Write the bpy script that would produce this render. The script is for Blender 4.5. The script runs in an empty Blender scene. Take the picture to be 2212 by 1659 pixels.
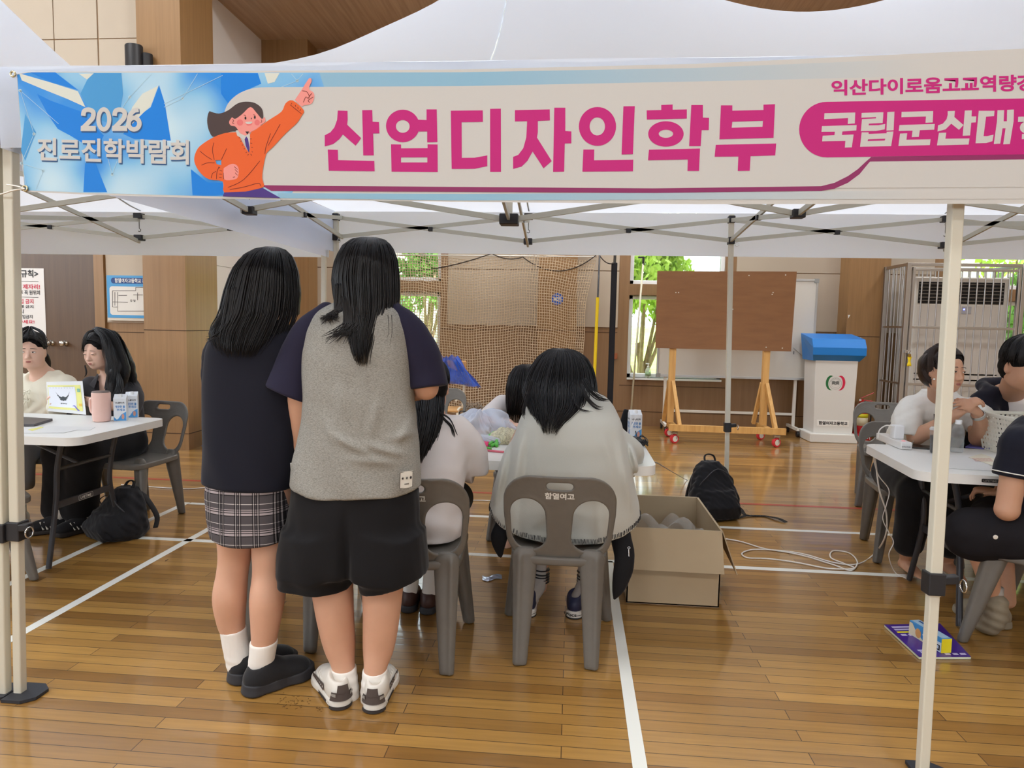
import bpy, bmesh, math, random
import numpy as np
from mathutils import Vector, Matrix, Euler
try:
    import openvdb as vdb
except ImportError:
    import pyopenvdb as vdb
random.seed(7); rng = np.random.default_rng(7)
SC = bpy.context.scene; COL = SC.collection
PI = math.pi

# ------------------------------------------------------------------ camera
F = 1470.0; CX, CY = 1106.0, 829.5; EYE = 1.36
PSI, PIT, ROLL = math.radians(5.0), math.radians(4.96), math.radians(1.15)
CAMM = Matrix.Rotation(PSI, 3, 'Z') @ Matrix.Rotation(PI/2-PIT, 3, 'X') @ Matrix.Rotation(ROLL, 3, 'Z')
cd = bpy.data.cameras.new('camera'); cam = bpy.data.objects.new('camera', cd); COL.objects.link(cam)
cam.matrix_world = Matrix.Translation((0, 0, EYE)) @ CAMM.to_4x4()
cd.sensor_fit = 'HORIZONTAL'; cd.sensor_width = 36.0; cd.lens = 36.0*F/2212.0
cd.clip_start = 0.05; cd.clip_end = 200
SC.camera = cam
def ray(x, y):
    return CAMM @ Vector(((x-CX)/F, -(y-CY)/F, -1.0))
def at(x, y, Y):                       # the point at depth Y seen at photograph pixel x, y
    d = ray(x, y); t = Y/d.y
    return Vector((d.x*t, Y, EYE+d.z*t))
def atz(x, y, z=0.0):                  # the point at height z
    d = ray(x, y); t = (z-EYE)/d.z
    return Vector((d.x*t, d.y*t, z))
def atx(x, y, X):
    d = ray(x, y); t = X/d.x
    return Vector((X, d.y*t, EYE+d.z*t))

# ------------------------------------------------------------------ materials
def lin(c):
    return tuple(((v/255)/12.92 if v/255 <= .04045 else ((v/255+.055)/1.055)**2.4) for v in c)
MATS = {}
def mat(name, rgb, rough=.6, metal=0., spec=.4, coat=0., bump=0., bscale=200., var=0., vscale=8., trans=0., alpha=1., sheen=0., coords='Object', stretch=None, emit=0.):
    if name in MATS: return MATS[name]
    m = bpy.data.materials.new(name); m.use_nodes = True; nt = m.node_tree
    b = nt.nodes['Principled BSDF']; L = nt.links
    c = (*lin(rgb), 1)
    b.inputs['Base Color'].default_value = c; b.inputs['Roughness'].default_value = rough
    b.inputs['Metallic'].default_value = metal; b.inputs['Specular IOR Level'].default_value = spec
    b.inputs['Coat Weight'].default_value = coat; b.inputs['Coat Roughness'].default_value = .15
    if sheen: b.inputs['Sheen Weight'].default_value = sheen; b.inputs['Sheen Roughness'].default_value = .4
    if alpha < 1: b.inputs['Alpha'].default_value = alpha
    if emit: b.inputs['Emission Color'].default_value = c; b.inputs['Emission Strength'].default_value = emit
    tc = nt.nodes.new('ShaderNodeTexCoord'); src = tc.outputs[coords]
    if stretch:
        mp = nt.nodes.new('ShaderNodeMapping'); mp.inputs['Scale'].default_value = stretch
        L.new(src, mp.inputs[0]); src = mp.outputs[0]
    if var:
        n = nt.nodes.new('ShaderNodeTexNoise'); n.inputs['Scale'].default_value = vscale; n.inputs['Detail'].default_value = 5
        L.new(src, n.inputs['Vector'])
        r = nt.nodes.new('ShaderNodeMapRange'); r.inputs[1].default_value = .3; r.inputs[2].default_value = .7
        r.inputs[3].default_value = 1-var; r.inputs[4].default_value = 1+var
        L.new(n.outputs['Fac'], r.inputs[0])
        mx = nt.nodes.new('ShaderNodeVectorMath'); mx.operation = 'SCALE'; mx.inputs[0].default_value = c[:3]
        L.new(r.outputs[0], mx.inputs['Scale']); L.new(mx.outputs[0], b.inputs['Base Color'])
    if bump:
        n = nt.nodes.new('ShaderNodeTexNoise'); n.inputs['Scale'].default_value = bscale; n.inputs['Detail'].default_value = 3
        L.new(src, n.inputs['Vector'])
        bp = nt.nodes.new('ShaderNodeBump'); bp.inputs['Strength'].default_value = bump; bp.inputs['Distance'].default_value = .002
        L.new(n.outputs['Fac'], bp.inputs['Height']); L.new(bp.outputs[0], b.inputs['Normal'])
    if trans:
        t = nt.nodes.new('ShaderNodeBsdfTranslucent'); t.inputs[0].default_value = c
        mxs = nt.nodes.new('ShaderNodeMixShader'); mxs.inputs[0].default_value = trans
        out = nt.nodes['Material Output']
        L.new(b.outputs[0], mxs.inputs[1]); L.new(t.outputs[0], mxs.inputs[2]); L.new(mxs.outputs[0], out.inputs[0])
    MATS[name] = m
    return m
def wood(name, c1, c2, scale=(30, 30, 1.5), rough=.45, coat=.0):
    if name in MATS: return MATS[name]
    m = bpy.data.materials.new(name); m.use_nodes = True; nt = m.node_tree; L = nt.links
    b = nt.nodes['Principled BSDF']; b.inputs['Roughness'].default_value = rough; b.inputs['Coat Weight'].default_value = coat
    tc = nt.nodes.new('ShaderNodeTexCoord'); mp = nt.nodes.new('ShaderNodeMapping'); mp.inputs['Scale'].default_value = scale
    L.new(tc.outputs['Object'], mp.inputs[0])
    n = nt.nodes.new('ShaderNodeTexNoise'); n.inputs['Scale'].default_value = 1.0; n.inputs['Detail'].default_value = 8; n.inputs['Roughness'].default_value = .65
    L.new(mp.outputs[0], n.inputs['Vector'])
    r = nt.nodes.new('ShaderNodeValToRGB'); r.color_ramp.elements[0].position = .3; r.color_ramp.elements[1].position = .72
    r.color_ramp.elements[0].color = (*lin(c1), 1); r.color_ramp.elements[1].color = (*lin(c2), 1)
    L.new(n.outputs['Fac'], r.inputs[0]); L.new(r.outputs[0], b.inputs['Base Color'])
    MATS[name] = m
    return m
def sheer(name, rgb, alpha, rough=.3):          # thin see-through film
    if name in MATS: return MATS[name]
    m = bpy.data.materials.new(name); m.use_nodes = True; nt = m.node_tree; L = nt.links
    b = nt.nodes['Principled BSDF']; b.inputs['Base Color'].default_value = (*lin(rgb), 1); b.inputs['Roughness'].default_value = rough
    t = nt.nodes.new('ShaderNodeBsdfTransparent'); lw = nt.nodes.new('ShaderNodeLayerWeight'); lw.inputs[0].default_value = .35
    mr = nt.nodes.new('ShaderNodeMapRange'); mr.inputs[3].default_value = alpha; mr.inputs[4].default_value = min(1, alpha*1.6+.2)
    L.new(lw.outputs['Facing'], mr.inputs[0])
    mx = nt.nodes.new('ShaderNodeMixShader'); L.new(mr.outputs[0], mx.inputs[0])
    L.new(t.outputs[0], mx.inputs[1]); L.new(b.outputs[0], mx.inputs[2]); L.new(mx.outputs[0], nt.nodes['Material Output'].inputs[0])
    MATS[name] = m
    return m
def glass(name='window_glass'):
    if name in MATS: return MATS[name]
    m = bpy.data.materials.new(name); m.use_nodes = True; nt = m.node_tree; L = nt.links
    nt.nodes.remove(nt.nodes['Principled BSDF'])
    g = nt.nodes.new('ShaderNodeBsdfGlossy'); g.inputs['Roughness'].default_value = .02
    t = nt.nodes.new('ShaderNodeBsdfTransparent'); t.inputs[0].default_value = (.93, .96, .95, 1)
    f = nt.nodes.new('ShaderNodeFresnel'); f.inputs[0].default_value = 1.3
    mx = nt.nodes.new('ShaderNodeMixShader')
    L.new(f.outputs[0], mx.inputs[0]); L.new(t.outputs[0], mx.inputs[1]); L.new(g.outputs[0], mx.inputs[2]); L.new(mx.outputs[0], nt.nodes['Material Output'].inputs[0])
    MATS[name] = m
    return m

# ------------------------------------------------------------------ objects
def props(o, label=None, cat=None, group=None, kind=None):
    if label: o['label'] = label
    if cat: o['category'] = cat
    if group: o['group'] = group
    if kind: o['kind'] = kind
    return o
def thing(name, label, cat, loc=(0, 0, 0), rz=0., group=None):
    o = bpy.data.objects.new(name, None); COL.objects.link(o); o.empty_display_size = .05
    o.location = loc; o.rotation_euler = (0, 0, rz)
    return props(o, label, cat, group)
def basis(e):
    return Matrix.LocRotScale(e.location, e.rotation_euler, e.scale)
def link(name, me, mats, parent=None, world=False, smooth=None):
    for m in (mats if isinstance(mats, (list, tuple)) else [mats]): me.materials.append(m)
    o = bpy.data.objects.new(name, me); COL.objects.link(o)
    if smooth is not None and len(me.polygons):
        me.polygons.foreach_set('use_smooth', [True]*len(me.polygons))
        if smooth < 3: me.set_sharp_from_angle(angle=smooth)
    if parent is not None:
        o.parent = parent
        if world and parent.type == 'EMPTY': o.matrix_parent_inverse = basis(parent).inverted()
    return o
def copy_tree(o, parent=None):
    c = o.copy(); COL.objects.link(c)
    if parent is not None: c.parent = parent
    for ch in list(o.children): copy_tree(ch, c)
    return c
class MB:
    def __init__(s): s.v = []; s.f = []; s.m = []; s.mi = 0; s.M = None
    def add(s, vs, fs):
        n = len(s.v)
        for p in vs:
            p = Vector(p); s.v.append(s.M @ p if s.M is not None else p)
        for f in fs: s.f.append([n+i for i in f]); s.m.append(s.mi)
        return s
    def box(s, lo, hi, M=None):
        x0, y0, z0 = lo; x1, y1, z1 = hi
        vs = [(x0,y0,z0),(x1,y0,z0),(x1,y1,z0),(x0,y1,z0),(x0,y0,z1),(x1,y0,z1),(x1,y1,z1),(x0,y1,z1)]
        if M is not None: vs = [M @ Vector(p) for p in vs]
        return s.add(vs, [(0,3,2,1),(4,5,6,7),(0,1,5,4),(1,2,6,5),(2,3,7,6),(3,0,4,7)])
    def bar(s, a, b, w, h=None, up=(0, 0, 1)):       # rectangular bar from a to b
        a, b = Vector(a), Vector(b); h = h or w; d = (b-a).normalized(); u = Vector(up)
        if abs(d.dot(u)) > .97: u = Vector((0, 1, 0))
        x = d.cross(u).normalized(); z = x.cross(d)
        vs = [p+x*sx*w/2+z*sz*h/2 for p in (a, b) for sx, sz in ((-1,-1),(1,-1),(1,1),(-1,1))]
        return s.add(vs, [(3,2,1,0),(4,5,6,7),(0,1,5,4),(1,2,6,5),(2,3,7,6),(3,0,4,7)])
    def tube(s, pts, r, n=8, cap=True, close=False, flat=1.):
        pts = [Vector(p) for p in pts]; N = len(pts)
        rs = r if isinstance(r, (list, tuple)) else [r]*N
        base = len(s.v); T0 = None; vs = []
        for i, p in enumerate(pts):
            d = (pts[min(i+1, N-1)]-pts[max(i-1, 0)])
            if close: d = pts[(i+1) % N]-pts[i-1]
            d = d.normalized() if d.length > 1e-9 else Vector((0, 0, 1))
            if T0 is None:
                u = Vector((0, 0, 1)) if abs(d.z) < .9 else Vector((1, 0, 0))
                x = d.cross(u).normalized()
            else:
                x = (x-d*x.dot(d)).normalized()
            T0 = d; y = d.cross(x)
            for k in range(n):
                a = 2*PI*k/n
                vs.append(p+(x*math.cos(a)+y*math.sin(a)*flat)*rs[i])
        fs = []
        for i in range(N if close else N-1):
            j = (i+1) % N
            for k in range(n):
                l = (k+1) % n
                fs.append((i*n+k, i*n+l, j*n+l, j*n+k))
        if cap and not close: fs += [tuple(range(n-1, -1, -1)), tuple((N-1)*n+k for k in range(n))]
        return s.add(vs, fs)
    def lathe(s, prof, n=24, c=(0, 0, 0), sx=1., sy=1.):
        vs = []; fs = []; N = len(prof)
        for r, z in prof:
            for k in range(n):
                a = 2*PI*k/n; vs.append((c[0]+r*sx*math.cos(a), c[1]+r*sy*math.sin(a), c[2]+z))
        for i in range(N-1):
            for k in range(n):
                l = (k+1) % n; fs.append((i*n+k, i*n+l, (i+1)*n+l, (i+1)*n+k))
        fs += [tuple(range(n-1, -1, -1)), tuple((N-1)*n+k for k in range(n))]
        return s.add(vs, fs)
    def rings(s, rr, cap=True):                      # list of equal length closed rings of points
        n = len(rr[0]); vs = [p for r in rr for p in r]; fs = []
        for i in range(len(rr)-1):
            for k in range(n):
                l = (k+1) % n; fs.append((i*n+k, i*n+l, (i+1)*n+l, (i+1)*n+k))
        if cap: fs += [tuple(range(n-1, -1, -1)), tuple((len(rr)-1)*n+k for k in range(n))]
        return s.add(vs, fs)
    def grid(s, fn, nu, nv):
        vs = [fn(i/nu, j/nv) for j in range(nv+1) for i in range(nu+1)]
        fs = [(j*(nu+1)+i, j*(nu+1)+i+1, (j+1)*(nu+1)+i+1, (j+1)*(nu+1)+i) for j in range(nv) for i in range(nu)]
        return s.add(vs, fs)
    def poly(s, pts, holes=(), fn=None):             # flat polygon with holes; pts 2-D, fn maps (u, v) to 3-D
        fn = fn or (lambda u, v: (u, 0, v))
        bm = bmesh.new(); es = []
        for loop in [pts, *holes]:
            vv = [bm.verts.new((p[0], p[1], 0)) for p in loop]
            es += [bm.edges.new((vv[i], vv[(i+1) % len(vv)])) for i in range(len(vv))]
        bmesh.ops.triangle_fill(bm, use_beauty=True, use_dissolve=False, edges=es, normal=(0, 0, 1))
        bm.verts.index_update()
        vs = [fn(v.co.x, v.co.y) for v in bm.verts]; fs = [[v.index for v in f.verts] for f in bm.faces]
        bm.free()
        return s.add(vs, fs)
    def prism(s, pts, fn0, fn1, holes=()):           # polygon with thickness between two maps
        s.poly(pts, holes, fn0); s.poly(pts, holes, fn1)
        for loop in [pts, *holes]:
            n = len(loop)
            s.add([fn0(*p[:2]) for p in loop]+[fn1(*p[:2]) for p in loop], [(i, (i+1) % n, n+(i+1) % n, n+i) for i in range(n)])
        return s
    def mesh(s, name, fix=True, weld=0.):
        me = bpy.data.meshes.new(name); me.from_pydata([tuple(p) for p in s.v], [], s.f)
        if len(set(s.m)) > 1 or s.mi: me.polygons.foreach_set('material_index', s.m)
        if fix or weld:
            bm = bmesh.new(); bm.from_mesh(me)
            if weld: bmesh.ops.remove_doubles(bm, verts=bm.verts, dist=weld)
            if fix: bmesh.ops.recalc_face_normals(bm, faces=bm.faces)
            bm.to_mesh(me); bm.free()
        me.update(); return me
    def build(s, name, mats, parent=None, world=False, smooth=None, bevel=0., fix=True, weld=0., sub=0, seg=2):
        o = link(name, s.mesh(name, fix, weld), mats, parent, world, smooth)
        if bevel:
            m = o.modifiers.new('bevel', 'BEVEL'); m.width = bevel; m.segments = seg; m.limit_method = 'ANGLE'; m.angle_limit = math.radians(40)
        if sub:
            m = o.modifiers.new('sub', 'SUBSURF'); m.levels = m.render_levels = sub
        return o
def ellipse(cx, cy, rx, ry, n=40):
    return [(cx+rx*math.cos(2*PI*k/n), cy+ry*math.sin(2*PI*k/n)) for k in range(n)]
def rrect(x0, y0, x1, y1, r, n=6):
    out = []
    for cx, cy, a0 in ((x1-r, y1-r, 0), (x0+r, y1-r, 90), (x0+r, y0+r, 180), (x1-r, y0+r, 270)):
        out += [(cx+r*math.cos(math.radians(a0+90*k/n)), cy+r*math.sin(math.radians(a0+90*k/n))) for k in range(n+1)]
    return out
def smooth_path(pts, n=6, close=False):
    P = [Vector(p) for p in pts]; N = len(P); out = []
    for i in range(N if close else N-1):
        g = (lambda k: P[k % N]) if close else (lambda k: P[max(0, min(N-1, k))])
        a, b, c, d = g(i-1), g(i), g(i+1), g(i+2)
        for k in range(n):
            t = k/n
            out.append(.5*((2*b)+(c-a)*t+(2*a-5*b+4*c-d)*t*t+(3*b-a-3*c+d)*t**3))
    if not close: out.append(P[-1])
    return out
_txt = {}
def text_geo(s, bold=0.):                            # outlines of a string as a flat mesh scaled to the unit box
    if (s, bold) in _txt: return _txt[(s, bold)]
    cu = bpy.data.curves.new('lettering', 'FONT'); cu.body = s; cu.offset = bold; cu.resolution_u = 4; cu.fill_mode = 'FRONT'
    o = bpy.data.objects.new('lettering', cu); COL.objects.link(o); bpy.context.view_layer.update()
    me = bpy.data.meshes.new_from_object(o.evaluated_get(bpy.context.evaluated_depsgraph_get()))
    v = [p.co.copy() for p in me.vertices]; f = [list(p.vertices) for p in me.polygons]
    bpy.data.objects.remove(o); bpy.data.curves.remove(cu); bpy.data.meshes.remove(me)
    x0, x1 = min(p.x for p in v), max(p.x for p in v); y0, y1 = min(p.y for p in v), max(p.y for p in v)
    v = [((p.x-x0)/(x1-x0), (p.y-y0)/(y1-y0)) for p in v]
    _txt[(s, bold)] = (v, f, (x1-x0)/(y1-y0))
    return _txt[(s, bold)]
def put_text(mb, s, fn, bold=0.):                    # fn maps unit box to 3-D
    v, f, a = text_geo(s, bold)
    mb.add([fn(u, w) for u, w in v], f)

# ------------------------------------------------------------------ smooth solids from distance fields
def smin(a, b, k):
    if k <= 0: return np.minimum(a, b)
    h = np.maximum(k-np.abs(a-b), 0)/k
    return np.minimum(a, b)-h*h*k*.25
class SDF:
    def __init__(s, lo, hi, h=.006):
        s.lo = np.array(lo, float); s.h = h
        s.n = np.ceil((np.array(hi, float)-s.lo)/h).astype(int)+1
        s.d = np.full(s.n, 1.0, np.float32)
        s.ax = [(s.lo[i]+h*np.arange(s.n[i])).astype(np.float32) for i in range(3)]
    def blk(s, lo, hi, pad=.03):
        a = np.clip(np.floor((np.array(lo)-pad-s.lo)/s.h).astype(int), 0, s.n-1)
        b = np.clip(np.ceil((np.array(hi)+pad-s.lo)/s.h).astype(int)+1, 1, s.n)
        b = np.maximum(b, a+1)
        sl = tuple(slice(a[i], b[i]) for i in range(3))
        return sl, s.ax[0][sl[0]][:, None, None], s.ax[1][sl[1]][None, :, None], s.ax[2][sl[2]][None, None, :]
    def comb(s, sl, D, op, k):
        if op == 'u': s.d[sl] = smin(s.d[sl], D, k)
        elif op == 's': s.d[sl] = -smin(-s.d[sl], D, k)
    def ell(s, c, r, op='u', k=.0, rot=None):
        c = np.array(c, float); r = np.array(r if hasattr(r, '__len__') else (r, r, r), float); R = r.max() if rot is not None else r
        sl, X, Y, Z = s.blk(c-R, c+R, .03+k)
        x, y, z = X-c[0], Y-c[1], Z-c[2]
        if rot is not None:
            m = np.array(rot)    # columns are local axes
            x, y, z = (x*m[0, i]+y*m[1, i]+z*m[2, i] for i in range(3))
        k0 = np.sqrt((x/r[0])**2+(y/r[1])**2+(z/r[2])**2)
        k1 = np.sqrt((x/r[0]**2)**2+(y/r[1]**2)**2+(z/r[2]**2)**2)+1e-9
        s.comb(sl, k0*(k0-1)/k1, op, k); return s
    def cap(s, a, ra, b, rb, op='u', k=.0, flat=None):
        a, b = np.array(a, float), np.array(b, float); r = max(ra, rb)
        sl, X, Y, Z = s.blk(np.minimum(a, b)-r, np.maximum(a, b)+r, .03+k)
        ba = b-a; L2 = max(ba@ba, 1e-9)
        px, py, pz = X-a[0], Y-a[1], Z-a[2]
        t = np.clip((px*ba[0]+py*ba[1]+pz*ba[2])/L2, 0, 1)
        qx, qy, qz = px-t*ba[0], py-t*ba[1], pz-t*ba[2]
        if flat is not None:        # flat = (direction, factor): squeeze along a direction
            u = np.array(flat[0], float); u /= np.linalg.norm(u); w = qx*u[0]+qy*u[1]+qz*u[2]
            d = np.sqrt(np.maximum(qx*qx+qy*qy+qz*qz-w*w, 0)+(w/flat[1])**2)
            D = (d-(ra+t*(rb-ra)))*min(1, flat[1])
        else:
            D = np.sqrt(qx*qx+qy*qy+qz*qz)-(ra+t*(rb-ra))
        s.comb(sl, D, op, k); return s
    def limb(s, pts, rs, k=.02, op='u', flat=None):
        # joints are rounded by resampling, so limbs taper without bulges; the first piece blends into what is there
        if len(pts) > 2:
            q = smooth_path(pts, 5); w = [v.x for v in smooth_path([(r, 0, 0) for r in rs], 5)]
        else: q, w = pts, rs
        T = SDF.__new__(SDF); T.lo, T.h, T.n, T.ax = s.lo, s.h, s.n, s.ax
        P = np.array([tuple(p) for p in q]); R = max(w)
        sl, X, Y, Z = s.blk(P.min(0)-R, P.max(0)+R, .03+k)
        T.lo = np.array([s.ax[i][sl[i].start] for i in range(3)], float); T.ax = [s.ax[i][sl[i]] for i in range(3)]; T.n = np.array([len(a) for a in T.ax]); T.d = np.full(T.n, 1.0, np.float32)
        for i in range(len(q)-1): T.cap(q[i], w[i], q[i+1], w[i+1], 'u', .002, flat)
        s.comb(sl, T.d, op, k)
        return s
    def box(s, c, half, r=.0, op='u', k=.0, rot=None):
        c = np.array(c, float); hf = np.array(half, float); R = np.linalg.norm(hf) if rot is not None else hf
        sl, X, Y, Z = s.blk(c-R, c+R, .03+k)
        x, y, z = X-c[0], Y-c[1], Z-c[2]
        if rot is not None:
            m = np.array(rot); x, y, z = (x*m[0, i]+y*m[1, i]+z*m[2, i] for i in range(3))
        qx, qy, qz = np.abs(x)-hf[0]+r, np.abs(y)-hf[1]+r, np.abs(z)-hf[2]+r
        D = np.sqrt(np.maximum(qx, 0)**2+np.maximum(qy, 0)**2+np.maximum(qz, 0)**2)+np.minimum(np.maximum(qx, np.maximum(qy, qz)), 0)-r
        s.comb(sl, D, op, k); return s
    def fn(s, f, lo, hi, op='u', k=.0, pad=.03):
        sl, X, Y, Z = s.blk(lo, hi, pad+k)
        s.comb(sl, f(X, Y, Z).astype(np.float32), op, k); return s
    def keep(s, f):                 # intersect everything with f < 0
        X, Y, Z = s.ax[0][:, None, None], s.ax[1][None, :, None], s.ax[2][None, None, :]
        s.d = np.maximum(s.d, f(X, Y, Z)).astype(np.float32); return s
    def disp(s, f):
        X, Y, Z = s.ax[0][:, None, None], s.ax[1][None, :, None], s.ax[2][None, None, :]
        s.d = (s.d+f(X, Y, Z)).astype(np.float32); return s
    def profile(s, rows, op='u', k=.0, n=2.2, fold=None, z0=None, z1=None, axis=2):
        # rows: (z, cx, cy, rx, ry); an elliptic column following the rows. fold(ang, z) adds to the radius
        rows = sorted(rows); A = np.array(rows, float)
        zz = np.linspace(A[0, 0], A[-1, 0], 200)
        def sm(col):
            y = np.interp(zz, A[:, 0], A[:, col]); ker = np.hanning(19); ker /= ker.sum()
            return np.convolve(np.pad(y, 9, mode='edge'), ker, 'valid')
        C = [sm(i) for i in (1, 2, 3, 4)]
        lo = [(A[:, 1]-A[:, 3]).min(), (A[:, 2]-A[:, 4]).min(), A[0, 0]]; hi = [(A[:, 1]+A[:, 3]).max(), (A[:, 2]+A[:, 4]).max(), A[-1, 0]]
        sl, X, Y, Z = s.blk(lo, hi, .04+k)
        cx, cy, rx, ry = (np.interp(Z[0, 0, :], zz, c)[None, None, :].astype(np.float32) for c in C)
        u, v = (X-cx)/rx, (Y-cy)/ry
        rr = (np.abs(u)**n+np.abs(v)**n)**(1/n)
        D = (rr-1)*np.minimum(rx, ry)
        if fold is not None: D = D-fold(np.arctan2(v, u), Z, X, Y)
        D = np.maximum(D, np.maximum(A[0, 0]-Z, Z-A[-1, 0]))
        s.comb(sl, D.astype(np.float32), op, k); return s
    def build(s, name, mats, parent=None, world=False, blur=0, fix=None):
        d = s.d
        for _ in range(blur):
            for axx in range(3):
                p = np.pad(d, [(1, 1) if i == axx else (0, 0) for i in range(3)], mode='edge')
                sls = [[slice(None)]*3 for _ in range(3)]
                for q in range(3): sls[q][axx] = slice(q, q+d.shape[axx])
                d = .25*p[tuple(sls[0])]+.5*p[tuple(sls[1])]+.25*p[tuple(sls[2])]
        # a rim of outside values closes the surface at the grid edge
        d = np.clip(d, -4*s.h, 4*s.h).astype(np.float32)
        for axx in range(3):
            for e in (0, -1):
                ix = [slice(None)]*3; ix[axx] = e; d[tuple(ix)] = 4*s.h
        g = vdb.FloatGrid(float(4*s.h)); g.copyFromArray(d); g.transform = vdb.createLinearTransform(voxelSize=s.h)
        P, Q = g.convertToQuads(isovalue=0.0)
        P = np.asarray(P)+s.lo
        a, b, c, e = (P[Q[:, i]] for i in range(4))
        vol = np.einsum('ij,ij->i', a, np.cross(b, c)).sum()+np.einsum('ij,ij->i', a, np.cross(c, e)).sum()
        if vol < 0: Q = Q[:, ::-1]
        if fix is not None: P = fix(P)
        me = bpy.data.meshes.new(name)
        me.vertices.add(len(P)); me.vertices.foreach_set('co', P.astype(np.float32).ravel())
        me.loops.add(len(Q)*4); me.loops.foreach_set('vertex_index', np.ascontiguousarray(Q).astype(np.int32).ravel())
        me.polygons.add(len(Q)); me.polygons.foreach_set('loop_start', np.arange(0, len(Q)*4, 4, dtype=np.int32))
        me.update(calc_edges=True)
        s.P = P
        return link(name, me, mats, parent, world, smooth=4)
def rot3(rx=0, ry=0, rz=0):
    return np.array(Euler((rx, ry, rz)).to_matrix())
def fbm(X, Y, Z, f, seed=0):           # cheap smooth wobble
    r = np.random.default_rng(seed); out = 0
    for i in range(5):
        k = r.normal(size=3)*f*(1+.5*i); p = r.uniform(0, 6.28)
        out = out+np.sin(X*k[0]+Y*k[1]+Z*k[2]+p)/(1+.5*i)
    return out/3
# ================================================================== setting
YB = 9.48; YL = 6.90; CEIL = 5.1
OAK = wood('oak_veneer', (136, 102, 64), (154, 117, 75), (26, 26, .9), .45)
OAKD = wood('walnut_veneer', (104, 80, 56), (122, 95, 68), (26, 26, .9), .45)
OAKL = wood('oak_panel', (130, 98, 66), (146, 112, 78), (26, 26, .9), .45)
BEIGE = mat('beige_board', (182, 168, 150), .7, var=.02, vscale=3)
WHITEP = mat('white_board', (226, 222, 218), .7)
PVC = mat('white_window_frame', (236, 238, 240), .35)
SEAM = mat('dark_seam', (70, 50, 34), .8)
def structure(name, mb, mats, parent=None, **k):
    o = mb.build(name, mats, parent, **k)
    if parent is None: o['kind'] = 'structure'
    return o

def floor_material():
    m = bpy.data.materials.new('maple_strip_floor'); m.use_nodes = True; nt = m.node_tree; L = nt.links; N = nt.nodes.new
    b = nt.nodes['Principled BSDF']
    tc = N('ShaderNodeTexCoord'); br = N('ShaderNodeTexBrick')
    br.inputs['Scale'].default_value = 1; br.inputs['Brick Width'].default_value = 1.35; br.inputs['Row Height'].default_value = .062
    br.inputs['Mortar Size'].default_value = .0016; br.inputs['Mortar Smooth'].default_value = .3; br.offset = .41; br.inputs['Bias'].default_value = -.05
    br.inputs['Color1'].default_value = (*lin((132, 94, 44)), 1); br.inputs['Color2'].default_value = (*lin((176, 134, 70)), 1); br.inputs['Mortar'].default_value = (*lin((58, 38, 20)), 1)
    wob = N('ShaderNodeTexNoise'); wob.inputs['Scale'].default_value = .8
    L.new(tc.outputs['Object'], br.inputs['Vector'])
    mp = N('ShaderNodeMapping'); mp.inputs['Scale'].default_value = (3, 55, 1); L.new(tc.outputs['Object'], mp.inputs[0])
    n = N('ShaderNodeTexNoise'); n.inputs['Scale'].default_value = 1; n.inputs['Detail'].default_value = 7; n.inputs['Roughness'].default_value = .6; L.new(mp.outputs[0], n.inputs['Vector'])
    r = N('ShaderNodeMapRange'); r.inputs[1].default_value = .3; r.inputs[2].default_value = .7; r.inputs[3].default_value = .86; r.inputs[4].default_value = 1.12; L.new(n.outputs['Fac'], r.inputs[0])
    n2 = N('ShaderNodeTexNoise'); n2.inputs['Scale'].default_value = 1.3; n2.inputs['Detail'].default_value = 3; L.new(tc.outputs['Object'], n2.inputs['Vector'])
    r2 = N('ShaderNodeMapRange'); r2.inputs[1].default_value = .35; r2.inputs[2].default_value = .65; r2.inputs[3].default_value = .92; r2.inputs[4].default_value = 1.06; L.new(n2.outputs['Fac'], r2.inputs[0])
    mu = N('ShaderNodeMath'); mu.operation = 'MULTIPLY'; L.new(r.outputs[0], mu.inputs[0]); L.new(r2.outputs[0], mu.inputs[1])
    sc = N('ShaderNodeVectorMath'); sc.operation = 'SCALE'; L.new(br.outputs['Color'], sc.inputs[0]); L.new(mu.outputs[0], sc.inputs['Scale'])
    L.new(sc.outputs[0], b.inputs['Base Color'])
    b.inputs['Roughness'].default_value = .32; b.inputs['Specular IOR Level'].default_value = .5
    b.inputs['Coat Weight'].default_value = .8; b.inputs['Coat Roughness'].default_value = .09
    # slight cupping of the strips and ripples of the lacquer
    sx = N('ShaderNodeMapping'); sx.inputs['Scale'].default_value = (2.2, 14, 1); L.new(tc.outputs['Object'], sx.inputs[0])
    n3 = N('ShaderNodeTexNoise'); n3.inputs['Scale'].default_value = 1; n3.inputs['Detail'].default_value = 3; L.new(sx.outputs[0], n3.inputs['Vector'])
    ad = N('ShaderNodeMath'); ad.operation = 'MULTIPLY_ADD'; L.new(br.outputs['Fac'], ad.inputs[0]); ad.inputs[1].default_value = -.35; L.new(n3.outputs['Fac'], ad.inputs[2])
    bp = N('ShaderNodeBump'); bp.inputs['Strength'].default_value = .25; bp.inputs['Distance'].default_value = .004; L.new(ad.outputs[0], bp.inputs['Height'])
    L.new(bp.outputs[0], b.inputs['Normal']); L.new(bp.outputs[0], b.inputs['Coat Normal'])
    return m
fl = MB().box((-9, -9, -.12), (9.2, YB+.3, 0)).build('floor', floor_material()); fl['kind'] = 'structure'

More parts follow.
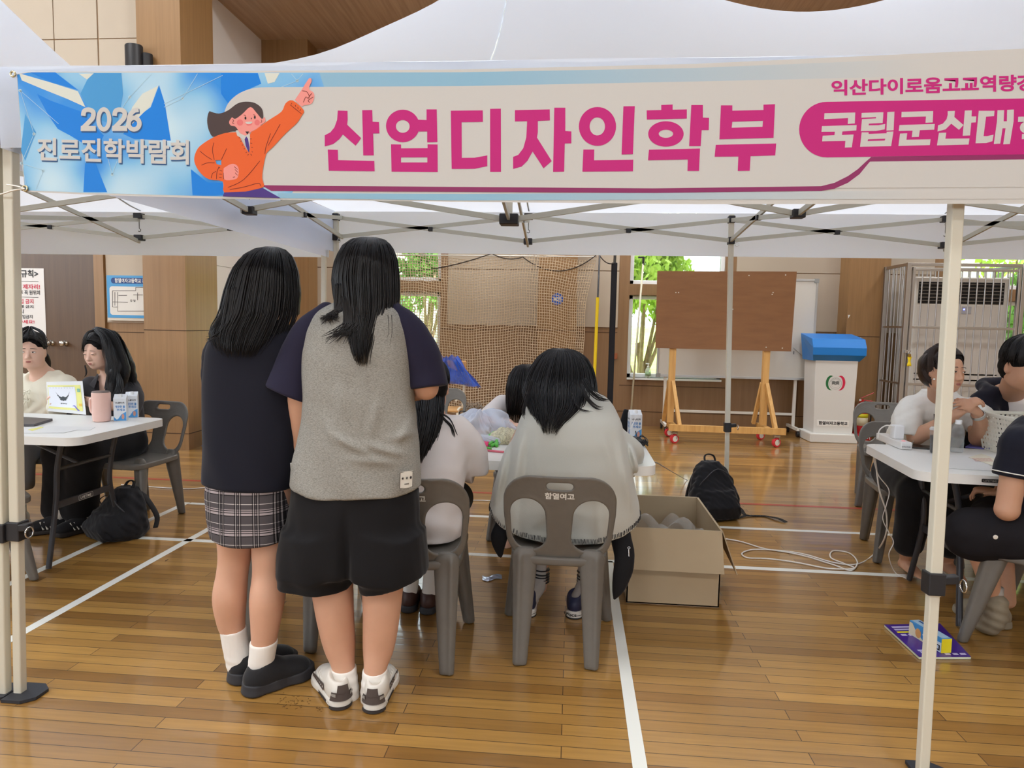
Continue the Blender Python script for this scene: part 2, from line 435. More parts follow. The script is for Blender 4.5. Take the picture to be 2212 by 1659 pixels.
# painted court lines: thin coats of paint on the boards
LINEW = mat('white_court_paint', (226, 228, 222), .35, coat=.3); LINER = mat('red_court_paint', (170, 62, 48), .35, coat=.3)
def line(x0, y0, x1, y1, m, n):
    o = MB().box((x0, y0, .0002), (x1, y1, .0012)).build('floor_line', m); props(o, n, 'floor line', 'painted court lines', 'structure')
w = .046
line(-2.32-w/2, -3, -2.32+w/2, 4.72, LINEW, 'white court line running from the front left toward the back wall')
line(-2.81-w/2, -3, -2.81+w/2, 4.72, LINEW, 'white court line passing under the left table legs')
line(.245-w/2, -3, .245+w/2, 3.9, LINEW, 'white court line beside the cardboard box, running to the viewer')
line(-2.78, 3.9-w/2, 9, 3.9+w/2, LINEW, 'nearer white court line crossing the hall from side to side')
line(-2.78, 4.70-w/2, 9, 4.70+w/2, LINEW, 'farther white court line crossing the hall from side to side')
line(-8, 5.38-w/2, 9, 5.38+w/2, LINER, 'red court line crossing the hall')

# ---- back wall with three windows
W1, W2, W3 = (-3.13, -1.86), (.758, 2.03), (4.85, 6.3)
WZ = [(.67, 1.80), (1.95, 3.25)]
mb = MB(); xs = [-4.6, W1[0], W1[1], W2[0], W2[1], W3[0], W3[1], 9.2]
for i in range(0, 7, 2): mb.box((xs[i], YB, 0), (xs[i+1], YB+.28, CEIL+.2))
for a, b_ in (W1, W2, W3):
    mb.box((a, YB, 0), (b_, YB+.28, WZ[0][0])); mb.box((a, YB, WZ[0][1]), (b_, YB+.28, WZ[1][0])); mb.box((a, YB, WZ[1][1]), (b_, YB+.28, CEIL+.2))
structure('wall_back', mb, OAKL)
mb = MB()
for x0, x1 in ((-4.0, W1[0]-.1), (-1.755, -.49), (.03, .61), (2.17, 3.52), (4.0, 4.70), (6.45, 9)):
    for z0, z1 in ((1.352, 2.115), (2.125, 3.2), (3.21, 4.4)): mb.box((x0, YB-.012, z0), (x1, YB+.002, z1))
structure('wall_back_panels', mb, BEIGE, bevel=.002)
mb = MB()
for x0, x1, z in ((-1.86, -.49, 1.285), (.03, .61, 1.285), (2.17, 3.52, 1.285), (2.17, 3.52, .20), (-1.86, -.49, .2), (.62, 2.17, .2), (.66, 2.14, .56), (.03, .61, .2)):
    mb.box((x0, YB-.003, z-.004), (x1, YB+.002, z+.004))
for x in (2.6, 3.05): mb.box((x-.003, YB-.003, .2), (x+.003, YB+.002, 1.28))
for x in (.1, .56): mb.box((x-.003, YB-.003, .2), (x+.003, YB+.002, 1.28))
structure('trim_1', mb, SEAM)
# columns standing proud of the back wall
def column(name, x0, x1, y0, y1, z1=CEIL, seamz=1.30):
    mb = MB().box((x0, y0, 0), (x1, y1, z1)); mb.mi = 1
    for z in (seamz, .17): mb.box((x0-.002, y0-.002, z-.004), (x1+.002, y1, z+.004))
    return structure(name, mb, [OAK, SEAM])
column('wall_column_1', 3.51, 4.01, YB-.33, YB+.01); column('wall_column_2', -.475, .04, YB-.33, YB+.01)
column('wall_column_3', -4.3, -3.63, YB-.33, YB+.01)

# ---- windows
def window(name, x0, x1):
    t = .055; f = None
    for (z0, z1), mull in zip(WZ, (x0+.38 if x0 < 0 else None, None)):
        mb = MB(); y0, y1 = YB+.06, YB+.14
        mb.box((x0, y0, z0), (x1, y1, z0+t)); mb.box((x0, y0, z1-t), (x1, y1, z1))
        mb.box((x0, y0, z0), (x0+t, y1, z1)); mb.box((x1-t, y0, z0), (x1, y1, z1))
        if mull: mb.box((mull, y0, z0), (mull+.07, y1, z1))
        if f is None: f = structure(name, mb, PVC, bevel=.006)
        else: mb.build('upper_sash', PVC, f, bevel=.006)
        MB().box((x0+.05, YB+.095, z0+.05), (x1-.05, YB+.103, z1-.05)).build('window_pane', glass(), f)
    if x0 > 0: MB().box((x0, YB-.05, WZ[0][0]-.025), (x1, YB+.12, WZ[0][0])).build('window_sill', PVC, f)
window('window_1', *W1); window('window_2', *W2); window('window_3', *W3)

# ---- left part: door wall, column, side wall
DX0, DX1 = -7.0, -5.08
mb = MB().box((-9, YL, 0), (DX0-.1, YL+.15, 6.6)).box((DX1, YL, 0), (-4.2, YL+.15, 6.6)).box((DX0-.1, YL, 2.5), (DX1, YL+.15, 6.6))
structure('wall_left_front', mb, OAK)
mb = MB()
for x0, x1 in ((-4.955, -4.2), (-6.9, -4.97)):
    zz = ((1.30, 2.10), (2.108, 2.9), (2.91, 3.6), (3.61, 4.21), (4.22, 5.0), (5.01, 6.5)) if x0 > -5 else ((2.6, 3.5), (3.51, 4.21), (4.22, 5.0), (5.01, 6.5))
    for z0, z1 in zz:
        if x0 < -5:
            mb.box((x0, YL-.012, z0), (-5.45, YL+.002, z1)); mb.box((-5.44, YL-.012, z0), (x1, YL+.002, z1))
        else: mb.box((x0, YL-.012, z0), (x1, YL+.002, z1))
structure('wall_left_panels', mb, BEIGE, bevel=.002)
mb = MB().box((-5.06, YL-.003, 1.196), (-4.2, YL+.002, 1.204)).box((-5.06, YL-.003, .22), (-4.2, YL+.002, .228)); structure('trim_2', mb, SEAM)
column('wall_column_4', -4.385, -3.93, 6.65, 7.27, 6.6, 1.235)
mb = MB().box((-4.6, 7.27, 0), (-4.27, YB, CEIL+.2)); structure('wall_left', mb, WHITEP)
mb = MB()
for z in (.9, 2.0, 3.1, 4.2): mb.box((-4.272, 7.27, z-.003), (-4.268, YB-.3, z+.003))
structure('trim_3', mb, mat('grey_seam', (170, 166, 160), .8))
# double door
d = MB(); d.box((DX0, YL+.03, 0), ((DX0+DX1)/2-.3, YL+.09, 2.45)); d.box(((DX0+DX1)/2-.29, YL+.03, 0), (DX1-.0, YL+.09, 2.45))
d.box((DX0-.1, YL+.06, 0), (DX1, YL+.12, 2.5)); dr = structure('door_1', d, wood('dark_door_veneer', (84, 62, 44), (98, 74, 52), (26, 26, .9), .45))
fr = MB().box((DX1, YL-.03, 0), (DX1+.11, YL+.02, 2.56)).box((DX0-.2, YL-.03, 2.45), (DX1, YL+.02, 2.56)); structure('trim_4', fr, OAK)
KNOB = mat('steel_knob', (200, 196, 188), .18, metal=1)
for kx, sg in ((-5.63, 1), (-5.47, 1)):
    k = MB(); k.M = Matrix.Translation((kx, YL+.03, 1.065)) @ Matrix.Rotation(PI/2, 4, 'X')
    k.lathe([(.03, 0), (.032, .006), (.014, .012), (.012, .035), (.022, .042), (.03, .055), (.031, .066), (.024, .076), (.008, .08)], 24); k.build('door_knob', KNOB, dr, smooth=4)

# ---- ceiling: low part over the back strip, bulkhead, high part over the hall
PLANK = wood('ceiling_planks', (158, 130, 104), (192, 164, 136), (18, .7, 1), .5)
mb = MB().box((-9, 7.7, CEIL), (9.2, YB+.3, CEIL+.12)); structure('ceiling', mb, PLANK)
mb = MB().box((-9, 7.58, CEIL), (9.2, 7.7, 6.62)); structure('ceiling_bulkhead', mb, wood('ceiling_planks_upright', (160, 134, 104), (184, 156, 124), (18, 1, .7), .5))
mb = MB().box((-9, -9, 6.6), (9.2, 7.7, 6.72)); structure('ceiling_hall', mb, mat('pale_ceiling', (214, 204, 190), .8))
# ---- side and rear walls of the hall (behind the viewer), with tall daylight openings
mb = MB().box((-9.2, -9, 0), (-9, YB, 2.0)).box((-9.2, -9, 4.2), (-9, YB, 6.7))
for y in (-9, -5.2, -1.2, 2.8, 6.6): mb.box((-9.2, y, 2.0), (-9, y+.6, 4.2))
structure('wall_side_left', mb, BEIGE)
mb = MB().box((9.2, -9, 0), (9.4, YB, 6.7)); structure('wall_right', mb, BEIGE)
mb = MB().box((-9, -9.2, 0), (9.2, -9, 2.2)).box((-9, -9.2, 4.2), (9.2, -9, 6.7))
for x0_, x1_ in ((-9, -4.9), (-2.3, -.7), (1.9, 3.5), (6.1, 9.2)): mb.box((x0_, -9.2, 2.2), (x1_, -9, 4.2))
structure('wall_rear', mb, BEIGE)

# ---- outdoors
LEAFY = mat('sunlit_leaves', (178, 204, 92), .6, var=.35, vscale=3, trans=.35)
LEAFD = mat('green_leaves', (120, 160, 78), .6, var=.35, vscale=3, trans=.3)
BARK = mat('bark', (150, 128, 104), .9, var=.3, vscale=9)
lawn = MB().grid(lambda u, v: (-20+48*u, YB+.6+26*v, -.15+1.7*max(0, v-.05)+.12*math.sin(u*40)*math.sin(v*23)), 60, 40)
props(lawn.build('lawn', mat('lawn_grass', (176, 206, 84), .9, var=.3, vscale=2.5)), kind='structure')
def tree(name, label, x, y, z, h, crown, n, lm, seed, group, leaf=.09, forks=5):
    r = random.Random(seed); t = thing(name, label, 'tree', (x, y, z), 0, group)
    tr = MB(); tr.tube(smooth_path([(0, 0, 0), (.05, .02, h*.2), (-.03, .05, h*.4)]), [.07-.002*i for i in range(13)], 8)
    for i in range(forks):
        a = r.uniform(0, 6.28); q = r.uniform(.5, 1.0)*crown
        tr.tube(smooth_path([(0, 0, h*.1*r.uniform(.3, 1.5)), (q*.35*math.cos(a), q*.35*math.sin(a), h*.35), (q*.8*math.cos(a), q*.8*math.sin(a), h*r.uniform(.6, .85))], 5), [.05-.003*k for k in range(11)], 6)
    tr.build('trunk', BARK, t, smooth=4)
    V = []; Fc = []
    blobs = [(r.uniform(-1, 1)*crown*.7, r.uniform(-1, 1)*crown*.7, h*r.uniform(.5, 1), r.uniform(.35, .6)*crown) for _ in range(14)]
    for i in range(n):
        bx, by, bz, br = r.choice(blobs)
        d = Vector((r.gauss(0, 1), r.gauss(0, 1), r.gauss(0, 1))).normalized()*br*r.uniform(.5, 1)
        p = Vector((bx, by, bz))+d; s_ = leaf*r.uniform(.6, 1.3)
        e = Euler((r.uniform(0, 6), r.uniform(0, 6), r.uniform(0, 6))).to_matrix(); a_, b_ = e @ Vector((s_, 0, 0)), e @ Vector((0, s_*.55, 0))
        k = len(V); V += [p-a_, p-b_, p+a_, p+b_]; Fc.append((k, k+1, k+2, k+3))
    m = MB(); m.v = V; m.f = Fc; m.m = [0]*len(Fc); m.build('foliage', lm, t, fix=False)
G = 'trees outside the windows'
tree('garden_tree', 'bushy yellow-green tree with forked bare stems outside the middle window', 1.15, 11.8, -.1, 3.0, 1.0, 5200, LEAFY, 1, G, .07, 8)
tree('garden_tree', 'taller dense green tree behind the middle window, to the left', -.2, 14.6, .1, 5.0, 1.6, 5200, LEAFY, 2, G, .1)
tree('garden_tree', 'tall green tree behind the middle window, to the right', 3.6, 14.5, .1, 5.2, 1.7, 5200, LEAFD, 3, G, .1)
tree('garden_tree', 'green tree seen through the left window beside the red brick corner', -3.3, 15.2, .1, 3.6, .9, 3000, LEAFD, 4, G, .09)
tree('garden_tree', 'low green shrub seen through the right window behind the cage', 7.3, 11.4, -.1, 2.2, .9, 4000, LEAFD, 5, G, .08)
tree('garden_tree', 'pale leafy tree high behind the right window', 8.6, 14.0, .1, 5.2, 1.6, 4200, LEAFY, 6, G, .1)
b = thing('annex_building', 'pale plastered building with a red brick corner outside the left window', 'building', (-5.2, 17.5, .2))
MB().box((-4.5, 0, 0), (2.2, 4, 5.2)).build('wall', mat('pale_plaster', (236, 234, 230), .8), b)
MB().box((2.2, -.1, 0), (2.75, 4, 5.3)).build('brick_corner', mat('red_brick', (196, 116, 92), .85, var=.15, vscale=14), b)
m = MB()
for zz in (1.0, 3.0): m.box((-.6, -.04, zz), (.9, .02, zz+1.1))
m.build('window', mat('dark_pane', (120, 140, 150), .1), b)
b = thing('shed', 'low grey roofed shed outside the right window', 'building', (7.0, 17, .2))
MB().box((0, 0, 0), (5, 3, 3.2)).build('wall', mat('grey_render', (196, 188, 180), .8), b)
m = MB(); m.add([(-.2, -.3, 3.2), (5.2, -.3, 3.2), (5.2, 1.5, 4.4), (-.2, 1.5, 4.4), (-.2, 3.3, 3.2), (5.2, 3.3, 3.2)], [(0, 1, 2, 3), (3, 2, 5, 4)]); m.build('roof', mat('brown_roof', (150, 120, 104), .8), b)

# ================================================================== light
wd = bpy.data.worlds.new('sky'); SC.world = wd; wd.use_nodes = True
bg = wd.node_tree.nodes['Background']; bg.inputs[0].default_value = (.80, .90, 1.0, 1); bg.inputs[1].default_value = 6.5
def light(name, typ, loc, rot, energy, color=(1, 1, 1), sx=1., sy=1., **k):
    l = bpy.data.lights.new(name, typ); l.energy = energy; l.color = color
    if typ == 'AREA': l.shape = 'RECTANGLE'; l.size = sx; l.size_y = sy
    for a, v in k.items(): setattr(l, a, v)
    o = bpy.data.objects.new(name, l); COL.objects.link(o); o.location = loc; o.rotation_euler = rot
    return o
light('sun', 'SUN', (10, 0, 20), (math.radians(38), math.radians(40), 0), 9.0, (1, .95, .86), angle=math.radians(.6))
for x in (-5.0, -.8, 3.4): light('rear_window_daylight', 'AREA', (x+1.4, -8.9, 3.2), (PI/2, 0, 0), 38, (.90, .95, 1), 2.6, 2.0)
for y in (-2.9, 1.1, 5.0): light('side_window_daylight', 'AREA', (-8.9, y+.0, 3.1), (PI/2, 0, -PI/2), 36, (.90, .95, 1), 3.2, 2.2)
lampm = mat('lamp_diffuser', (255, 250, 240), .5, emit=2.2)
for x in (-6, -2, 2, 6):
    for y in (-3.5, .5, 4.5):
        t = thing('ceiling_lamp', 'square white hall lamp on the high ceiling', 'lamp', (x, y, 6.6), 0, 'hall ceiling lamps')
        MB().box((-.35, -.35, -.08), (.35, .35, 0)).build('housing', PVC, t)
        MB().box((-.32, -.32, -.085), (.32, .32, -.078)).build('diffuser', lampm, t)
        light('hall_lamp_light', 'AREA', (x, y, 6.5), (0, 0, 0), 78, (.96, .98, 1), .64, .64)
for x in (-.55, 1.1, 5.6):  # added fill lamps, kept out of view, to brighten back wall and rear valance
    t = thing('ceiling_lamp', 'added square fill lamp on the low ceiling, hidden behind the tent roof', 'lamp', (x, 8.45, CEIL), 0, 'added low fill lamps')
    MB().box((-.3, -.3, -.07), (.3, .3, 0)).build('housing', PVC, t); MB().box((-.27, -.27, -.075), (.27, .27, -.068)).build('diffuser', lampm, t)
    light('low_fill_light', 'AREA', (x, 8.45, CEIL-.1), (0, 0, 0), 62, (.95, .97, 1), .54, .54)
SC.view_settings.view_transform = 'Standard'; SC.view_settings.look = 'None'; SC.view_settings.exposure = 0.0; SC.view_settings.gamma = 1.0
SC.cycles.max_bounces = 8; SC.cycles.diffuse_bounces = 5; SC.cycles.glossy_bounces = 4; SC.cycles.transmission_bounces = 6; SC.cycles.transparent_max_bounces = 16
SC.cycles.caustics_reflective = False; SC.cycles.caustics_refractive = False; SC.cycles.sample_clamp_indirect = 6; SC.cycles.use_denoising = True
# ================================================================== canopy tents
CANVAS = mat('white_canopy_cloth', (231, 239, 252), .6, trans=.66, bump=.12, bscale=14, spec=.3)
POLE = mat('cream_painted_steel', (206, 202, 186), .4, spec=.4, bump=.03, bscale=120)
BARM = mat('grey_painted_bar', (182, 182, 170), .45)
BLKP = mat('black_plastic', (34, 33, 36), .45)
FOOT = mat('dark_foot_plate', (56, 58, 64), .55, metal=.4)
CHROME = mat('chrome', (205, 205, 205), .15, metal=1)
def tent(label, xs, y0, y1, legs, group, zt=2.2, zs=1.98, zp=3.3, vb=1.90, FX=(.022, .085), kd=1):
    # xs: leg positions along the front, legs: (top xyz, foot xyz)
    t = thing('canopy_tent', label, 'tent', ((xs[0]+xs[-1])/2, (y0+y1)/2, 0), 0, group)
    peaks = [(a+b)/2 for a, b in zip(xs, xs[1:])]; yc = (y0+y1)/2; hx = (xs[1]-xs[0])/2; hy = (y1-y0)/2
    p1, p2 = peaks[0], peaks[-1]
    def crest(x):
        return zp if p2 == p1 or not p1 < x < p2 else zp-.36*math.sin(PI*(x-p1)/(p2-p1))**2
    def tl(y): return .03*(y-yc)/hy
    def zroof(x, s): return zt+.02+(crest(x)-zt)*(.13*s+.87*s*s)
    # roof: rectangular contours rising to the crest
    mb = MB(); NS = 26; nx = 24*len(peaks); ny = 20; loops = []
    for i in range(NS+1):
        s = i/NS; q = 1-s; xa, xb = p1-hx*q-.02*q, p2+hx*q+.02*q; ya, yb = yc-hy*q-.045*q, yc+hy*q+.045*q; L = []
        for k in range(nx): L.append((xa+(xb-xa)*k/nx, ya))
        for k in range(ny): L.append((xb, ya+(yb-ya)*k/ny))
        for k in range(nx): L.append((xb-(xb-xa)*k/nx, yb))
        for k in range(ny): L.append((xa, yb-(yb-ya)*k/ny))
        w = [(x, y, zroof(x, s)+tl(y)+.006*math.sin(9*x+5*y)*math.sin(PI*s)) for x, y in L]
        loops.append(w)
    mb.rings(loops, cap=False)
    mb.build('roof', CANVAS, t, True, smooth=math.radians(35), weld=.0005)
    mb = MB(); L = loops[0]; N = len(L)
    for k in range(N):
        (x, y, z), (x2, y2, z2) = L[k], L[(k+1) % N]
        cols = []
        for (a, b, c) in ((x, y, z), (x2, y2, z2)):
            ox, oy = (a-(p1+p2)/2), (b-yc); f = .006*math.sin(a*7.3+b*5.1)
            cols.append([(a+f*(abs(oy) < hy), b+f*(abs(oy) >= hy), c-(c-vb)*j/4) for j in range(5)])
        for j in range(4): mb.add([cols[0][j], cols[1][j], cols[1][j+1], cols[0][j+1]], [(0, 1, 2, 3)])
    mb.build('valance', CANVAS, t, True, smooth=math.radians(35), weld=.0005)
    # raised seams on the slopes
    mb = MB()
    for px in peaks:
        for sgn in (-1, 1):
            pts = [(px, yc+sgn*hy*(1-i/12), zroof(px, i/12)+tl(yc+sgn*hy*(1-i/12))+.006) for i in range(12)]
            mb.tube(pts, .006, 5)
    mb.build('roof_seam', mat('seam_tape', (188, 194, 194), .6), t, True, smooth=4)
    # legs
    for (tp, ft) in legs:
        tp, ft = Vector(tp), Vector(ft); cl = ft.lerp(tp, .285)
        lg = MB().bar(cl-(tp-ft)*.02, tp, .035, up=(0, 1, 0)).bar(ft+Vector((0, 0, .008)), cl, .030, up=(0, 1, 0)).build('leg', POLE, t, True, bevel=.004)
        MB().bar(cl-(tp-ft)*.018, cl+(tp-ft)*.014, .050, up=(0, 1, 0)).bar(cl+Vector((.02*kd, -.012, .01)), cl+Vector((.062*kd, -.012, .015)), .026).build('clamp', BLKP, lg, True, bevel=.004)
        MB().tube([cl+Vector((.070*kd, -.03+.018*math.cos(a), .0+.018*math.sin(a))) for a in [2*PI*k/14 for k in range(14)]], .0025, 6, close=True).build('ring', CHROME, lg, True, smooth=4)
        MB().prism([(ft.x-FX[0], ft.y-.06), (ft.x+FX[1]-.035, ft.y-.06), (ft.x+FX[1], ft.y-.03), (ft.x+FX[1], ft.y+.03), (ft.x+FX[1]-.035, ft.y+.06), (ft.x-FX[0], ft.y+.06)],
                   lambda u, v: (u, v, .0015), lambda u, v: (u, v, .012)).build('foot_plate', FOOT, lg, True)
        for f_ in ((zt+tl(tp.y)-.03)/tp.z, (zs+tl(tp.y))/tp.z):
            c = ft.lerp(tp, f_); MB().box(c-Vector((.023, .030, .026)), c+Vector((.023, .030, .026))).build('bracket', BLKP, lg, True, bevel=.005)
        c = ft.lerp(tp, (zs+tl(tp.y))/tp.z)
        MB().tube([c+Vector((.035*kd, -.04, -.03+.014*math.sin(a)))+Vector((.014*math.cos(a), 0, 0)) for a in [2*PI*k/12 for k in range(12)]], .002, 5, close=True).build('pull_ring', CHROME, lg, True, smooth=4)
    # scissor trusses
    nodes = {}
    def span(A, B, a_t=zt-.035, a_b=zs, b_t=zt-.035, b_b=zs, mid=True, off=None):
        A, B = Vector(A), Vector(B); M = (A+B)/2; o = Vector(off or (0, 0, 0))
        def P(p, z): return Vector((p.x, p.y, z+tl(p.y)))+o
        br = MB(); jt = MB(); up = (0, 0, 1)
        mt, mbm = zt-.02, zs-.02
        br.bar(P(A, a_t), P(M, mbm), .014, .028); br.bar(P(A, a_b), P(M, mt), .014, .028)
        br.bar(P(M, mt), P(B, b_b), .014, .028); br.bar(P(M, mbm), P(B, b_t), .014, .028)
        br.build('scissor_truss', BARM, t, True)
        jb = lambda c, s_: MB().box(c-Vector(s_), c+Vector(s_)).build('truss_joint', BLKP, t, True, bevel=.004)
        for z in (mt, mbm): jb(P(M, z), (.032, .030, .022))
        for f_ in (.25, .75): jb(P(A.lerp(B, f_), (a_t+mbm)/2), (.018, .018, .016))
        MB().tube([P(M, mt-.02), P(M, mt-.09)]+[P(M, mt-.11)+Vector((.012*math.cos(a), 0, .012*math.sin(a))) for a in (1.5, .6, -.6, -1.6, -2.6)], .0028, 6).build('hook', mat('hook_wire', (70, 74, 80), .4, metal=.6), t, True, smooth=4)
        return M
    for i in range(len(xs)-1):
        span((xs[i], y0+.075, 0), (xs[i+1], y0+.075, 0)); span((xs[i], y1-.02, 0), (xs[i+1], y1-.02, 0))
    for x in xs: span((x+.05*((x < xs[0]+.1)-(x > xs[-1]-.1)), y0, 0), (x+.05*((x < xs[0]+.1)-(x > xs[-1]-.1)), y1, 0))
    for px, (xa, xb) in zip(peaks, zip(xs, xs[1:])):
        br = MB(); C = Vector((px, yc, 0)); zc0, zc1 = zs-.06, zt+.06
        for q in ((xa, yc), (xb, yc), (px, y0+.02), (px, y1-.02)):
            q = Vector((q[0], q[1], 0))
            br.bar(Vector((q.x, q.y, zt-.02)), C+Vector((0, 0, zc0)), .014, .028); br.bar(Vector((q.x, q.y, zs-.02)), C+Vector((0, 0, zc1)), .014, .028)
        br.build('centre_truss', BARM, t, True)
        MB().box(C+Vector((-.05, -.045, zc0-.028)), C+Vector((.05, .045, zc0+.028))).box(C+Vector((-.04, -.04, zc1-.02)), C+Vector((.04, .04, zc1+.03))).build('centre_hub', BLKP, t, True, bevel=.005)
        MB().bar(C+Vector((0, 0, zc0)), C+Vector((0, 0, zp-.03)), .03, up=(0, 1, 0)).build('centre_pole', POLE, t, True)
    return t
TX = (-1.85, 1.14, 4.13); TY0, TY1 = 2.16, 5.22
LG = []
for x, bx in zip((-1.885, 1.123, 4.13), (-1.945, 1.108, 4.13)): LG.append(((x, TY0+.02, 2.14), (bx, TY0-.07 if x > 0 else TY0+.02, 0)))
for x, bx in zip(TX, (-1.85, 1.20, 4.15)): LG.append(((x, TY1, 2.2), (bx, TY1, 0)))
tent('long white canopy tent carrying the printed banner, sheltering the middle and right tables', TX, TY0, TY1, LG, 'white canopy tents', 2.165)
LX = (-4.95, -1.945)
LG = [((LX[0], TY0+.02, 2.12), (LX[0], TY0+.02, 0)), ((LX[1]+.01, TY0+.01, 2.12), (LX[1]-.05, TY0+.01, 0)), ((LX[0], TY1, 2.2), (LX[0], TY1, 0)), ((LX[1], TY1+.0, 2.2), (LX[1]-.02, TY1, 0))]
tent('smaller white canopy tent beyond the banner edge, over the left table', LX, TY0-.01, TY1, LG, 'white canopy tents', 2.15, vb=1.86, FX=(.085, .022), kd=-1)

# ================================================================== printed banner
YBN = 2.098
def Z(ox, oy, k): return lambda p: (ox+p[0]*k, oy+p[1]*k)
Z1 = Z(0, 0, .36166); Z2 = Z(700, 0, .36166); Z3 = Z(1412, 0, .36166); Z8 = Z(400, 140, .18079); ZR = Z(1700, 100, .23146)
def onb(layer): return lambda u, v: at(u, v, YBN-.0003*layer)
def art(name, layer, m, polys, parent):              # polys: (outline, holes) in photograph pixels of the banner plane
    mb = MB()
    for p, h in polys: mb.poly(p, h, onb(layer))
    return mb.build(name, m, parent, True, fix=False)
def stroke(pts, w):                                   # thin printed line as a strip outline
    pts = [Vector((p[0], p[1])) for p in pts]; L = []; R_ = []
    for i, p in enumerate(pts):
        d = (pts[min(i+1, len(pts)-1)]-pts[max(i-1, 0)]).normalized(); n = Vector((-d.y, d.x))*w/2
        L.append(tuple(p+n)); R_.append(tuple(p-n))
    return L+R_[::-1]
def curve2(pts, n=6): return [(p.x, p.y) for p in smooth_path([(a, b, 0) for a, b in pts], n)]
BW = mat('banner_white', (208, 206, 202), .45, trans=.16, spec=.35)
def ink(name, rgb): return mat('ink_'+name, rgb, .45, spec=.3, trans=.08)
MAG = ink('magenta', (192, 22, 120)); DMAG = ink('dark_magenta', (140, 40, 96)); PALE = ink('pale_blue', (150, 196, 220))
bn = thing('banner', 'long printed banner with magenta lettering and a cartoon girl along the tent front', 'banner', tuple(at(1106, 300, YBN)))
outline = [(36, 160), (60, 155), (400, 154), (1000, 150), (1500, 138), (2212, 105), (2900, 72), (2960, 436), (2212, 440), (1500, 441), (1000, 436), (500, 430), (200, 421), (53, 414)]
mb = MB(); mb.prism(outline, lambda u, v: at(u, v, YBN+.001), lambda u, v: at(u, v, YBN)); mb.build('banner_sheet', BW, bn, True)
# blue printed field
def blue_field():
    m = bpy.data.materials.new('ink_blue_field'); m.use_nodes = True; nt = m.node_tree; L = nt.links; b = nt.nodes['Principled BSDF']; b.inputs['Roughness'].default_value = .45
    tc = nt.nodes.new('ShaderNodeTexCoord'); n = nt.nodes.new('ShaderNodeTexNoise'); n.inputs['Scale'].default_value = 4.2; n.inputs['Detail'].default_value = 1
    L.new(tc.outputs['Object'], n.inputs['Vector']); r = nt.nodes.new('ShaderNodeValToRGB'); e = r.color_ramp.elements
    e[0].position = .34; e[0].color = (*lin((20, 132, 216)), 1); e[1].position = .74; e[1].color = (*lin((190, 216, 228)), 1)
    q = e.new(.5); q.color = (*lin((124, 182, 220)), 1)
    L.new(n.outputs['Fac'], r.inputs[0]); L.new(r.outputs[0], b.inputs['Base Color']); return m
art('printed_field', 1, blue_field(), [([(37, 161), (62, 157), (400, 157), (700, 157), (760, 172), (700, 300), (625, 427), (420, 423), (200, 417), (54, 411)], [])], bn)
DB, MBL, CR = ink('strong_blue', (8, 126, 222)), ink('mid_blue', (70, 152, 212)), ink('cream', (214, 218, 208))
z1 = lambda L: [Z1(p) for p in L]
art('printed_shapes', 2, DB, [(z1([(180, 432), (330, 432), (470, 540), (300, 490)]), []), (z1([(220, 560), (300, 600), (480, 665), (620, 810), (570, 900), (420, 810), (345, 770), (290, 690)]), []),
    (z1([(950, 508), (985, 620), (1020, 840), (800, 830), (735, 800), (820, 700), (900, 640)]), []), (z1([(508, 975), (570, 975), (640, 1148), (498, 1147)]), []),
    (z1([(1320, 437), (1540, 437), (1560, 500), (1420, 560), (1380, 640), (1320, 560)]), []), (z1([(1140, 1010), (1240, 1090), (1330, 1090), (1335, 1165), (1150, 1165)]), [])], bn)
art('printed_highlights', 2.2, CR, [(z1([(115, 438), (300, 492), (465, 545), (510, 640), (400, 590), (250, 530), (130, 480)]), []), (z1([(945, 512), (900, 630), (830, 700), (735, 795), (790, 640), (850, 560)]), []), (z1([(470, 440), (560, 438), (520, 475)]), []), (z1([(1580, 437), (1670, 437), (1640, 490), (1600, 500)]), [])], bn)
art('printed_facets', 2.1, MBL, [(z1([(540, 437), (725, 437), (735, 560), (700, 760), (560, 700), (480, 560)]), []), (z1([(150, 680), (215, 790), (150, 960), (125, 900)]), [])], bn)
net = [[(120, 540), (203, 800)], [(203, 800), (128, 975)], [(128, 975), (258, 1018)], [(128, 975), (165, 1140)], [(258, 1018), (215, 1130)], [(120, 540), (350, 740)], [(775, 580), (905, 440)], [(775, 580), (690, 700)], [(1090, 588), (1180, 440)], [(1090, 588), (980, 640)], [(1330, 450), (980, 620)], [(1775, 483), (1740, 440)], [(1775, 483), (1810, 440)], [(1775, 483), (1680, 520)], [(670, 1043), (640, 930)], [(670, 1043), (700, 960)]]
art('printed_network', 3, ink('faint_white', (178, 208, 222)), [(stroke(z1(l), .9), []) for l in net]+[(ellipse(*Z1(c), 3.4, 3.4, 12), []) for c in ((120, 540), (203, 800), (128, 975), (258, 1018), (775, 580), (1090, 588), (1775, 483), (670, 1043))], bn)
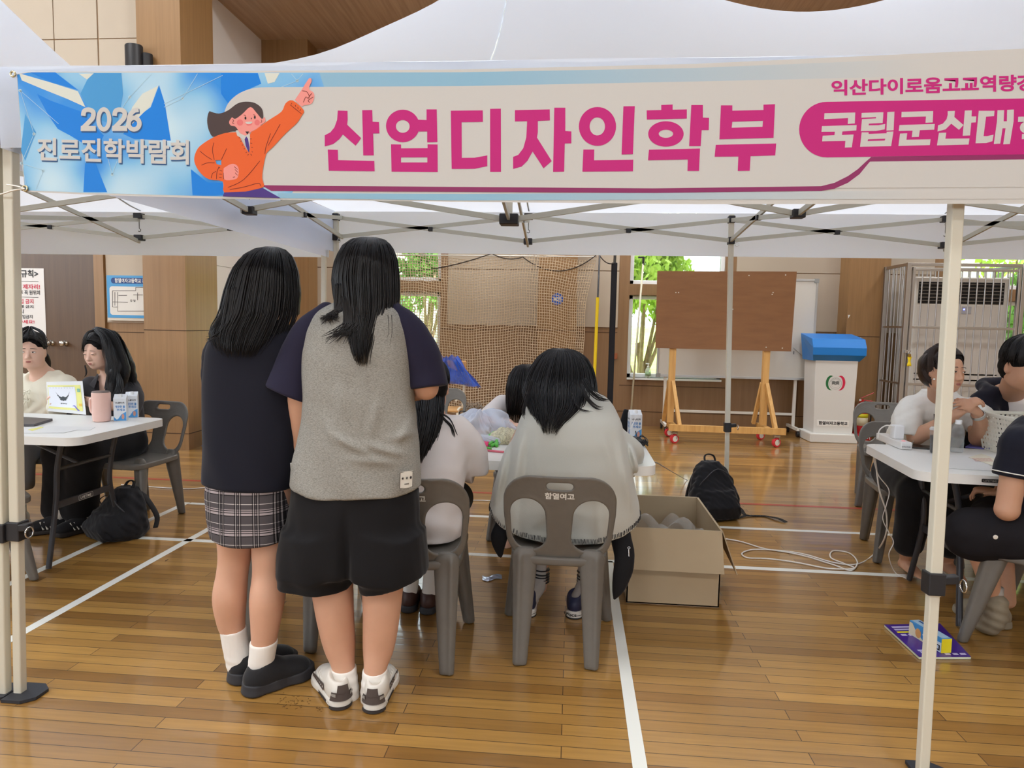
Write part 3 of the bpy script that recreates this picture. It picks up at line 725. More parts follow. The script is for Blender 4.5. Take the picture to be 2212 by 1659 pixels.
# white field with rounded left end, blue bands
wf = curve2([(625, 405), (520, 395), (478, 320), (484, 245), (505, 210), (545, 191), (600, 188)], 6)+[(1000, 186), (1500, 176), (2212, 160), (2960, 124), (2960, 402), (2212, 404), (1500, 408)]
art('white_field', 3, BW, [(wf, [])], bn)
def fade_band():
    m = bpy.data.materials.new('ink_fading_band'); m.use_nodes = True; nt = m.node_tree; L = nt.links; b = nt.nodes['Principled BSDF']; b.inputs['Roughness'].default_value = .45
    tc = nt.nodes.new('ShaderNodeTexCoord'); sx = nt.nodes.new('ShaderNodeSeparateXYZ'); L.new(tc.outputs['Object'], sx.inputs[0])
    r = nt.nodes.new('ShaderNodeMapRange'); r.inputs[1].default_value = -.3; r.inputs[2].default_value = 1.0; L.new(sx.outputs[0], r.inputs[0])
    mx = nt.nodes.new('ShaderNodeMix'); mx.data_type = 'RGBA'; mx.inputs[6].default_value = (*lin((142, 188, 214)), 1); mx.inputs[7].default_value = (*lin((208, 206, 202)), 1)
    L.new(r.outputs[0], mx.inputs[0]); L.new(mx.outputs[2], b.inputs['Base Color'])
    t = nt.nodes.new('ShaderNodeBsdfTranslucent'); L.new(mx.outputs[2], t.inputs[0]); ms = nt.nodes.new('ShaderNodeMixShader'); ms.inputs[0].default_value = .16
    L.new(b.outputs[0], ms.inputs[1]); L.new(t.outputs[0], ms.inputs[2]); L.new(ms.outputs[0], nt.nodes['Material Output'].inputs[0]); return m
FB = fade_band()
art('blue_band', 2.5, FB, [([(690, 157), (1000, 156), (1500, 147), (2212, 118), (2960, 80), (2960, 130), (2212, 162), (1500, 178), (1000, 187), (700, 188)], []), ([(600, 417), (1000, 419), (1500, 416), (2960, 402), (2960, 428), (1500, 431), (1000, 433), (600, 428)], [])], bn)
art('magenta_rule', 4, DMAG, [([Z1(p) for p in ((1560, 1106), (1900, 1110))]+[Z3(p) for p in ((0, 1125), (1000, 1112), (1080, 1092), (1160, 1052), (1220, 1010), (1268, 965), (1300, 937), (2212, 922), (3400, 905), (3400, 935), (2212, 952), (1292, 965), (1275, 985), (1230, 1040), (1160, 1092), (1080, 1127), (1000, 1140), (0, 1152))]+[Z1(p) for p in ((1900, 1142), (1620, 1140))], [])], bn)
# heading
z2 = lambda L: [Z2(p) for p in L]; z3 = lambda L: [Z3(p) for p in L]
def el(zf, cx, cy, rx, ry): return [zf(p) for p in ellipse(cx, cy, rx, ry, 44)]
head = [
 (z2([(82, 660), (140, 662), (141, 715), (138, 745), (222, 825), (188, 870), (112, 803), (92, 830), (55, 860), (4, 875), (4, 808), (38, 790), (62, 760), (78, 715)]), []),
 (z2([(228, 658), (288, 657), (290, 727), (328, 729), (331, 797), (293, 797), (297, 928), (234, 928)]), []), (z2([(22, 893), (82, 895), (84, 956), (300, 961), (302, 1023), (28, 1020)]), []),
 (el(Z2, 470, 752, 100, 97), [el(Z2, 470, 755, 41, 38)]),  (z2([(400, 862), (460, 863), (460, 886), (618, 885), (618, 862), (678, 863), (679, 1027), (403, 1025)]), [z2([(460, 940), (617, 940), (617, 970), (460, 970)])]),
 (z2([(757, 661), (948, 659), (949, 728), (822, 730), (823, 943), (900, 942), (975, 928), (975, 992), (900, 1008), (860, 1009), (762, 1009)]), []), (z2([(992, 650), (1056, 649), (1057, 1026), (992, 1026)]), []),
 (z2([(1140, 658), (1348, 653), (1349, 719), (1277, 722), (1277, 790), (1272, 822), (1360, 962), (1311, 1005), (1246, 905), (1215, 960), (1180, 995), (1129, 1009), (1129, 937), (1160, 925), (1190, 885), (1208, 820), (1213, 724), (1140, 725)]), []),
 (z2([(1375, 643), (1441, 643), (1441, 782), (1477, 785), (1477, 856), (1438, 857), (1434, 1025), (1368, 1026)]), []),
 (el(Z2, 1633, 755, 111, 116), [el(Z2, 1632, 755, 46, 54)]), (z2([(1788, 635), (1856, 634), (1845, 921), (1777, 923)]), []), (z2([(1549, 893), (1614, 893), (1613, 957), (1847, 954), (1845, 1023), (1543, 1025)]), []),
 (z2([(2014, 627), (2082, 624), (2082, 655), (2167, 653), (2167, 708), (1928, 714), (1927, 659), (2014, 657)]), []), (el(Z2, 2042, 800, 106, 76), [el(Z2, 2042, 799, 43, 24)]),
 (z3([(225, 627), (294, 627), (294, 702), (331, 704), (329, 777), (287, 777), (281, 873), (212, 873)]), []), (z3([(-28, 894), (277, 887), (271, 1021), (202, 1021), (204, 953), (-34, 957)]), []),
 (z3([(402, 629), (470, 629), (470, 661), (656, 657), (656, 625), (725, 622), (716, 823), (393, 832)]), [z3([(470, 727), (653, 721), (650, 757), (466, 763)])]),
 (z3([(371, 865), (732, 857), (726, 928), (579, 933), (574, 1020), (502, 1021), (506, 935), (364, 936)]), [])]
art('heading_lettering', 5, MAG, head, bn)
art('heading_stroke', 5.2, MAG, [(z2([(560, 715), (612, 717), (612, 653), (673, 653), (677, 848), (616, 850), (616, 785), (560, 785)]), [])], bn)
pill = [Z3((1035+166*math.cos(a)*1.0-.0, 774-166*math.sin(a))) for a in [math.radians(90+180*k/20) for k in range(21)]]
art('magenta_pill', 5, MAG, [(pill+z3([(2212, 922), (3400, 903), (3400, 566), (2212, 588)]), [])], bn)
zr = lambda L: [ZR(p) for p in L]
uni = [
 (zr([(350, 625), (637, 618), (633, 720), (567, 724), (570, 670), (347, 680)]), []), (zr([(327, 745), (650, 735), (647, 785), (517, 795), (513, 828), (622, 823), (605, 943), (540, 945), (545, 883), (328, 887), (333, 835), (443, 830), (447, 797), (322, 798)]), []),
 (zr([(697, 622), (900, 615), (893, 715), (765, 722), (762, 738), (850, 737), (917, 725), (912, 775), (830, 790), (690, 792), (700, 680), (830, 673), (832, 660), (695, 667)]), []), (zr([(937, 614), (1003, 610), (995, 783), (928, 787)]), []),
 (zr([(697, 803), (762, 803), (762, 818), (930, 812), (930, 798), (994, 795), (972, 932), (682, 938)]), [zr([(757, 868), (918, 862), (912, 880), (752, 885)])]),
 (zr([(1070, 612), (1365, 604), (1360, 710), (1293, 714), (1297, 655), (1068, 662)]), []), (zr([(1050, 735), (1380, 725), (1374, 778), (1240, 783), (1230, 845), (1165, 848), (1172, 787), (1043, 790)]), []), (zr([(1055, 815), (1122, 812), (1115, 872), (1340, 868), (1333, 922), (1040, 930)]), []),
 (zr([(1500, 605), (1567, 603), (1562, 660), (1648, 735), (1605, 780), (1533, 722), (1480, 775), (1405, 795), (1410, 738), (1455, 722), (1490, 680), (1500, 640)]), []), (zr([(1660, 600), (1725, 598), (1722, 655), (1767, 655), (1762, 710), (1720, 712), (1708, 832), (1640, 835)]), []), (zr([(1418, 808), (1487, 806), (1478, 863), (1703, 860), (1695, 917), (1400, 925)]), []),
 (zr([(1790, 602), (1937, 602), (1932, 652), (1858, 657), (1835, 838), (1870, 838), (1928, 825), (1918, 885), (1860, 903), (1760, 905)]), []), (zr([(1965, 597), (2027, 596), (2022, 700), (2052, 700), (2055, 593), (2118, 590), (2115, 700), (2080, 912), (2018, 915), (2040, 765), (2012, 765), (1990, 908), (1930, 912), (1960, 700)]), []),
]
art('white_lettering', 6, BW, uni, bn)
def quad(c, layer):                                   # unit box to a quadrilateral of the banner: bl, br, tr, tl
    def f(u, v):
        x = (c[0][0]*(1-u)+c[1][0]*u)*(1-v)+(c[3][0]*(1-u)+c[2][0]*u)*v; y = (c[0][1]*(1-u)+c[1][1]*u)*(1-v)+(c[3][1]*(1-u)+c[2][1]*u)*v
        return at(x, y, YBN-.0003*layer)
    return f
mb = MB(); put_text(mb, '학교', quad([(2196, 317), (2364, 312), (2368, 240), (2200, 245)], 6), .045); mb.build('white_lettering', BW, bn, True, fix=False)
mb = MB(); put_text(mb, '익산다이로움고교역량강', quad([(1796, 207), (2236, 196), (2236, 160), (1796, 173)], 5), .032); mb.build('small_lettering', MAG, bn, True, fix=False)
NAVY_INK = ink('shadow_blue', (46, 84, 132))
for lay, m, dx, dy, nm in ((4, NAVY_INK, 2, 3, 'lettering_shadow'), (5, BW, 0, 0, 'year_lettering')):
    mb = MB(); dg = lambda L: [(p[0]+dx, p[1]+dy) for p in L]; ring_ = lambda c, o, i: (dg([Z1(p) for p in ellipse(*c, *o)]), [dg([Z1(p) for p in ellipse(*c, *i)])])
    two = lambda o: dg(stroke(curve2([Z1((x+o, y)) for x, y in ((497, 692), (503, 664), (528, 655), (556, 668), (554, 702), (530, 730), (498, 762))], 5), 10))
    for p_, h_ in [(two(0), []), (two(187), []), (dg([Z1(p) for p in ((483, 752), (572, 752), (572, 783), (481, 783))]), []), (dg([Z1(p) for p in ((670, 752), (759, 752), (759, 783), (668, 783))]), []), ring_((620, 713), (45, 73), (20, 46)), ring_((800, 738), (46, 48), (19, 21)), (dg(stroke(curve2([Z1(p) for p in ((768, 735), (776, 690), (800, 662), (828, 656))], 5), 10)), [])]: mb.poly(p_, h_, onb(lay+.05*len(mb.f)/400))
    put_text(mb, '진로진학박람회', quad([(80+dx, 347+dy), (408+dx, 356+dy), (408+dx, 302+dy), (80+dx, 297+dy)], lay), .026); mb.build(nm, m, bn, True, fix=False)
# printed cartoon girl
z8 = lambda L, n=4: [Z8(p) for p in curve2(L+[L[0]], n)[:-1]]
z8s = lambda L: [Z8(p) for p in L]
ORA, SKINI, HAIRI, PURI, BLKI = ink('orange', (226, 96, 36)), ink('cartoon_skin', (234, 148, 140)), ink('cartoon_hair', (72, 56, 54)), ink('purple', (72, 48, 128)), ink('black', (40, 24, 22))
girl = art('cartoon_hair', 6, HAIRI, [(z8([(290, 553), (400, 582), (510, 545), (620, 465), (720, 440), (830, 455), (910, 515), (932, 590), (915, 650), (780, 640), (640, 780), (540, 800), (350, 862), (290, 800), (263, 690), (270, 600)]), [])], bn)
art('cartoon_skin', 7, SKINI, [(z8([(560, 625), (600, 645), (680, 590), (778, 505), (850, 570), (915, 645), (950, 625), (956, 680), (905, 718), (890, 745), (800, 795), (742, 835), (690, 850), (645, 800), (600, 738), (545, 725), (525, 680)]), []),
   (z8([(1310, 420), (1390, 300), (1475, 168), (1505, 165), (1510, 200), (1478, 285), (1530, 330), (1543, 380), (1520, 450), (1480, 475), (1415, 485), (1390, 495)]), []),
   (z8([(460, 1240), (540, 1190), (600, 1190), (635, 1230), (635, 1320), (600, 1365), (470, 1370)]), [])], bn)
art('cartoon_jumper', 7.5, ORA, [(z8([(605, 805), (645, 850), (765, 1050), (775, 830), (850, 770), (1000, 660), (1150, 560), (1200, 460), (1285, 425), (1415, 540), (1390, 610), (1330, 700), (1200, 820), (1060, 970), (985, 1040), (960, 1090), (930, 1240), (920, 1350), (935, 1410), (925, 1465), (720, 1515), (470, 1530), (450, 1395), (290, 1370), (190, 1300), (120, 1190), (110, 1100), (150, 1000), (230, 930), (350, 860), (480, 815)], 3), [z8s([(358, 1140), (432, 1138), (430, 1200), (375, 1185)])])], bn)
art('cartoon_skin_front', 8, SKINI, [(z8([(460, 1235), (540, 1188), (600, 1190), (637, 1235), (635, 1320), (600, 1366), (468, 1370)]), [])], bn)
art('cartoon_collar', 8, BW, [(z8s([(605, 785), (630, 780), (650, 815), (720, 850), (770, 815), (775, 870), (770, 1000), (715, 920), (680, 882), (620, 845)]), []), (z8([(718, 683), (800, 680), (780, 705), (735, 705)]), [])], bn)
art('cartoon_tie', 8.5, PURI, [(z8s([(710, 890), (730, 855), (752, 885), (768, 985), (762, 1052), (725, 970)]), []), (z8s([(465, 1525), (720, 1515), (925, 1470), (1140, 1592), (800, 1583), (450, 1572)]), [])], bn)
ln = [[(175, 1030), (250, 1090), (320, 1132)], [(342, 930), (326, 1020), (348, 1135)], [(495, 1000), (432, 1135)], [(195, 1200), (270, 1170), (352, 1172)], [(312, 1355), (325, 1300), (370, 1272)], [(405, 1215), (380, 1280), (373, 1365)], [(1135, 710), (990, 965)], [(1020, 820), (965, 980), (953, 1065)], [(893, 1148), (700, 1370), (512, 1465)], [(533, 1490), (700, 1460), (850, 1418), (890, 1420), (902, 1450)], [(1255, 478), (1390, 585)], [(1400, 310), (1450, 320), (1480, 370), (1470, 400), (1440, 385), (1412, 448)], [(1512, 340), (1480, 380)], [(1530, 385), (1470, 425), (1490, 450)], [(585, 1215), (625, 1250)], [(595, 1250), (630, 1285)], [(597, 1290), (625, 1320)], [(570, 1345), (595, 1338)], [(415, 1225), (400, 1235)], [(412, 1260), (442, 1270)], [(405, 1305), (440, 1308)], [(405, 1345), (437, 1348)], [(455, 1290), (460, 1365)], [(560, 655), (580, 665), (565, 695), (585, 705)], [(910, 655), (915, 680), (902, 690)], [(700, 600), (725, 605)], [(815, 595), (838, 605)], [(640, 875), (655, 868)], [(660, 915), (676, 910)], [(678, 962), (693, 955)], [(700, 1005), (715, 1000)], [(725, 1052), (735, 1042)], [(745, 1080), (757, 1070)], [(775, 885), (795, 885)], [(780, 935), (800, 938)], [(790, 985), (808, 988)], [(795, 1035), (808, 1045)], [(783, 1065), (795, 1085)], [(1275, 455), (1268, 470)], [(1315, 480), (1322, 500)], [(1345, 505), (1350, 530)], [(1380, 530), (1370, 552)]]
art('cartoon_lines', 9, ink('maroon', (104, 30, 22)), [(stroke([Z8(p) for p in curve2(l, 4)], 1.1), []) for l in ln], bn)
art('cartoon_eyes', 9, BLKI, [([Z8(p) for p in ellipse(720, 636, 11, 18, 14)], []), ([Z8(p) for p in ellipse(832, 628, 11, 18, 14)], []), ([Z8(p) for p in ellipse(790, 642, 5, 10, 10)], []), (z8s([(718, 797), (765, 797), (742, 832)]), [])], bn)
art('cartoon_blush', 7.4, ink('blush', (226, 116, 116)), [([Z8(p) for p in ellipse(655, 690, 38, 38, 20)], []), ([Z8(p) for p in ellipse(860, 690, 32, 34, 20)], []), (z8([(722, 700), (800, 700), (785, 722), (745, 727)]), [])], bn)
# eyelets and tie cord
for px, py in ((28, 160), (54, 407)):
    p = at(px, py, YBN-.004)
    MB().tube([p+Vector((.008*math.cos(a), 0, .008*math.sin(a))) for a in [2*PI*k/20 for k in range(20)]], .003, 8, close=True).build('eyelet', mat('brass_eyelet', (196, 184, 150), .25, metal=1), bn, True, smooth=4)
MB().tube(smooth_path([at(54, 408, YBN-.006), at(30, 411, YBN-.01), at(8, 418, YBN+.02), at(-14, 422, YBN+.05), at(-10, 418, YBN+.12)]), .0025, 6).tube(smooth_path([at(54, 408, YBN-.006), at(36, 402, YBN+.0), at(14, 399, YBN+.04)]), .0025, 6).build('tie_cord', mat('white_cord', (226, 222, 214), .8), bn, True, smooth=4)
# ================================================================== chairs
GREYP = mat('grey_moulded_plastic', (104, 100, 94), .38, spec=.45, var=.04, vscale=30, bump=.04, bscale=400)
LETW = mat('white_lettering_paint', (226, 226, 220), .5)
def back_y(z, x=0.): return -.185-.30*(z-.43)+.55*x*x
def make_chair():
    t = thing('plastic_chair', 'chair', 'chair', (0, 0, 0), 0, 'grey moulded plastic chairs')
    S = SDF((-.26, -.34, .36), (.26, .02, .82), .005)
    def rb(u, v, hx, hz, r):
        qx, qz = np.abs(u)-hx+r, np.abs(v)-hz+r
        return np.sqrt(np.maximum(qx, 0)**2+np.maximum(qz, 0)**2)+np.minimum(np.maximum(qx, qz), 0)-r
    def fb(X, Y, Z):
        wid = .223-.02*np.clip((.62-Z)/.2, 0, 1)
        d = rb(X/wid*.223, Z-.595, .223, .188, .11)
        for s in (-1, 1): d = np.maximum(d, -rb(X-s*(.118+.012*np.clip((Z-.5)/.2, 0, 1)), Z-.572, .070, .112, .068))
        d = np.maximum(d, -rb(X, Z-.742, .052, .0145, .0144))
        rim = .0035*np.exp(-(d/.012)**2)
        return np.maximum(d, np.abs(Y-(-.185-.30*(Z-.43)+.55*X*X))-.0065-rim)
    S.fn(fb, (-.25, -.34, .37), (.25, .0, .80)); S.build('backrest', GREYP, t, blur=1)
    S = SDF((-.26, -.26, .36), (.26, .26, .47), .005)
    def fs(X, Y, Z):
        hx = .19+.07*(Y+.2)
        zc = .428-.018*np.exp(-((X/.14)**2+(Y/.15)**2))
        d2 = rb(X/hx*.2, Y-.01, .2, .215, .06)
        edge = np.exp(-((d2+.006)/.012)**2)
        return np.maximum(d2, np.maximum(Z-zc-.007-.002*edge, zc-.007-.022*edge-Z))
    S.fn(fs, (-.25, -.23, .37), (.25, .24, .46)); S.build('seat', GREYP, t, blur=1)
    for sx, sy in ((-1, 1), (1, 1), (-1, -1), (1, -1)):
        a = Vector((sx*(.165 if sy > 0 else .135), .165*sy-.02, .425)); b = Vector((sx*(.222 if sy > 0 else .142), .235*sy-(.02 if sy > 0 else .015), .012))
        S = SDF((min(a.x, b.x)-.08, min(a.y, b.y)-.08, -.005), (max(a.x, b.x)+.08, max(a.y, b.y)+.08, .47), .005)
        wt, wb = (.052, .030) if sy < 0 else (.045, .027)
        S.cap(a, wt, b, wb, flat=((0, 1, 0), .42)); S.cap(a+Vector((sx*.02, 0, 0)), .03, b+Vector((sx*.014, 0, 0)), .017, k=.012, flat=((1, 0, 0), .5))
        S.cap(a+Vector((0, .03*-sy, -.02)), .03, b+Vector((0, -.012*sy, 0)), .012, k=.01)
        S.keep(lambda X, Y, Z: .001-Z+0*X)
        S.build('leg', GREYP, t, blur=1)
    mb = MB(); put_text(mb, '함열여고', lambda u, v: ((.5-u)*-.115-.0, back_y(.688+.028*v)-.0075, .688+.028*v), .03)
    mb.build('lettering', LETW, t, fix=False)
    return t
chair0 = make_chair()
def put_chair(x, y, deg, label, first=[True]):
    o = chair0 if first[0] else copy_tree(chair0); first[0] = False
    o.location = (x, y, 0); o.rotation_euler = (0, 0, math.radians(deg)); o['label'] = label
    return o
put_chair(-.033, 2.87, 0, 'grey plastic chair under the person wrapped in the pale blanket')
put_chair(-.628, 2.735, 8, 'grey plastic chair under the long-haired person in the white tee')
put_chair(-1.17, 2.87, -3, 'grey plastic chair mostly hidden behind the two standing girls')
put_chair(-1.15, 5.75, 180, 'empty grey plastic chair below the blue plastic bag')
put_chair(-2.87, 4.22, 172, 'grey plastic chair under the dark-haired woman in charcoal at the left table')
put_chair(-3.42, 4.28, 180, 'grey plastic chair under the woman in the white blouse')
put_chair(-3.04, 3.16, -40, 'grey plastic chair mostly hidden behind the left double tent pole')
put_chair(2.07, 4.30, 176, 'grey plastic chair under the short-haired woman in the white shirt')
put_chair(2.52, 5.6, 168, 'empty grey plastic chair behind the short-haired woman')
put_chair(2.56, 4.42, 176, 'grey plastic chair under the man in the dark hoodie')
put_chair(2.07, 3.07, 42, 'grey plastic chair under the person in the navy polo at the right edge')
put_chair(-.26, 4.38, 180, 'grey plastic chair across the middle table under the person in white')

# ================================================================== folding tables
TABW = mat('white_table_plastic', (230, 230, 226), .42, bump=.05, bscale=500); TLEG = mat('charcoal_table_steel', (62, 62, 66), .4, metal=.3)
def make_table():
    t = thing('folding_table', 'table', 'table', (0, 0, 0), 0, 'white folding tables')
    hx, hy = .915, .385
    mb = MB(); mb.prism(rrect(-hx, -hy, hx, hy, .075, 8), lambda u, v: (u, v, .695), lambda u, v: (u, v, .738)); mb.build('tabletop', TABW, t, bevel=.008, smooth=math.radians(40), seg=3)
    for sx in (-1, 1):
        fr = MB()
        for sy in (-1, 1):
            p = smooth_path([(sx*.70, sy*.22, .70), (sx*.66, sy*.215, .53), (sx*.645, sy*.215, .34), (sx*.66, sy*.30, .008)], 6)
            MB().tube(p, .0145, 10).build('leg', TLEG, t, smooth=math.radians(60))
        fr.tube([(sx*.66, -.215, .53), (sx*.66, .215, .53)], .010, 8).tube([(sx*.66, -.05, .53), (sx*.18, 0, .69)], .010, 8)
        fr.bar((sx*.647, -.215, .33), (sx*.647, .215, .33), .012, .036); fr.build('brace', TLEG, t, smooth=math.radians(60))
        lb = MB(); put_text(lb, 'LIFETIME', lambda u, v, sx=sx: (sx*.654, (u-.5)*.085*sx, .323+.014*v), .01)
        lb.tube([(sx*.6535, a, b) for a, b in rrect(-.055, .316, .055, .344, .006, 3)], .0007, 4, close=True)
        lb.build('brace_label', LETW, t, fix=False)
    for sy in (-1, 1):
        b = MB().prism(rrect(-.035, .708, .035, .724, .004, 3), lambda u, v, s_=sy: (u+(-.62), s_*(hy), v), lambda u, v, s_=sy: (u+(-.62), s_*(hy+.002), v)).build('edge_badge', BLKP, t)
        m = MB(); put_text(m, 'LIFETIME', lambda u, v, s_=sy: ((u-.5)*-s_*.056-.62, s_*(hy+.0026), .7115+.009*v), .01); m.build('badge_lettering', mat('badge_grey', (150, 148, 140), .4), b, fix=False)
    return t
def put_table(o, x, y, deg, label):
    o.location = (x, y, 0); o.rotation_euler = (0, 0, math.radians(deg)); o['label'] = label; return o
T0 = make_table()
put_table(T0, -3.42, 3.63, -1.0, 'white folding table at the left with milk cartons and a pink mug')
put_table(copy_tree(T0), -.52, 3.44, 0, 'white folding table in the middle strewn with plastic bags and craft bits')
put_table(copy_tree(T0), 2.51, 3.46, -5.5, 'white folding table at the right with the perforated basket')

# ================================================================== board stand, whiteboard, podium
PINE = wood('pine', (196, 148, 84), (222, 178, 110), (30, 30, 2), .5); PLY = wood('brown_plywood', (128, 88, 56), (142, 100, 64), (2.5, 9, 14), .55)
t = thing('notice_board', 'large brown plywood board on a pine frame with red casters', 'board', (1.8, 8.35, 0))
p = lambda x, y: at(x, y, 8.33)
mb = MB().prism([(.985, 2.035), (2.595, 2.05), (2.58, 1.112), (.995, 1.118)], lambda u, v: (u, 8.32, v), lambda u, v: (u, 8.338, v)); mb.build('panel', PLY, t, True)
dots = MB()
for px, py in ((1460, 632), (1466, 632), (1618, 595), (1697, 594), (1670, 632), (1583, 668), (1668, 636), (1655, 750), (1690, 752)): c = at(px, py, 8.319); dots.box(c-Vector((.006, .001, .006)), c+Vector((.006, .002, .006)))
dots.build('paper_scraps', LETW, t, True)
for x in (1.21, 2.31):
    MB().bar((x, 8.37, .22), (x, 8.37, 1.55), .075, .06, up=(0, 1, 0)).build('post', PINE, t, True)
    MB().bar((x+.03, 8.14, .17), (x+.03, 8.66, .17), .06, .075).build('foot_beam', PINE, t, True)
    MB().bar((x+.08, 8.12, .2), (x+.01, 8.33, .72), .07, .04, up=(1, 0, 0)).bar((x-.04, 8.64, .2), (x-.02, 8.41, .72), .05, .04, up=(1, 0, 0)).build('diagonal_brace', PINE, t, True)
MB().bar((1.16, 8.10, .19), (2.50, 8.10, .185), .045, .075).build('cross_beam', PINE, t, True)
RED = mat('red_caster', (206, 52, 62), .4)
for x, y in ((1.235, 8.13), (2.40, 8.10), (1.235, 8.62), (2.36, 8.62)):
    c = MB(); c.M = Matrix.Translation((x, y, .055)) @ Matrix.Rotation(PI/2, 4, 'Y') @ Matrix.Rotation(math.radians(60), 4, 'X')
    c.lathe([(.02, -.018), (.053, -.018), (.055, -.012), (.055, .012), (.053, .018), (.02, .018)], 22); c.mi = 1; c.lathe([(.036, -.02), (.036, .02)], 20); w_ = c.build('caster', [RED, LETW], t, True, smooth=math.radians(40))
    MB().bar((x-.03, y, .05), (x-.03, y, .125), .006, .03).bar((x+.03, y, .05), (x+.03, y, .125), .006, .03).box((x-.035, y-.03, .12), (x+.035, y+.03, .134)).build('fork', CHROME, w_, True)
t = thing('whiteboard', 'wheeled whiteboard standing behind the brown plywood board', 'whiteboard', (2.1, 9.1, 0))
MB().box((1.13, 9.09, .745), (3.09, 9.115, 2.0)).build('panel', mat('white_enamel', (214, 212, 204), .16, coat=.3), t, True)
MB().box((1.11, 9.08, .72), (3.11, 9.12, .75)).box((1.11, 9.08, 1.99), (3.11, 9.12, 2.02)).box((1.11, 9.08, .72), (1.135, 9.12, 2.02)).box((3.085, 9.08, .72), (3.11, 9.12, 2.02)).build('frame', mat('aluminium', (196, 198, 198), .35, metal=.7), t, True, bevel=.003)
mb = MB()
for x in (1.11, 3.06):
    for z in (.715, 1.975): mb.box((x, 9.075, z), (x+.055, 9.124, z+.05))
mb.build('corner_caps', mat('grey_caps', (150, 152, 150), .5), t, True)
mb = MB(); put_text(mb, '1', lambda u, v: (2.845+.012*u, 9.088, 1.055+.04*v), .02); mb.bar((2.84, 9.088, 1.14), (2.96, 9.088, 1.04), .003, .008, up=(0, 1, 0)); mb.build('marks', mat('marker_grey', (120, 120, 118), .4), t, True, fix=False)
WHST = mat('white_painted_steel', (222, 220, 212), .4)
for x in (1.235, 2.90):
    MB().bar((x, 9.12, .1), (x, 9.12, .74), .035, up=(0, 1, 0)).build('upright', WHST, t, True)
    MB().bar((x, 8.9, .10), (x, 9.34, .10), .035).build('foot', WHST, t, True)
    for y in (8.92, 9.32): MB().tube([(x-.012, y, .04), (x+.012, y, .04)], .038, 14).build('caster', BLKP, t, True, smooth=math.radians(40))
MB().bar((1.235, 9.12, .27), (2.90, 9.12, .27), .03).build('cross_bar', WHST, t, True)

t = thing('podium', 'white podium with a bright blue top and a green and red emblem', 'podium', (3.2, 8.7, 0))
BLU = mat('podium_blue', (26, 122, 206), .4, spec=.4); PODW = mat('podium_white', (216, 216, 212), .45)
mb = MB(); mb.rings([[(2.985, 8.60, .11), (3.445, 8.60, .11), (3.445, 8.98, .11), (2.985, 8.98, .11)], [(2.955, 8.58, 1.03), (3.455, 8.58, 1.03), (3.455, 8.98, 1.03), (2.955, 8.98, 1.03)]]); mb.build('body', PODW, t, True, bevel=.004)
MB().box((2.93, 8.54, 0), (3.49, 9.0, .11)).build('plinth', PODW, t, True, bevel=.01)
prof = [(8.585, 1.0), (8.50, 1.075), (8.50, 1.165), (8.56, 1.27), (8.98, 1.33), (8.98, 1.0)]
L, R_ = [(2.95, y, z) for y, z in prof], [(3.47, y, z) for y, z in prof]
mb = MB(); q = [[(2.93 if z < 1.03 else 2.892, y, z) for y, z in prof], [(3.475 if z < 1.03 else 3.515, y, z) for y, z in prof]]; mb.rings(q); mb.build('desk_top', BLU, t, True, bevel=.004)
em = lambda u, v: (3.207+u, 8.584+(v*-.02), .74+v)
def arc(r0, r1, a0, a1, n=14, ox=0.):
    return [(ox+r0*math.cos(math.radians(a0+(a1-a0)*k/n)), r0*math.sin(math.radians(a0+(a1-a0)*k/n))) for k in range(n+1)]+[(r1*math.cos(math.radians(a1+(a0-a1)*k/n)), r1*math.sin(math.radians(a1+(a0-a1)*k/n))) for k in range(n+1)]
def emb(name, c, polys):
    mb = MB()
    for pl, h in polys: mb.poly(pl, h, lambda u, v: (3.207+u, 8.60-.02*(.625+v)/.92-.0016, .735+v))
    mb.build(name, c, t, True, fix=False)
cres = lambda s: [(s*(.055+.06*math.sin(math.radians(a))*1.0), .09*math.cos(math.radians(a))-.0) for a in range(0, 181, 12)][::1]+[(s*(.03+.055*math.sin(math.radians(a))), .085*math.cos(math.radians(a))-.005) for a in range(180, -1, -12)]
emb('emblem_green', mat('emblem_green', (36, 110, 62), .5), [(cres(-1), [])]); emb('emblem_red', mat('emblem_red', (206, 36, 74), .5), [(cres(1), [])])
emb('emblem_ring', mat('emblem_grey', (160, 162, 158), .5), [(ellipse(0, -.008, .072, .072, 36), [ellipse(0, -.008, .068, .068, 36)]), (ellipse(0, -.008, .052, .052, 36), [ellipse(0, -.008, .050, .050, 36)])]+[([( .06*math.cos(a)-.004, .06*math.sin(a)-.012), (.06*math.cos(a)+.004, .06*math.sin(a)-.012), (.06*math.cos(a)+.004, .06*math.sin(a)-.004), (.06*math.cos(a)-.004, .06*math.sin(a)-.004)], []) for a in [math.radians(k) for k in range(30, 160, 16)]])
emb('emblem_book', mat('emblem_ink', (110, 112, 110), .5), [([(-.042, .018), (-.02, .024), (0, .014), (.02, .024), (.042, .018), (.042, -.022), (.02, -.016), (0, -.026), (-.02, -.016), (-.042, -.022)], [[(-.002, .004), (.002, .004), (.002, -.018), (-.002, -.018)]])])
MB().box((3.02, 8.594, .20), (3.40, 8.599, .275)).build('name_plate', mat('paper_white', (232, 232, 228), .6), t, True)
mb = MB(); put_text(mb, '함열여자고등학교', lambda u, v: (3.04+.34*u, 8.592, .215+.045*v), .035); mb.build('name_lettering', BLKP, t, True, fix=False)

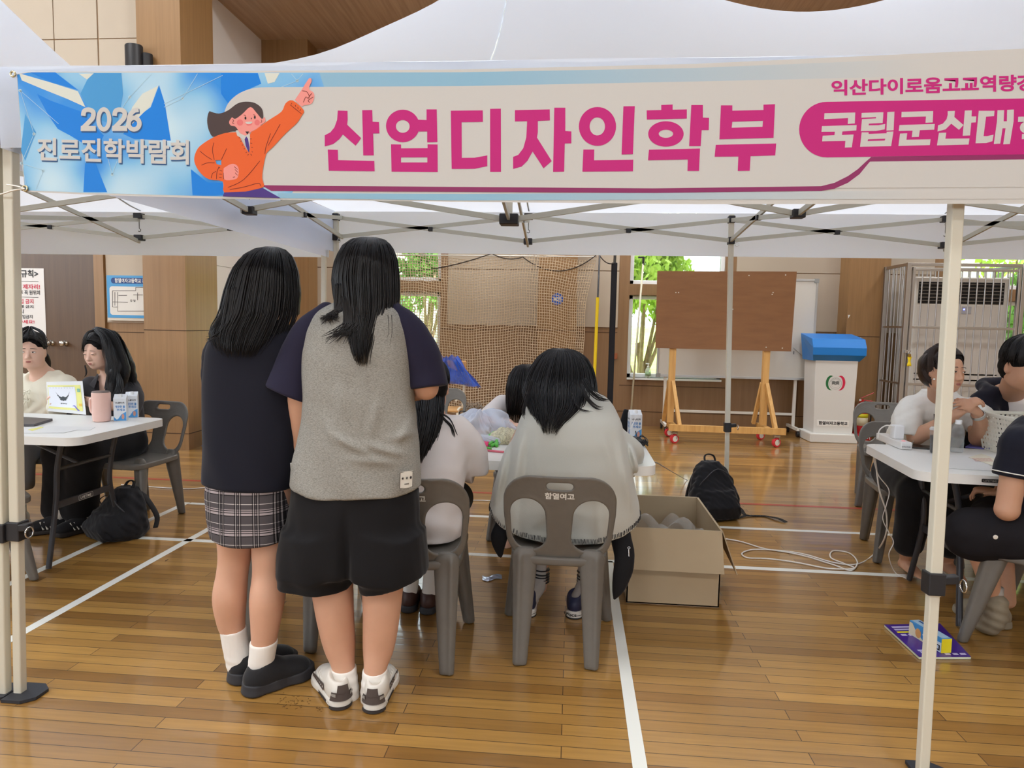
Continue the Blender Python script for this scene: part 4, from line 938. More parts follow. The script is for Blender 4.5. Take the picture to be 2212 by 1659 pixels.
t = thing('fire_extinguisher', 'red fire extinguisher standing behind the white podium', 'fire extinguisher', (3.68, 8.95, 0))
REDP = mat('extinguisher_red', (190, 24, 34), .3, coat=.4)
MB().lathe([(.075, 0), (.08, .01), (.08, .30), (.07, .35), (.03, .385), (.026, .40)], 24, (3.68, 8.95, .075)).build('cylinder', REDP, t, True, smooth=math.radians(50))
MB().lathe([(.0815, .06), (.0815, .2)], 24, (3.68, 8.95, .12)).build('label_band', mat('label_cream', (226, 220, 190), .5), t, True, smooth=4)
MB().lathe([(.0822, .15), (.0822, .2)], 24, (3.68, 8.95, .13)).build('label_stripe', mat('label_yellow', (214, 206, 40), .5), t, True, smooth=4)
MB().box((3.66, 8.93, .47), (3.70, 8.97, .51)).bar((3.66, 8.95, .5), (3.80, 8.93, .49), .02, .012).bar((3.66, 8.95, .52), (3.81, 8.93, .60), .02, .01).build('valve_handle', REDP, t, True, bevel=.003)
MB().tube([(3.63, 8.925, .5+.0), (3.655, 8.92, .5)], .026, 16).build('gauge', CHROME, t, True, smooth=math.radians(40))
MB().tube(smooth_path([(3.70, 8.93, .49), (3.78, 8.92, .42), (3.79, 8.93, .25), (3.77, 8.93, .12)]), .009, 8).build('hose', BLKP, t, True, smooth=4)
st = MB().lathe([(.13, 0), (.135, .02), (.11, .045), (.095, .08), (.09, .08)], 28, (3.68, 8.95, 0)).build('stand', REDP, t, True, smooth=math.radians(50))
mb = MB(); put_text(mb, '소화기', lambda u, v: (3.60+.16*u, 8.95-.118+.02*v-.03*(1-abs(2*u-1)), .012+.05*v), .03); mb.build('stand_lettering', LETW, t, True, fix=False)

# ================================================================== stainless cage with the air conditioner
STEEL = mat('stainless_steel', (190, 188, 186), .32, metal=1)
x0, x1, yf, yb = 3.95, 5.24, 8.55, 9.13
t = thing('steel_cage', 'stainless steel barred cage around the tall air conditioner', 'cage', ((x0+x1)/2, 8.84, 0))
mb = MB()
for x, y in ((x0, yf), (x1, yf), (x0, yb), (x1, yb)): mb.box((x-.022, y-.022, 0), (x+.022, y+.022, 2.19))
for z in (2.17, .04):
    for (a, b) in (((x0, yf), (x1, yf)), ((x0, yb), (x1, yb)), ((x0, yf), (x0, yb)), ((x1, yf), (x1, yb))): mb.bar((*a, z), (*b, z), .036)
mb.build('frame', STEEL, t, True, bevel=.003)
mb = MB()
for (a, b) in (((x0, yf), (x0, yb)), ((x1, yf), (x1, yb))):
    for z in (1.43, .75): mb.bar((*a, z), (*b, z), .024)
mb.build('side_rails', STEEL, t, True)
for x in (x0, x1):
    mb = MB(); 
    for k in range(1, 6): y = yf+(yb-yf)*k/6; mb.tube([(x, y, .05), (x, y, 2.16)], .0085, 8)
    mb.build('side_bars', STEEL, t, True, smooth=math.radians(60))
mb = MB(); 
for k in range(1, 13): x = x0+(x1-x0)*k/13; mb.tube([(x, yb, .05), (x, yb, 2.16)], .0085, 8)
mb.build('back_bars', STEEL, t, True, smooth=math.radians(60))
g = MB(); gx0, gx1 = x0+.045, x1-.03
g.box((gx0, yf-.02, .07), (gx0+.03, yf+.02, 2.14)).box((gx1-.03, yf-.02, .07), (gx1, yf+.02, 2.14))
for z in (2.11, 1.43, .75, .10): g.bar((gx0, yf, z), (gx1, yf, z), .03)
gate = g.build('gate', STEEL, t, True, bevel=.003)
mb = MB()
for k in range(1, 13): x = gx0+.03+(gx1-gx0-.06)*k/13; mb.tube([(x, yf, .1), (x, yf, 2.11)], .0085, 8)
mb.build('gate_bars', STEEL, gate, True, smooth=math.radians(60))
MB().box((x0+.0, yf-.05, 1.12), (x0+.07, yf-.02, 1.155)).build('latch', STEEL, gate, True, bevel=.003)
tp = thing('padlock', 'small padlock with a yellow tag on the cage gate', 'padlock', (x0+.055, yf-.06, 1.07))
S = MB().box((x0+.03, yf-.072, 1.07), (x0+.065, yf-.052, 1.11)).build('lock_body', mat('brass', (170, 140, 70), .3, metal=1), tp, True, bevel=.004)
MB().tube(smooth_path([(x0+.036, yf-.062, 1.108), (x0+.037, yf-.055, 1.13), (x0+.047, yf-.048, 1.14), (x0+.057, yf-.055, 1.13), (x0+.058, yf-.062, 1.108)]), .003, 6).build('shackle', CHROME, tp, True, smooth=4)
MB().rings([[(x0+.05+w_*sx, yf-.066+.004*sy, z) for sx, sy in ((-1, -1), (1, -1), (1, 1), (-1, 1))] for w_, z in ((.014, 1.09), (.024, 1.07), (.014, 1.04), (.012, 1.02), (.022, .99), (.026, .965))]).build('yellow_tag', mat('yellow_tag', (232, 206, 30), .6), tp, True, smooth=4)
t = thing('air_conditioner', 'tall pale floor-standing air conditioner inside the steel cage', 'air conditioner', (4.66, 8.93, 0))
ACW = mat('ac_ivory', (214, 210, 202), .45); ACD = mat('ac_dark', (20, 18, 18), .6)
ax0, ax1, ay = 4.12, 5.20, 8.72
MB().box((ax0, ay, .03), (ax1, ay+.38, 2.04)).build('housing', ACW, t, True, bevel=.015)
MB().box((ax0+.04, ay-.004, 1.72), (ax1-.06, ay+.01, 1.98)).build('outlet', ACD, t, True)
mb = MB()
for k in range(6): z = 1.755+.04*k; mb.bar((ax0+.045, ay-.008, z), (ax1-.065, ay-.008, z), .02, .008)
mb.build('louvres', mat('ac_louvre', (120, 112, 104), .5), t, True)
mb = MB()
for z in (1.55, 1.42, 1.33, 1.25, 1.17, 1.09, 1.01, .93): mb.box((ax0+.05, ay-.002, z), (ax1-.07, ay+.004, z+.006))
for z in (.72, .79, .86): mb.box((ax0+.05, ay-.003, z), (ax1-.07, ay+.004, z+.016))
mb.build('panel_grooves', mat('ac_groove', (120, 114, 108), .6), t, True)
mb = MB()
mb.box((ax0+.04, ay-.003, .66), (ax1-.06, ay+.003, 1.70)); mb.build('front_panel', mat('ac_panel', (206, 200, 192), .45), t, True, bevel=.002)
MB().box((4.67, ay-.008, 1.60), (4.78, ay+.002, 1.69)).build('control_panel', mat('ac_ctrl', (170, 170, 176), .4), t, True, bevel=.003)
MB().tube([(4.695, ay-.012, 1.655), (4.695, ay-.006, 1.655)], .010, 12).build('indicator_lamp', mat('led_blue', (120, 130, 255), .5, emit=4), t, True)

# ================================================================== practice net, poles
t = thing('practice_net', 'beige square-mesh net hanging in front of the left window', 'net', (-1.1, 8.88, 0))
NETM = mat('net_cord', (204, 184, 156), .9)
nx0, nx1, nz0, nz1 = -2.62, .27, .20, 2.235
def netp(u, v):
    x = nx0+(nx1-nx0)*u; sag = .05*math.sin(u*9)*(1-v); hem = max(0, .5-v)
    rx = x-(.10*(u**6))*(math.sin(PI*min(1, max(0, v)))**.7)*1.3
    return Vector((rx+.010*math.sin(v*17+u*5), 8.88+.05*math.sin(u*23)*(1.1-v)+.03*math.sin(v*6), nz0+.04*math.sin(u*11)+(nz1-nz0)*v+.006*math.sin(u*40)))
mb = MB(); NU, NV = 84, 58
for i in range(NU+1): mb.tube([netp(i/NU, j/26) for j in range(27)], .0048, 3, cap=False)
for j in range(NV+1): mb.tube([netp(i/40, j/NV) for i in range(41)], .0048, 3, cap=False)
mb.build('mesh', NETM, t, True, fix=False, smooth=4)
mb = MB(); r_ = random.Random(3)
for k in range(70):                                  # the surplus length bunched along the floor
    x = r_.uniform(-1.5, -.35); pts = [(x+.06*i*r_.uniform(.6, 1.2), 8.80+r_.uniform(-.07, .07), .10+.22*math.exp(-((x+1.5)/.5)**2)*r_.random()+r_.uniform(0, .07)) for i in range(6)]
    mb.tube(smooth_path(pts, 3), .004, 3, cap=False)
mb.build('bunched_hem', mat('net_grey', (150, 140, 128), .9), t, True, fix=False, smooth=4)
cord = []
for a, b, s_ in (((-2.4, 2.02), (-1.072, 2.277), .06), ((-1.072, 2.277), (-.667, 2.234), .045), ((-.667, 2.234), (.296, 2.292), .20), ((.296, 2.292), (.50, 2.17), .05)):
    n = 14; cord += [(a[0]+(b[0]-a[0])*k/n, 8.86, a[1]+(b[1]-a[1])*k/n-s_*4*(k/n)*(1-k/n)) for k in range(n)]
MB().tube(cord+[(.50, 8.86, 2.17)], .007, 6).build('hanging_cord', mat('dark_cord', (52, 44, 38), .8), t, True, smooth=4)
MB().tube([(-2.62, 8.87, 2.245), (.28, 8.87, 2.25)], .008, 8).build('top_rail', WHST, t, True, smooth=4)
o = MB().tube([(-1.5, 8.86, .135), (-.30, 8.70, .02+.028)], .028, 12).build('net_base_bar', WHST, smooth=math.radians(60)); props(o, 'white tubular bar lying on the floor under the beige net', 'bar')
t = thing('net_post', 'black padded upright post at the right end of the beige net', 'post', (.515, 8.9, 0))
MB().box((.47, 8.87, .02), (.545, 8.93, 2.18)).build('padding', mat('black_padding', (26, 26, 32), .9), t, True, bevel=.012)
MB().tube([(.51, 8.9, 2.17), (.512, 8.9, 2.31)], .018, 12).box((.43, 8.885, 2.295), (.53, 8.915, 2.315)).build('steel_tip', mat('dark_steel', (80, 78, 76), .4, metal=.7), t, True)
MB().box((.40, 8.78, 0), (.62, 9.02, .02)).build('base_plate', BLKP, t, True)
t = thing('measuring_pole', 'thin black pole with a yellow lower sleeve leaning by the net', 'pole', (.285, 8.75, 0))
MB().tube([(.312, 8.79, 2.28), (.283, 8.76, .012)], .011, 8).build('rod', BLKP, t, True, smooth=4)
MB().tube([(.303, 8.78, 1.73), (.288, 8.765, .30)], .021, 10).build('sleeve', mat('yellow_sleeve', (226, 196, 28), .5), t, True, smooth=math.radians(60))
t = thing('mop_handle', 'pale upright broom pole with a black tip in front of the middle window', 'pole', (.80, 9.25, 0))
MB().tube([at(1390, 562, 9.32), (.80, 9.2, .012)], .013, 10).build('rod', mat('pale_rod', (206, 202, 180), .5), t, True, smooth=4)
c = at(1390, 558, 9.32); MB().tube([c+Vector((0, 0, -.09)), c+Vector((0, 0, .015))], .016, 10).bar(c+Vector((-.07, 0, .012)), c+Vector((.012, 0, .012)), .022).build('tip', BLKP, t, True)
t = thing('pump_bottle', 'clear hand sanitiser pump bottle on the middle window sill', 'bottle', (1.045, YB-.0, WZ[0][0]))
c = (1.045, YB-.015, WZ[0][0]+.001)
MB().lathe([(.034, 0), (.038, .006), (.038, .10), (.030, .125), (.014, .14), (.014, .15)], 20, c).build('bottle_body', sheer('clear_gel', (214, 232, 214), .45), t, True, smooth=math.radians(50))
MB().lathe([(.0385, .03), (.0385, .085)], 20, c).build('label', mat('green_label', (150, 180, 140), .5), t, True, smooth=4)
MB().lathe([(.017, .148), (.017, .165), (.006, .167), (.006, .195)], 14, c).box((c[0]-.035, c[1]-.01, c[2]+.19), (c[0]+.014, c[1]+.01, c[2]+.203)).build('pump', PVC, t, True)

# school chair frame with wooden top and blue bag
t = thing('school_chair', 'white tubular school chair with a wooden top rail by the net', 'chair', (-1.35, 7.6, 0))
f = MB()
bx = at(1003, 800, 7.55).x
for x in (bx-.36, bx):
    f.tube(smooth_path([(x, 7.55, .93), (x, 7.52, .60), (x, 7.48, .42), (x, 7.62, .012)], 5), .013, 8); f.tube(smooth_path([(x, 7.50, .42), (x, 7.12, .42), (x, 7.08, .012)], 5), .013, 8)
f.tube([(bx, 7.5, .60), (bx-.05, 7.3, .52)], .010, 8)
f.tube([(bx-.36, 7.60, .15), (bx, 7.60, .15)], .011, 8); f.build('frame', mat('cream_tube', (214, 204, 186), .4), t, True, smooth=math.radians(60))
MB().box((bx-.38, 7.53, .82), (bx+.025, 7.56, .95)).build('backrest', wood('beech', (190, 140, 84), (208, 160, 100), (3, 20, 20), .4), t, True, bevel=.02, seg=3)
MB().box((bx-.37, 7.1, .42), (bx+.01, 7.5, .44)).build('seat', wood('beech', (190, 140, 84), (208, 160, 100)), t, True, bevel=.006)
BLUB = sheer('blue_film', (40, 88, 190), .62, .22)
def crumple(mb, fn, nu, nv): return mb.grid(fn, nu, nv)
t = thing('plastic_bag', 'translucent blue plastic bag draped over the school chair', 'bag', (bx-.2, 7.5, .7))
def bagf(u, v):
    a = u*2*PI; w_ = .20+.05*v; x = bx-.18+w_*(.55+.75*v)*math.cos(a)+(.06*v if math.cos(a) > 0 else 0); y = 7.47+.10*math.sin(a)*(1.0-.5*v)
    return (x+.010*math.sin(a*7+v*9), y-.02+.014*math.sin(a*9+v*5), .99-.28*v-.05*v*math.cos(a-.2)+.012*math.sin(a*11)+.015*math.sin(a*5+2)*(1-v))
MB().grid(bagf, 90, 14).build('bag_film', BLUB, t, True, smooth=4, weld=.001)
o = MB().grid(lambda u, v: (bx-.37+.16*u, 7.44, .66+.06*v+.01*math.sin(u*9)), 8, 4); o.build('bag_corner', mat('blue_film_light', (60, 150, 240), .3), t, True, smooth=4)
t = thing('plastic_bag', 'blue plastic bag standing on the floor by the left column', 'bag', (-3.7, 6.9, 0))
def bag2(u, v):
    a = u*2*PI; r0 = .17*(1-.75*v)+.012*math.sin(a*6+v*7)
    return (-3.70+.03*v+r0*math.cos(a)*1.1, 6.86+r0*.8*math.sin(a), .012+.62*v+.02*math.sin(a*5)*v)
MB().grid(bag2, 60, 16).build('bag_film', mat('dark_blue_film', (40, 74, 150), .28, spec=.6, bump=.6, bscale=25), t, True, smooth=4, weld=.001)

# ================================================================== wall notices, speaker
t = thing('notice_sheet', 'white rules poster with black and red writing taped to the dark door', 'poster', (-5.95, YL+.02, 1.45))
yy = YL+.028
MB().box((-6.45, yy-.002, 1.03), (-5.69, yy, 1.865)).build('sheet', mat('poster_paper', (222, 218, 214), .5), t, True)
INKK, INKR = mat('ink_dark', (40, 36, 38), .6), mat('ink_red', (200, 40, 72), .6)
def wr(s, x1, x0, y0, y1, Y, m, p, bold=.02, name='lettering'):
    mb = MB(); A, B = at(x0, y1, Y), at(x1, y0, Y)
    put_text(mb, s, lambda u, v: (A.x+(B.x-A.x)*u, Y, A.z+(B.z-A.z)*v), bold); mb.build(name, m, p, True, fix=False)
yl = yy-.004
wr('<강당 사용 규칙>', 82, -30, 583, 598, yl, INKK, t, .03)
wr('사용 후 제자리!', 86, 8, 614, 624, yl, INKR, t); wr('물품 사용 후 꼭 원위치', 86, 5, 627, 636, yl, INKK, t)
wr('음식물 반입 금지', 72, 2, 646, 655, yl, INKR, t); wr('물품 절대 금지', 72, 12, 659, 665, yl, INKK, t); wr('파손 발견시', 51, -5, 668, 676, yl, INKK, t)
wr('신발 강당 출입금지', 70, 5, 680, 687, yl, INKK, t); wr('꼭 지켜주세요!', 74, 4, 691, 698, yl, INKR, t)
mb = MB()
for x0, x1, y in ((10, 83, 607), (10, 83, 641), (10, 80, 707)):
    a, b = at(x0, y, yl), at(x1, y+.5, yl); mb.box((a.x, yl-.0005, a.z-.002), (b.x, yl, a.z+.002))
mb.build('rule_lines', INKK, t, True)
t = thing('floor_plan_sign', 'blue-bordered floor plan sign on the beige wall panel beside the column', 'sign', (-4.74, YL-.03, 1.55))
ys = YL-.045; A, B = at(233, 692, ys), at(334, 597, ys)
MB().box((A.x, ys-.0, A.z), (B.x, ys+.025, B.z)).build('backing_board', mat('sign_edge', (206, 196, 180), .5), t, True)
y1_ = ys-.001; a, b = at(233, 686, y1_), at(334, 596, y1_)
MB().prism([(a.x, a.z), (b.x, a.z), (b.x, b.z), (a.x, b.z)], lambda u, v: (u, y1_-.002, v), lambda u, v: (u, y1_, v)).build('blue_border', mat('sign_blue', (70, 148, 200), .45), t, True)
MB().poly(rrect(a.x+.03, a.z+.03, b.x-.03, b.z-.115, .03), (), lambda u, v: (u, y1_-.003, v)).build('plan_field', mat('sign_field', (216, 212, 204), .5), t, True, fix=False)
MB().poly(rrect(a.x+.05, b.z-.085, b.x-.05, b.z-.025, .028), (), lambda u, v: (u, y1_-.003, v)).build('title_bar', mat('sign_navy', (26, 60, 120), .5), t, True, fix=False)
wr('함열여자고등학교 강당', 321, 248, 602, 610.5, y1_-.004, LETW, t, .02)
wr('강 당', 293, 281, 647, 652, y1_-.004, INKK, t)
mb = MB(); q = lambda x, y: at(x, y, y1_-.004)
for pts in ([(254, 631), (254, 672), (320, 672)], [(243, 628), (293, 628), (293, 621), (312, 621)], [(243, 628), (243, 663), (253, 663)], [(243, 652), (276, 653)], [(256, 638), (274, 638)], [(297, 632), (297, 648)], [(288, 637), (308, 637)], [(248, 631), (248, 660)]):
    mb.tube([q(*p_) for p_ in pts], .003, 4)
mb.build('plan_lines', mat('plan_ink', (110, 104, 104), .6), t, True)
t = thing('wall_speaker', 'black wall speaker mounted on the tall left column above the tent', 'speaker', (-4.3, 6.6, 4.0))
MB().lathe([(.085, -.5), (.085, .1), (.08, .11)], 28, (-4.355, 6.56, 3.9), 1, .8).build('speaker_body', BLKP, t, True, smooth=math.radians(50))
MB().lathe([(.05, -.5), (.05, .04)], 20, (-4.245, 6.6, 3.9)).build('mounting_tube', BLKP, t, True, smooth=math.radians(50))
t = thing('security_sign', 'round blue security sticker on the column behind the net', 'sticker', (-.23, YB-.335, 1.69))
ysx = YB-.334; c = at(1204, 646, ysx)
MB().lathe([(.078, 0), (.078, .002)], 36).build('disc', mat('sticker_blue', (40, 92, 190), .4), t)
o = t.children[0]; o.rotation_euler = (PI/2, 0, 0); t.location = tuple(c)
mb = MB(); put_text(mb, 'ADT', lambda u, v: (c.x+(u-.5)*.10, ysx-.003, c.z+(v-.5)*.045), .04); mb.build('sticker_lettering', LETW, t, True, fix=False)
o = MB().prism([(p_[0], p_[1]) for p_ in [(a_.x, a_.z) for a_ in (at(1832, 680, YB-.335), at(1837, 680, YB-.335), at(1832.5, 688, YB-.335))]], lambda u, v: (u, YB-.334, v), lambda u, v: (u, YB-.3305, v)).build('paper_scrap', LETW); props(o, 'torn white paper scrap on the right column above the podium', 'paper')
o = MB().box((3.57, YB-.336, 1.262), (3.70, YB-.3305, 1.29)).build('wall_label', mat('paper_white', (232, 232, 228), .6)); props(o, 'small white label on the right column just above the podium', 'label')
o = MB().box((.55, YB-.02, .92), (.62, YB, 1.0)).build('wall_switch', mat('switch_brown', (150, 84, 50), .5)); props(o, 'small reddish wall switch beside the black net post', 'switch')
# ================================================================== things on the floor
CARD = mat('cardboard', (176, 158, 130), .8, var=.03, vscale=5); CARDI = mat('cardboard_inside', (160, 142, 118), .8, var=.03, vscale=5)
t = thing('cardboard_box', 'open cardboard box with hanging flaps on the floor beside the middle table', 'box', (.53, 3.55, 0))
x0, x1, y0, y1, h, th = .30, .748, 3.30, 3.96, .385, .006
mb = MB()
mb.box((x0, y0, .002), (x1, y1, .010)).box((x0, y0, .004), (x1, y0+th, h)).box((x0, y1-th, .004), (x1, y1, h)).box((x0, y0, .004), (x0+th, y1, h)).box((x1-th, y0, .004), (x1, y1, h))
mb.build('walls', CARD, t, True)
def flap(name, pts):
    a, b, c, d = (Vector(p) for p in pts); n = (b-a).cross(d-a).normalized()*.0025; mb = MB()
    mb.rings([[p-n for p in (a, b, c, d)], [p+n for p in (a, b, c, d)]]); mb.build(name, CARD, t, True)
flap('flap', [(x0+.002, y0-.002, h), (x1-.002, y0-.002, h), (x1+.008, y0-.045, .188), (x0+.015, y0-.04, .188)])
flap('flap', [(x1+.002, y0+.003, h-.002), (x1+.002, y1-.003, h), (x1+.12, y1-.03, .165), (x1+.085, y0+.02, .165)])
flap('flap', [(x0-.002, y0+.003, h), (x0-.002, y1-.003, h), (x0-.06, y1-.03, .18), (x0-.05, y0+.02, .18)])
flap('flap', [(x0+.003, y1+.002, h), (x1-.003, y1+.002, h), (x1-.01, y1+.05, .18), (x0+.01, y1+.05, .18)])
o = MB().grid(lambda u, v: (x0+.02+.38*u, y0+.06+.5*v, .27+.035*math.sin(u*13+v*5)+.03*math.sin(v*17+u*3)), 30, 30).build('plastic_wrap', sheer('clear_wrap', (200, 196, 190), .22, .15), smooth=4)
props(o, 'crumpled clear plastic wrap lying inside the cardboard box', 'wrap')

BLKF = mat('black_nylon', (24, 24, 28), .75, bump=.25, bscale=160, sheen=.15, spec=.25); STRAP = mat('black_webbing', (30, 29, 31), .8, bump=.3, bscale=300)
def backpack(label, loc, rz, lean, hs):
    t = thing('backpack', label, 'backpack', loc, rz, 'black backpacks')
    S = SDF((-.24, -.24, -.01), (.24, .24, .52), .006)
    S.profile([(0.0, 0, 0, .165, .115), (.05, 0, -.005, .185, .145), (.18, 0, -.01+lean*.2, .18, .13), (.30, 0, lean*.55, .15, .10), (.40, 0, lean*.85, .11, .075), (.45, 0, lean, .06, .05)], n=2.6)
    S.profile([(.02, 0, -.12, .13, .05), (.12, 0, -.135, .135, .055), (.24, 0, -.11+lean*.3, .11, .035)], k=.03, n=3)
    S.disp(lambda X, Y, Z: .008*fbm(X, Y, Z, 26, 5)+.004*fbm(X, Y, Z, 60, 8))
    S.build('bag_body', BLKF, t, blur=1)
    mb = MB()
    mb.tube(smooth_path([(-.04, lean*.98, .43), (-.035, lean+.02, .485), (.0, lean+.03, .50), (.04, lean+.02, .485), (.045, lean*.98, .43)], 5), .010, 8, flat=.6); mb.build('grab_loop', STRAP, t, smooth=4)
    for s in (-1, 1):
        MB().tube(smooth_path([(s*.06, lean*.8+.06, .40), (s*.10, .13, .30), (s*.115, .17, .15), (s*.13, .15, .05)], 6), .028, 8, flat=.35).build('shoulder_strap', STRAP, t, smooth=4)
    MB().tube(smooth_path([(-.15, -.03+lean*.3, .22), (-.11, -.09+lean*.45, .33), (0, -.09+lean*.7, .405), (.11, -.09+lean*.45, .33), (.15, -.03+lean*.3, .22)], 6), .004, 6).build('zip', mat('zip_black', (52, 52, 56), .4), t, smooth=4)
    return t
backpack('black backpack slumped on the floor near the red court line', (1.05, 4.98, 0), .35, .06, 1).scale = (1, 1, .88)
p = thing('strap_webbing', 'x', 'x'); bpy.data.objects.remove(p)
bp = [o for o in bpy.data.objects if o.get('label', '').startswith('black backpack slumped')][0]
def ribbon(mb, pts, w): 
    P = smooth_path(pts, 6); L = []
    for i, q in enumerate(P):
        d = (P[min(i+1, len(P)-1)]-P[max(0, i-1)]).normalized(); n = d.cross(Vector((0, 0, 1))).normalized()*w/2
        L.append((q-n, q+n))
    for (a, b), (c, d) in zip(L, L[1:]): 
        up = Vector((0, 0, .003)); mb.add([a, b, d, c, a+up, b+up, d+up, c+up], [(3, 2, 1, 0), (4, 5, 6, 7), (0, 1, 5, 4), (2, 3, 7, 6)])
mb = MB(); ribbon(mb, [atz(1585, 1085, .07), atz(1600, 1100, .03), atz(1612, 1113, .008), atz(1650, 1115, .004), atz(1680, 1120, .012), atz(1698, 1128, .006)], .03)
ribbon(mb, [atz(1575, 1095, .03), atz(1580, 1112, .006), atz(1592, 1119, .004), atz(1610, 1114, .01)], .022); mb.build('loose_webbing', STRAP, bp, True, smooth=4)
MB().box(tuple(atz(1612, 1113, .004)-Vector((.022, .02, 0))), tuple(atz(1612, 1113, .016)+Vector((.022, .02, 0)))).build('buckle', BLKP, bp, True, bevel=.003)
MB().bar(atz(1573, 1093, .03)+Vector((-.02, -.02, .0)), atz(1581, 1091, .05)+Vector((.02, -.02, 0)), .004, .026, up=(0, 1, 0)).build('white_tag', LETW, bp, True)
backpack('black backpack on the floor leaning on the left table leg', (-2.79, 3.94, 0), -.5, .05, 1).scale = (1, 1, .66)

WCAB = mat('white_cable', (226, 222, 216), .45)
def cable(name, label, pts, r, m, n=8, group=None):
    o = MB().tube(smooth_path(pts, n), r, 8).build(name, m, smooth=4); return props(o, label, 'cable', group)
zc = .006
cable('power_cable', 'white extension cable lying in loops on the floor near the right table', [atz(x, y, zc) for x, y in ((1560, 1163), (1600, 1170), (1650, 1185), (1700, 1193), (1745, 1203), (1800, 1220), (1838, 1232), (1852, 1215), (1835, 1195), (1800, 1190), (1795, 1205), (1825, 1218), (1845, 1228), (1790, 1228), (1720, 1215), (1660, 1207), (1615, 1205), (1603, 1195), (1630, 1187), (1690, 1190), (1740, 1198), (1800, 1215), (1850, 1219))]+
      [atz(1885, 1200, .012), at(1912, 1160, 3.95), at(1915, 1110, 3.9), at(1900, 1060, 3.9), at(1893, 1010, 3.93), at(1890, 985, 3.93), at(1890, 968, 3.9)], .0045, WCAB)
cable('charger_cable', 'thin white charger cable hanging off the left end of the right table', [at(1893, 960, 3.88), at(1886, 982, 3.90), at(1897, 1025, 3.90), at(1920, 1058, 3.88), at(1915, 1090, 3.87), at(1907, 1120, 3.87), at(1920, 1150, 3.85), at(1930, 1172, 3.83), at(1920, 1200, 3.83), atz(1935, 1238, .01), atz(1968, 1252, .006)], .0028, WCAB)
cable('floor_cable', 'white cable running along the floor behind the standing girls', [atz(x, y, .005) for x, y in ((262, 1047), (330, 1052), (400, 1056), (440, 1054), (470, 1052), (620, 1062), (800, 1080), (1020, 1081), (1060, 1082), (1200, 1090))], .0045, WCAB)
cable('table_cable', 'thin grey cable from the middle table end to the backpack', [atz(1414, 998, .70), atz(1425, 1003, .60), atz(1450, 1018, .25), atz(1480, 1035, .02), atz(1500, 1044, .006), atz(1540, 1050, .006)], .0032, mat('grey_cable', (160, 160, 168), .5))
o = MB().grid(lambda u, v: (lambda c: (c.x, c.y, .004+.012*abs(math.sin(u*9+v*4))*math.sin(PI*u)*math.sin(PI*v)))(atz(1042+42*u, 1254-10*v+3*math.sin(u*6), 0)), 14, 8).build('wrapper', mat('silver_wrapper', (190, 200, 222), .25, metal=.5), smooth=4); props(o, 'small silvery plastic wrapper on the floor near the blanket person', 'wrapper')

# magazine and biscuit box
t = thing('magazine', 'purple magazine lying on the floor under the right tent pole', 'magazine', tuple(atz(2000, 1390, 0)))
q4 = [atz(1910, 1355), atz(1985, 1425), atz(2097, 1425), atz(2030, 1352)]
def mg(u, v, z): a = q4[0].lerp(q4[3], u); b = q4[1].lerp(q4[2], u); p = a.lerp(b, 1-v); p.z = z; return p
sq = [(0, 0), (1, 0), (1, 1), (0, 1)]
MB().prism(sq, lambda u, v: mg(u, v, .002), lambda u, v: mg(u, v, .011)).build('pages', mat('page_edges', (214, 222, 200), .7), t, True)
MB().prism(sq, lambda u, v: mg(u, v, .0112), lambda u, v: mg(u, v, .0126)).build('cover', mat('purple_cover', (70, 40, 136), .3, coat=.2), t, True)
mb = MB()
for u0, u1, v0, v1 in ((.08, .55, .88, .93), (.08, .5, .80, .85), (.10, .2, .62, .68), (.24, .36, .62, .68), (.1, .45, .16, .2), (.12, .26, .1, .15), (.55, .65, .05, .1), (.7, .8, .05, .1), (.84, .95, .05, .1)):
    mb.poly([(u0, v0), (u1, v0), (u1, v1), (u0, v1)], (), lambda u, v: mg(u, v, .0129))
mb.build('cover_lettering', mat('pale_violet', (196, 188, 226), .5), t, True, fix=False)
MB().poly([(.08, .72), (.45, .72), (.45, .77), (.08, .77)], (), lambda u, v: mg(u, v, .0129)).build('yellow_bar', mat('yellow_print', (230, 218, 50), .5), t, True, fix=False)
t = thing('biscuit_box', 'blue and yellow biscuit carton standing on the purple magazine', 'carton', tuple(atz(1995, 1385, 0)))
A, B = atz(1963, 1368, .0135), atz(2032, 1411, .0135)      # near long edge ends
d = (B-A); L_ = d.length; ex = d.normalized(); ey = Vector((-ex.y, ex.x, 0)); wd_, hh = .048, .062
P = lambda u, v, w_: A+ex*(L_*u)+ey*(wd_*v)+Vector((0, 0, hh*w_))
MB().rings([[P(0, 0, 0), P(1, 0, 0), P(1, 1, 0), P(0, 1, 0)], [P(0, 0, 1), P(1, 0, 1), P(1, 1, 1), P(0, 1, 1)]]).build('carton_body', mat('carton_blue', (70, 150, 214), .4), t, True, bevel=.0015)
e_ = .0006
def side(poly_, m, name, fn, holes=()): MB().poly(poly_, holes, fn).build(name, m, t, True, fix=False)
fr_ = lambda u, v: P(u, 0, v)-ey*e_
side([(0, 0), (0, .9), (.10, .9), (.22, .5), (.45, .1), (.5, 0)], mat('carton_cream', (226, 218, 190), .5), 'cream_panel', fr_)
side([(.42, .55), (1, .72), (1, .02), (.72, .05), (.5, .2)], mat('carton_white', (206, 222, 236), .5), 'white_panel', lambda u, v: P(u, 0, v)-ey*e_*1.2)
side(ellipse(.30, .42, .09, .34, 24), mat('biscuit', (214, 160, 98), .6), 'biscuit_print', lambda u, v: P(u, 0, v)-ey*e_*2)
mb = MB(); put_text(mb, 'Diget', lambda u, v: P(.97-.5*u, 0, .62-.5*v)-ey*e_*2.5, .03); mb.build('carton_lettering', INKK, t, True, fix=False)
side(sq, mat('carton_yellow', (234, 220, 40), .5), 'yellow_end', lambda u, v: P(1, u, v)+ex*e_*2)
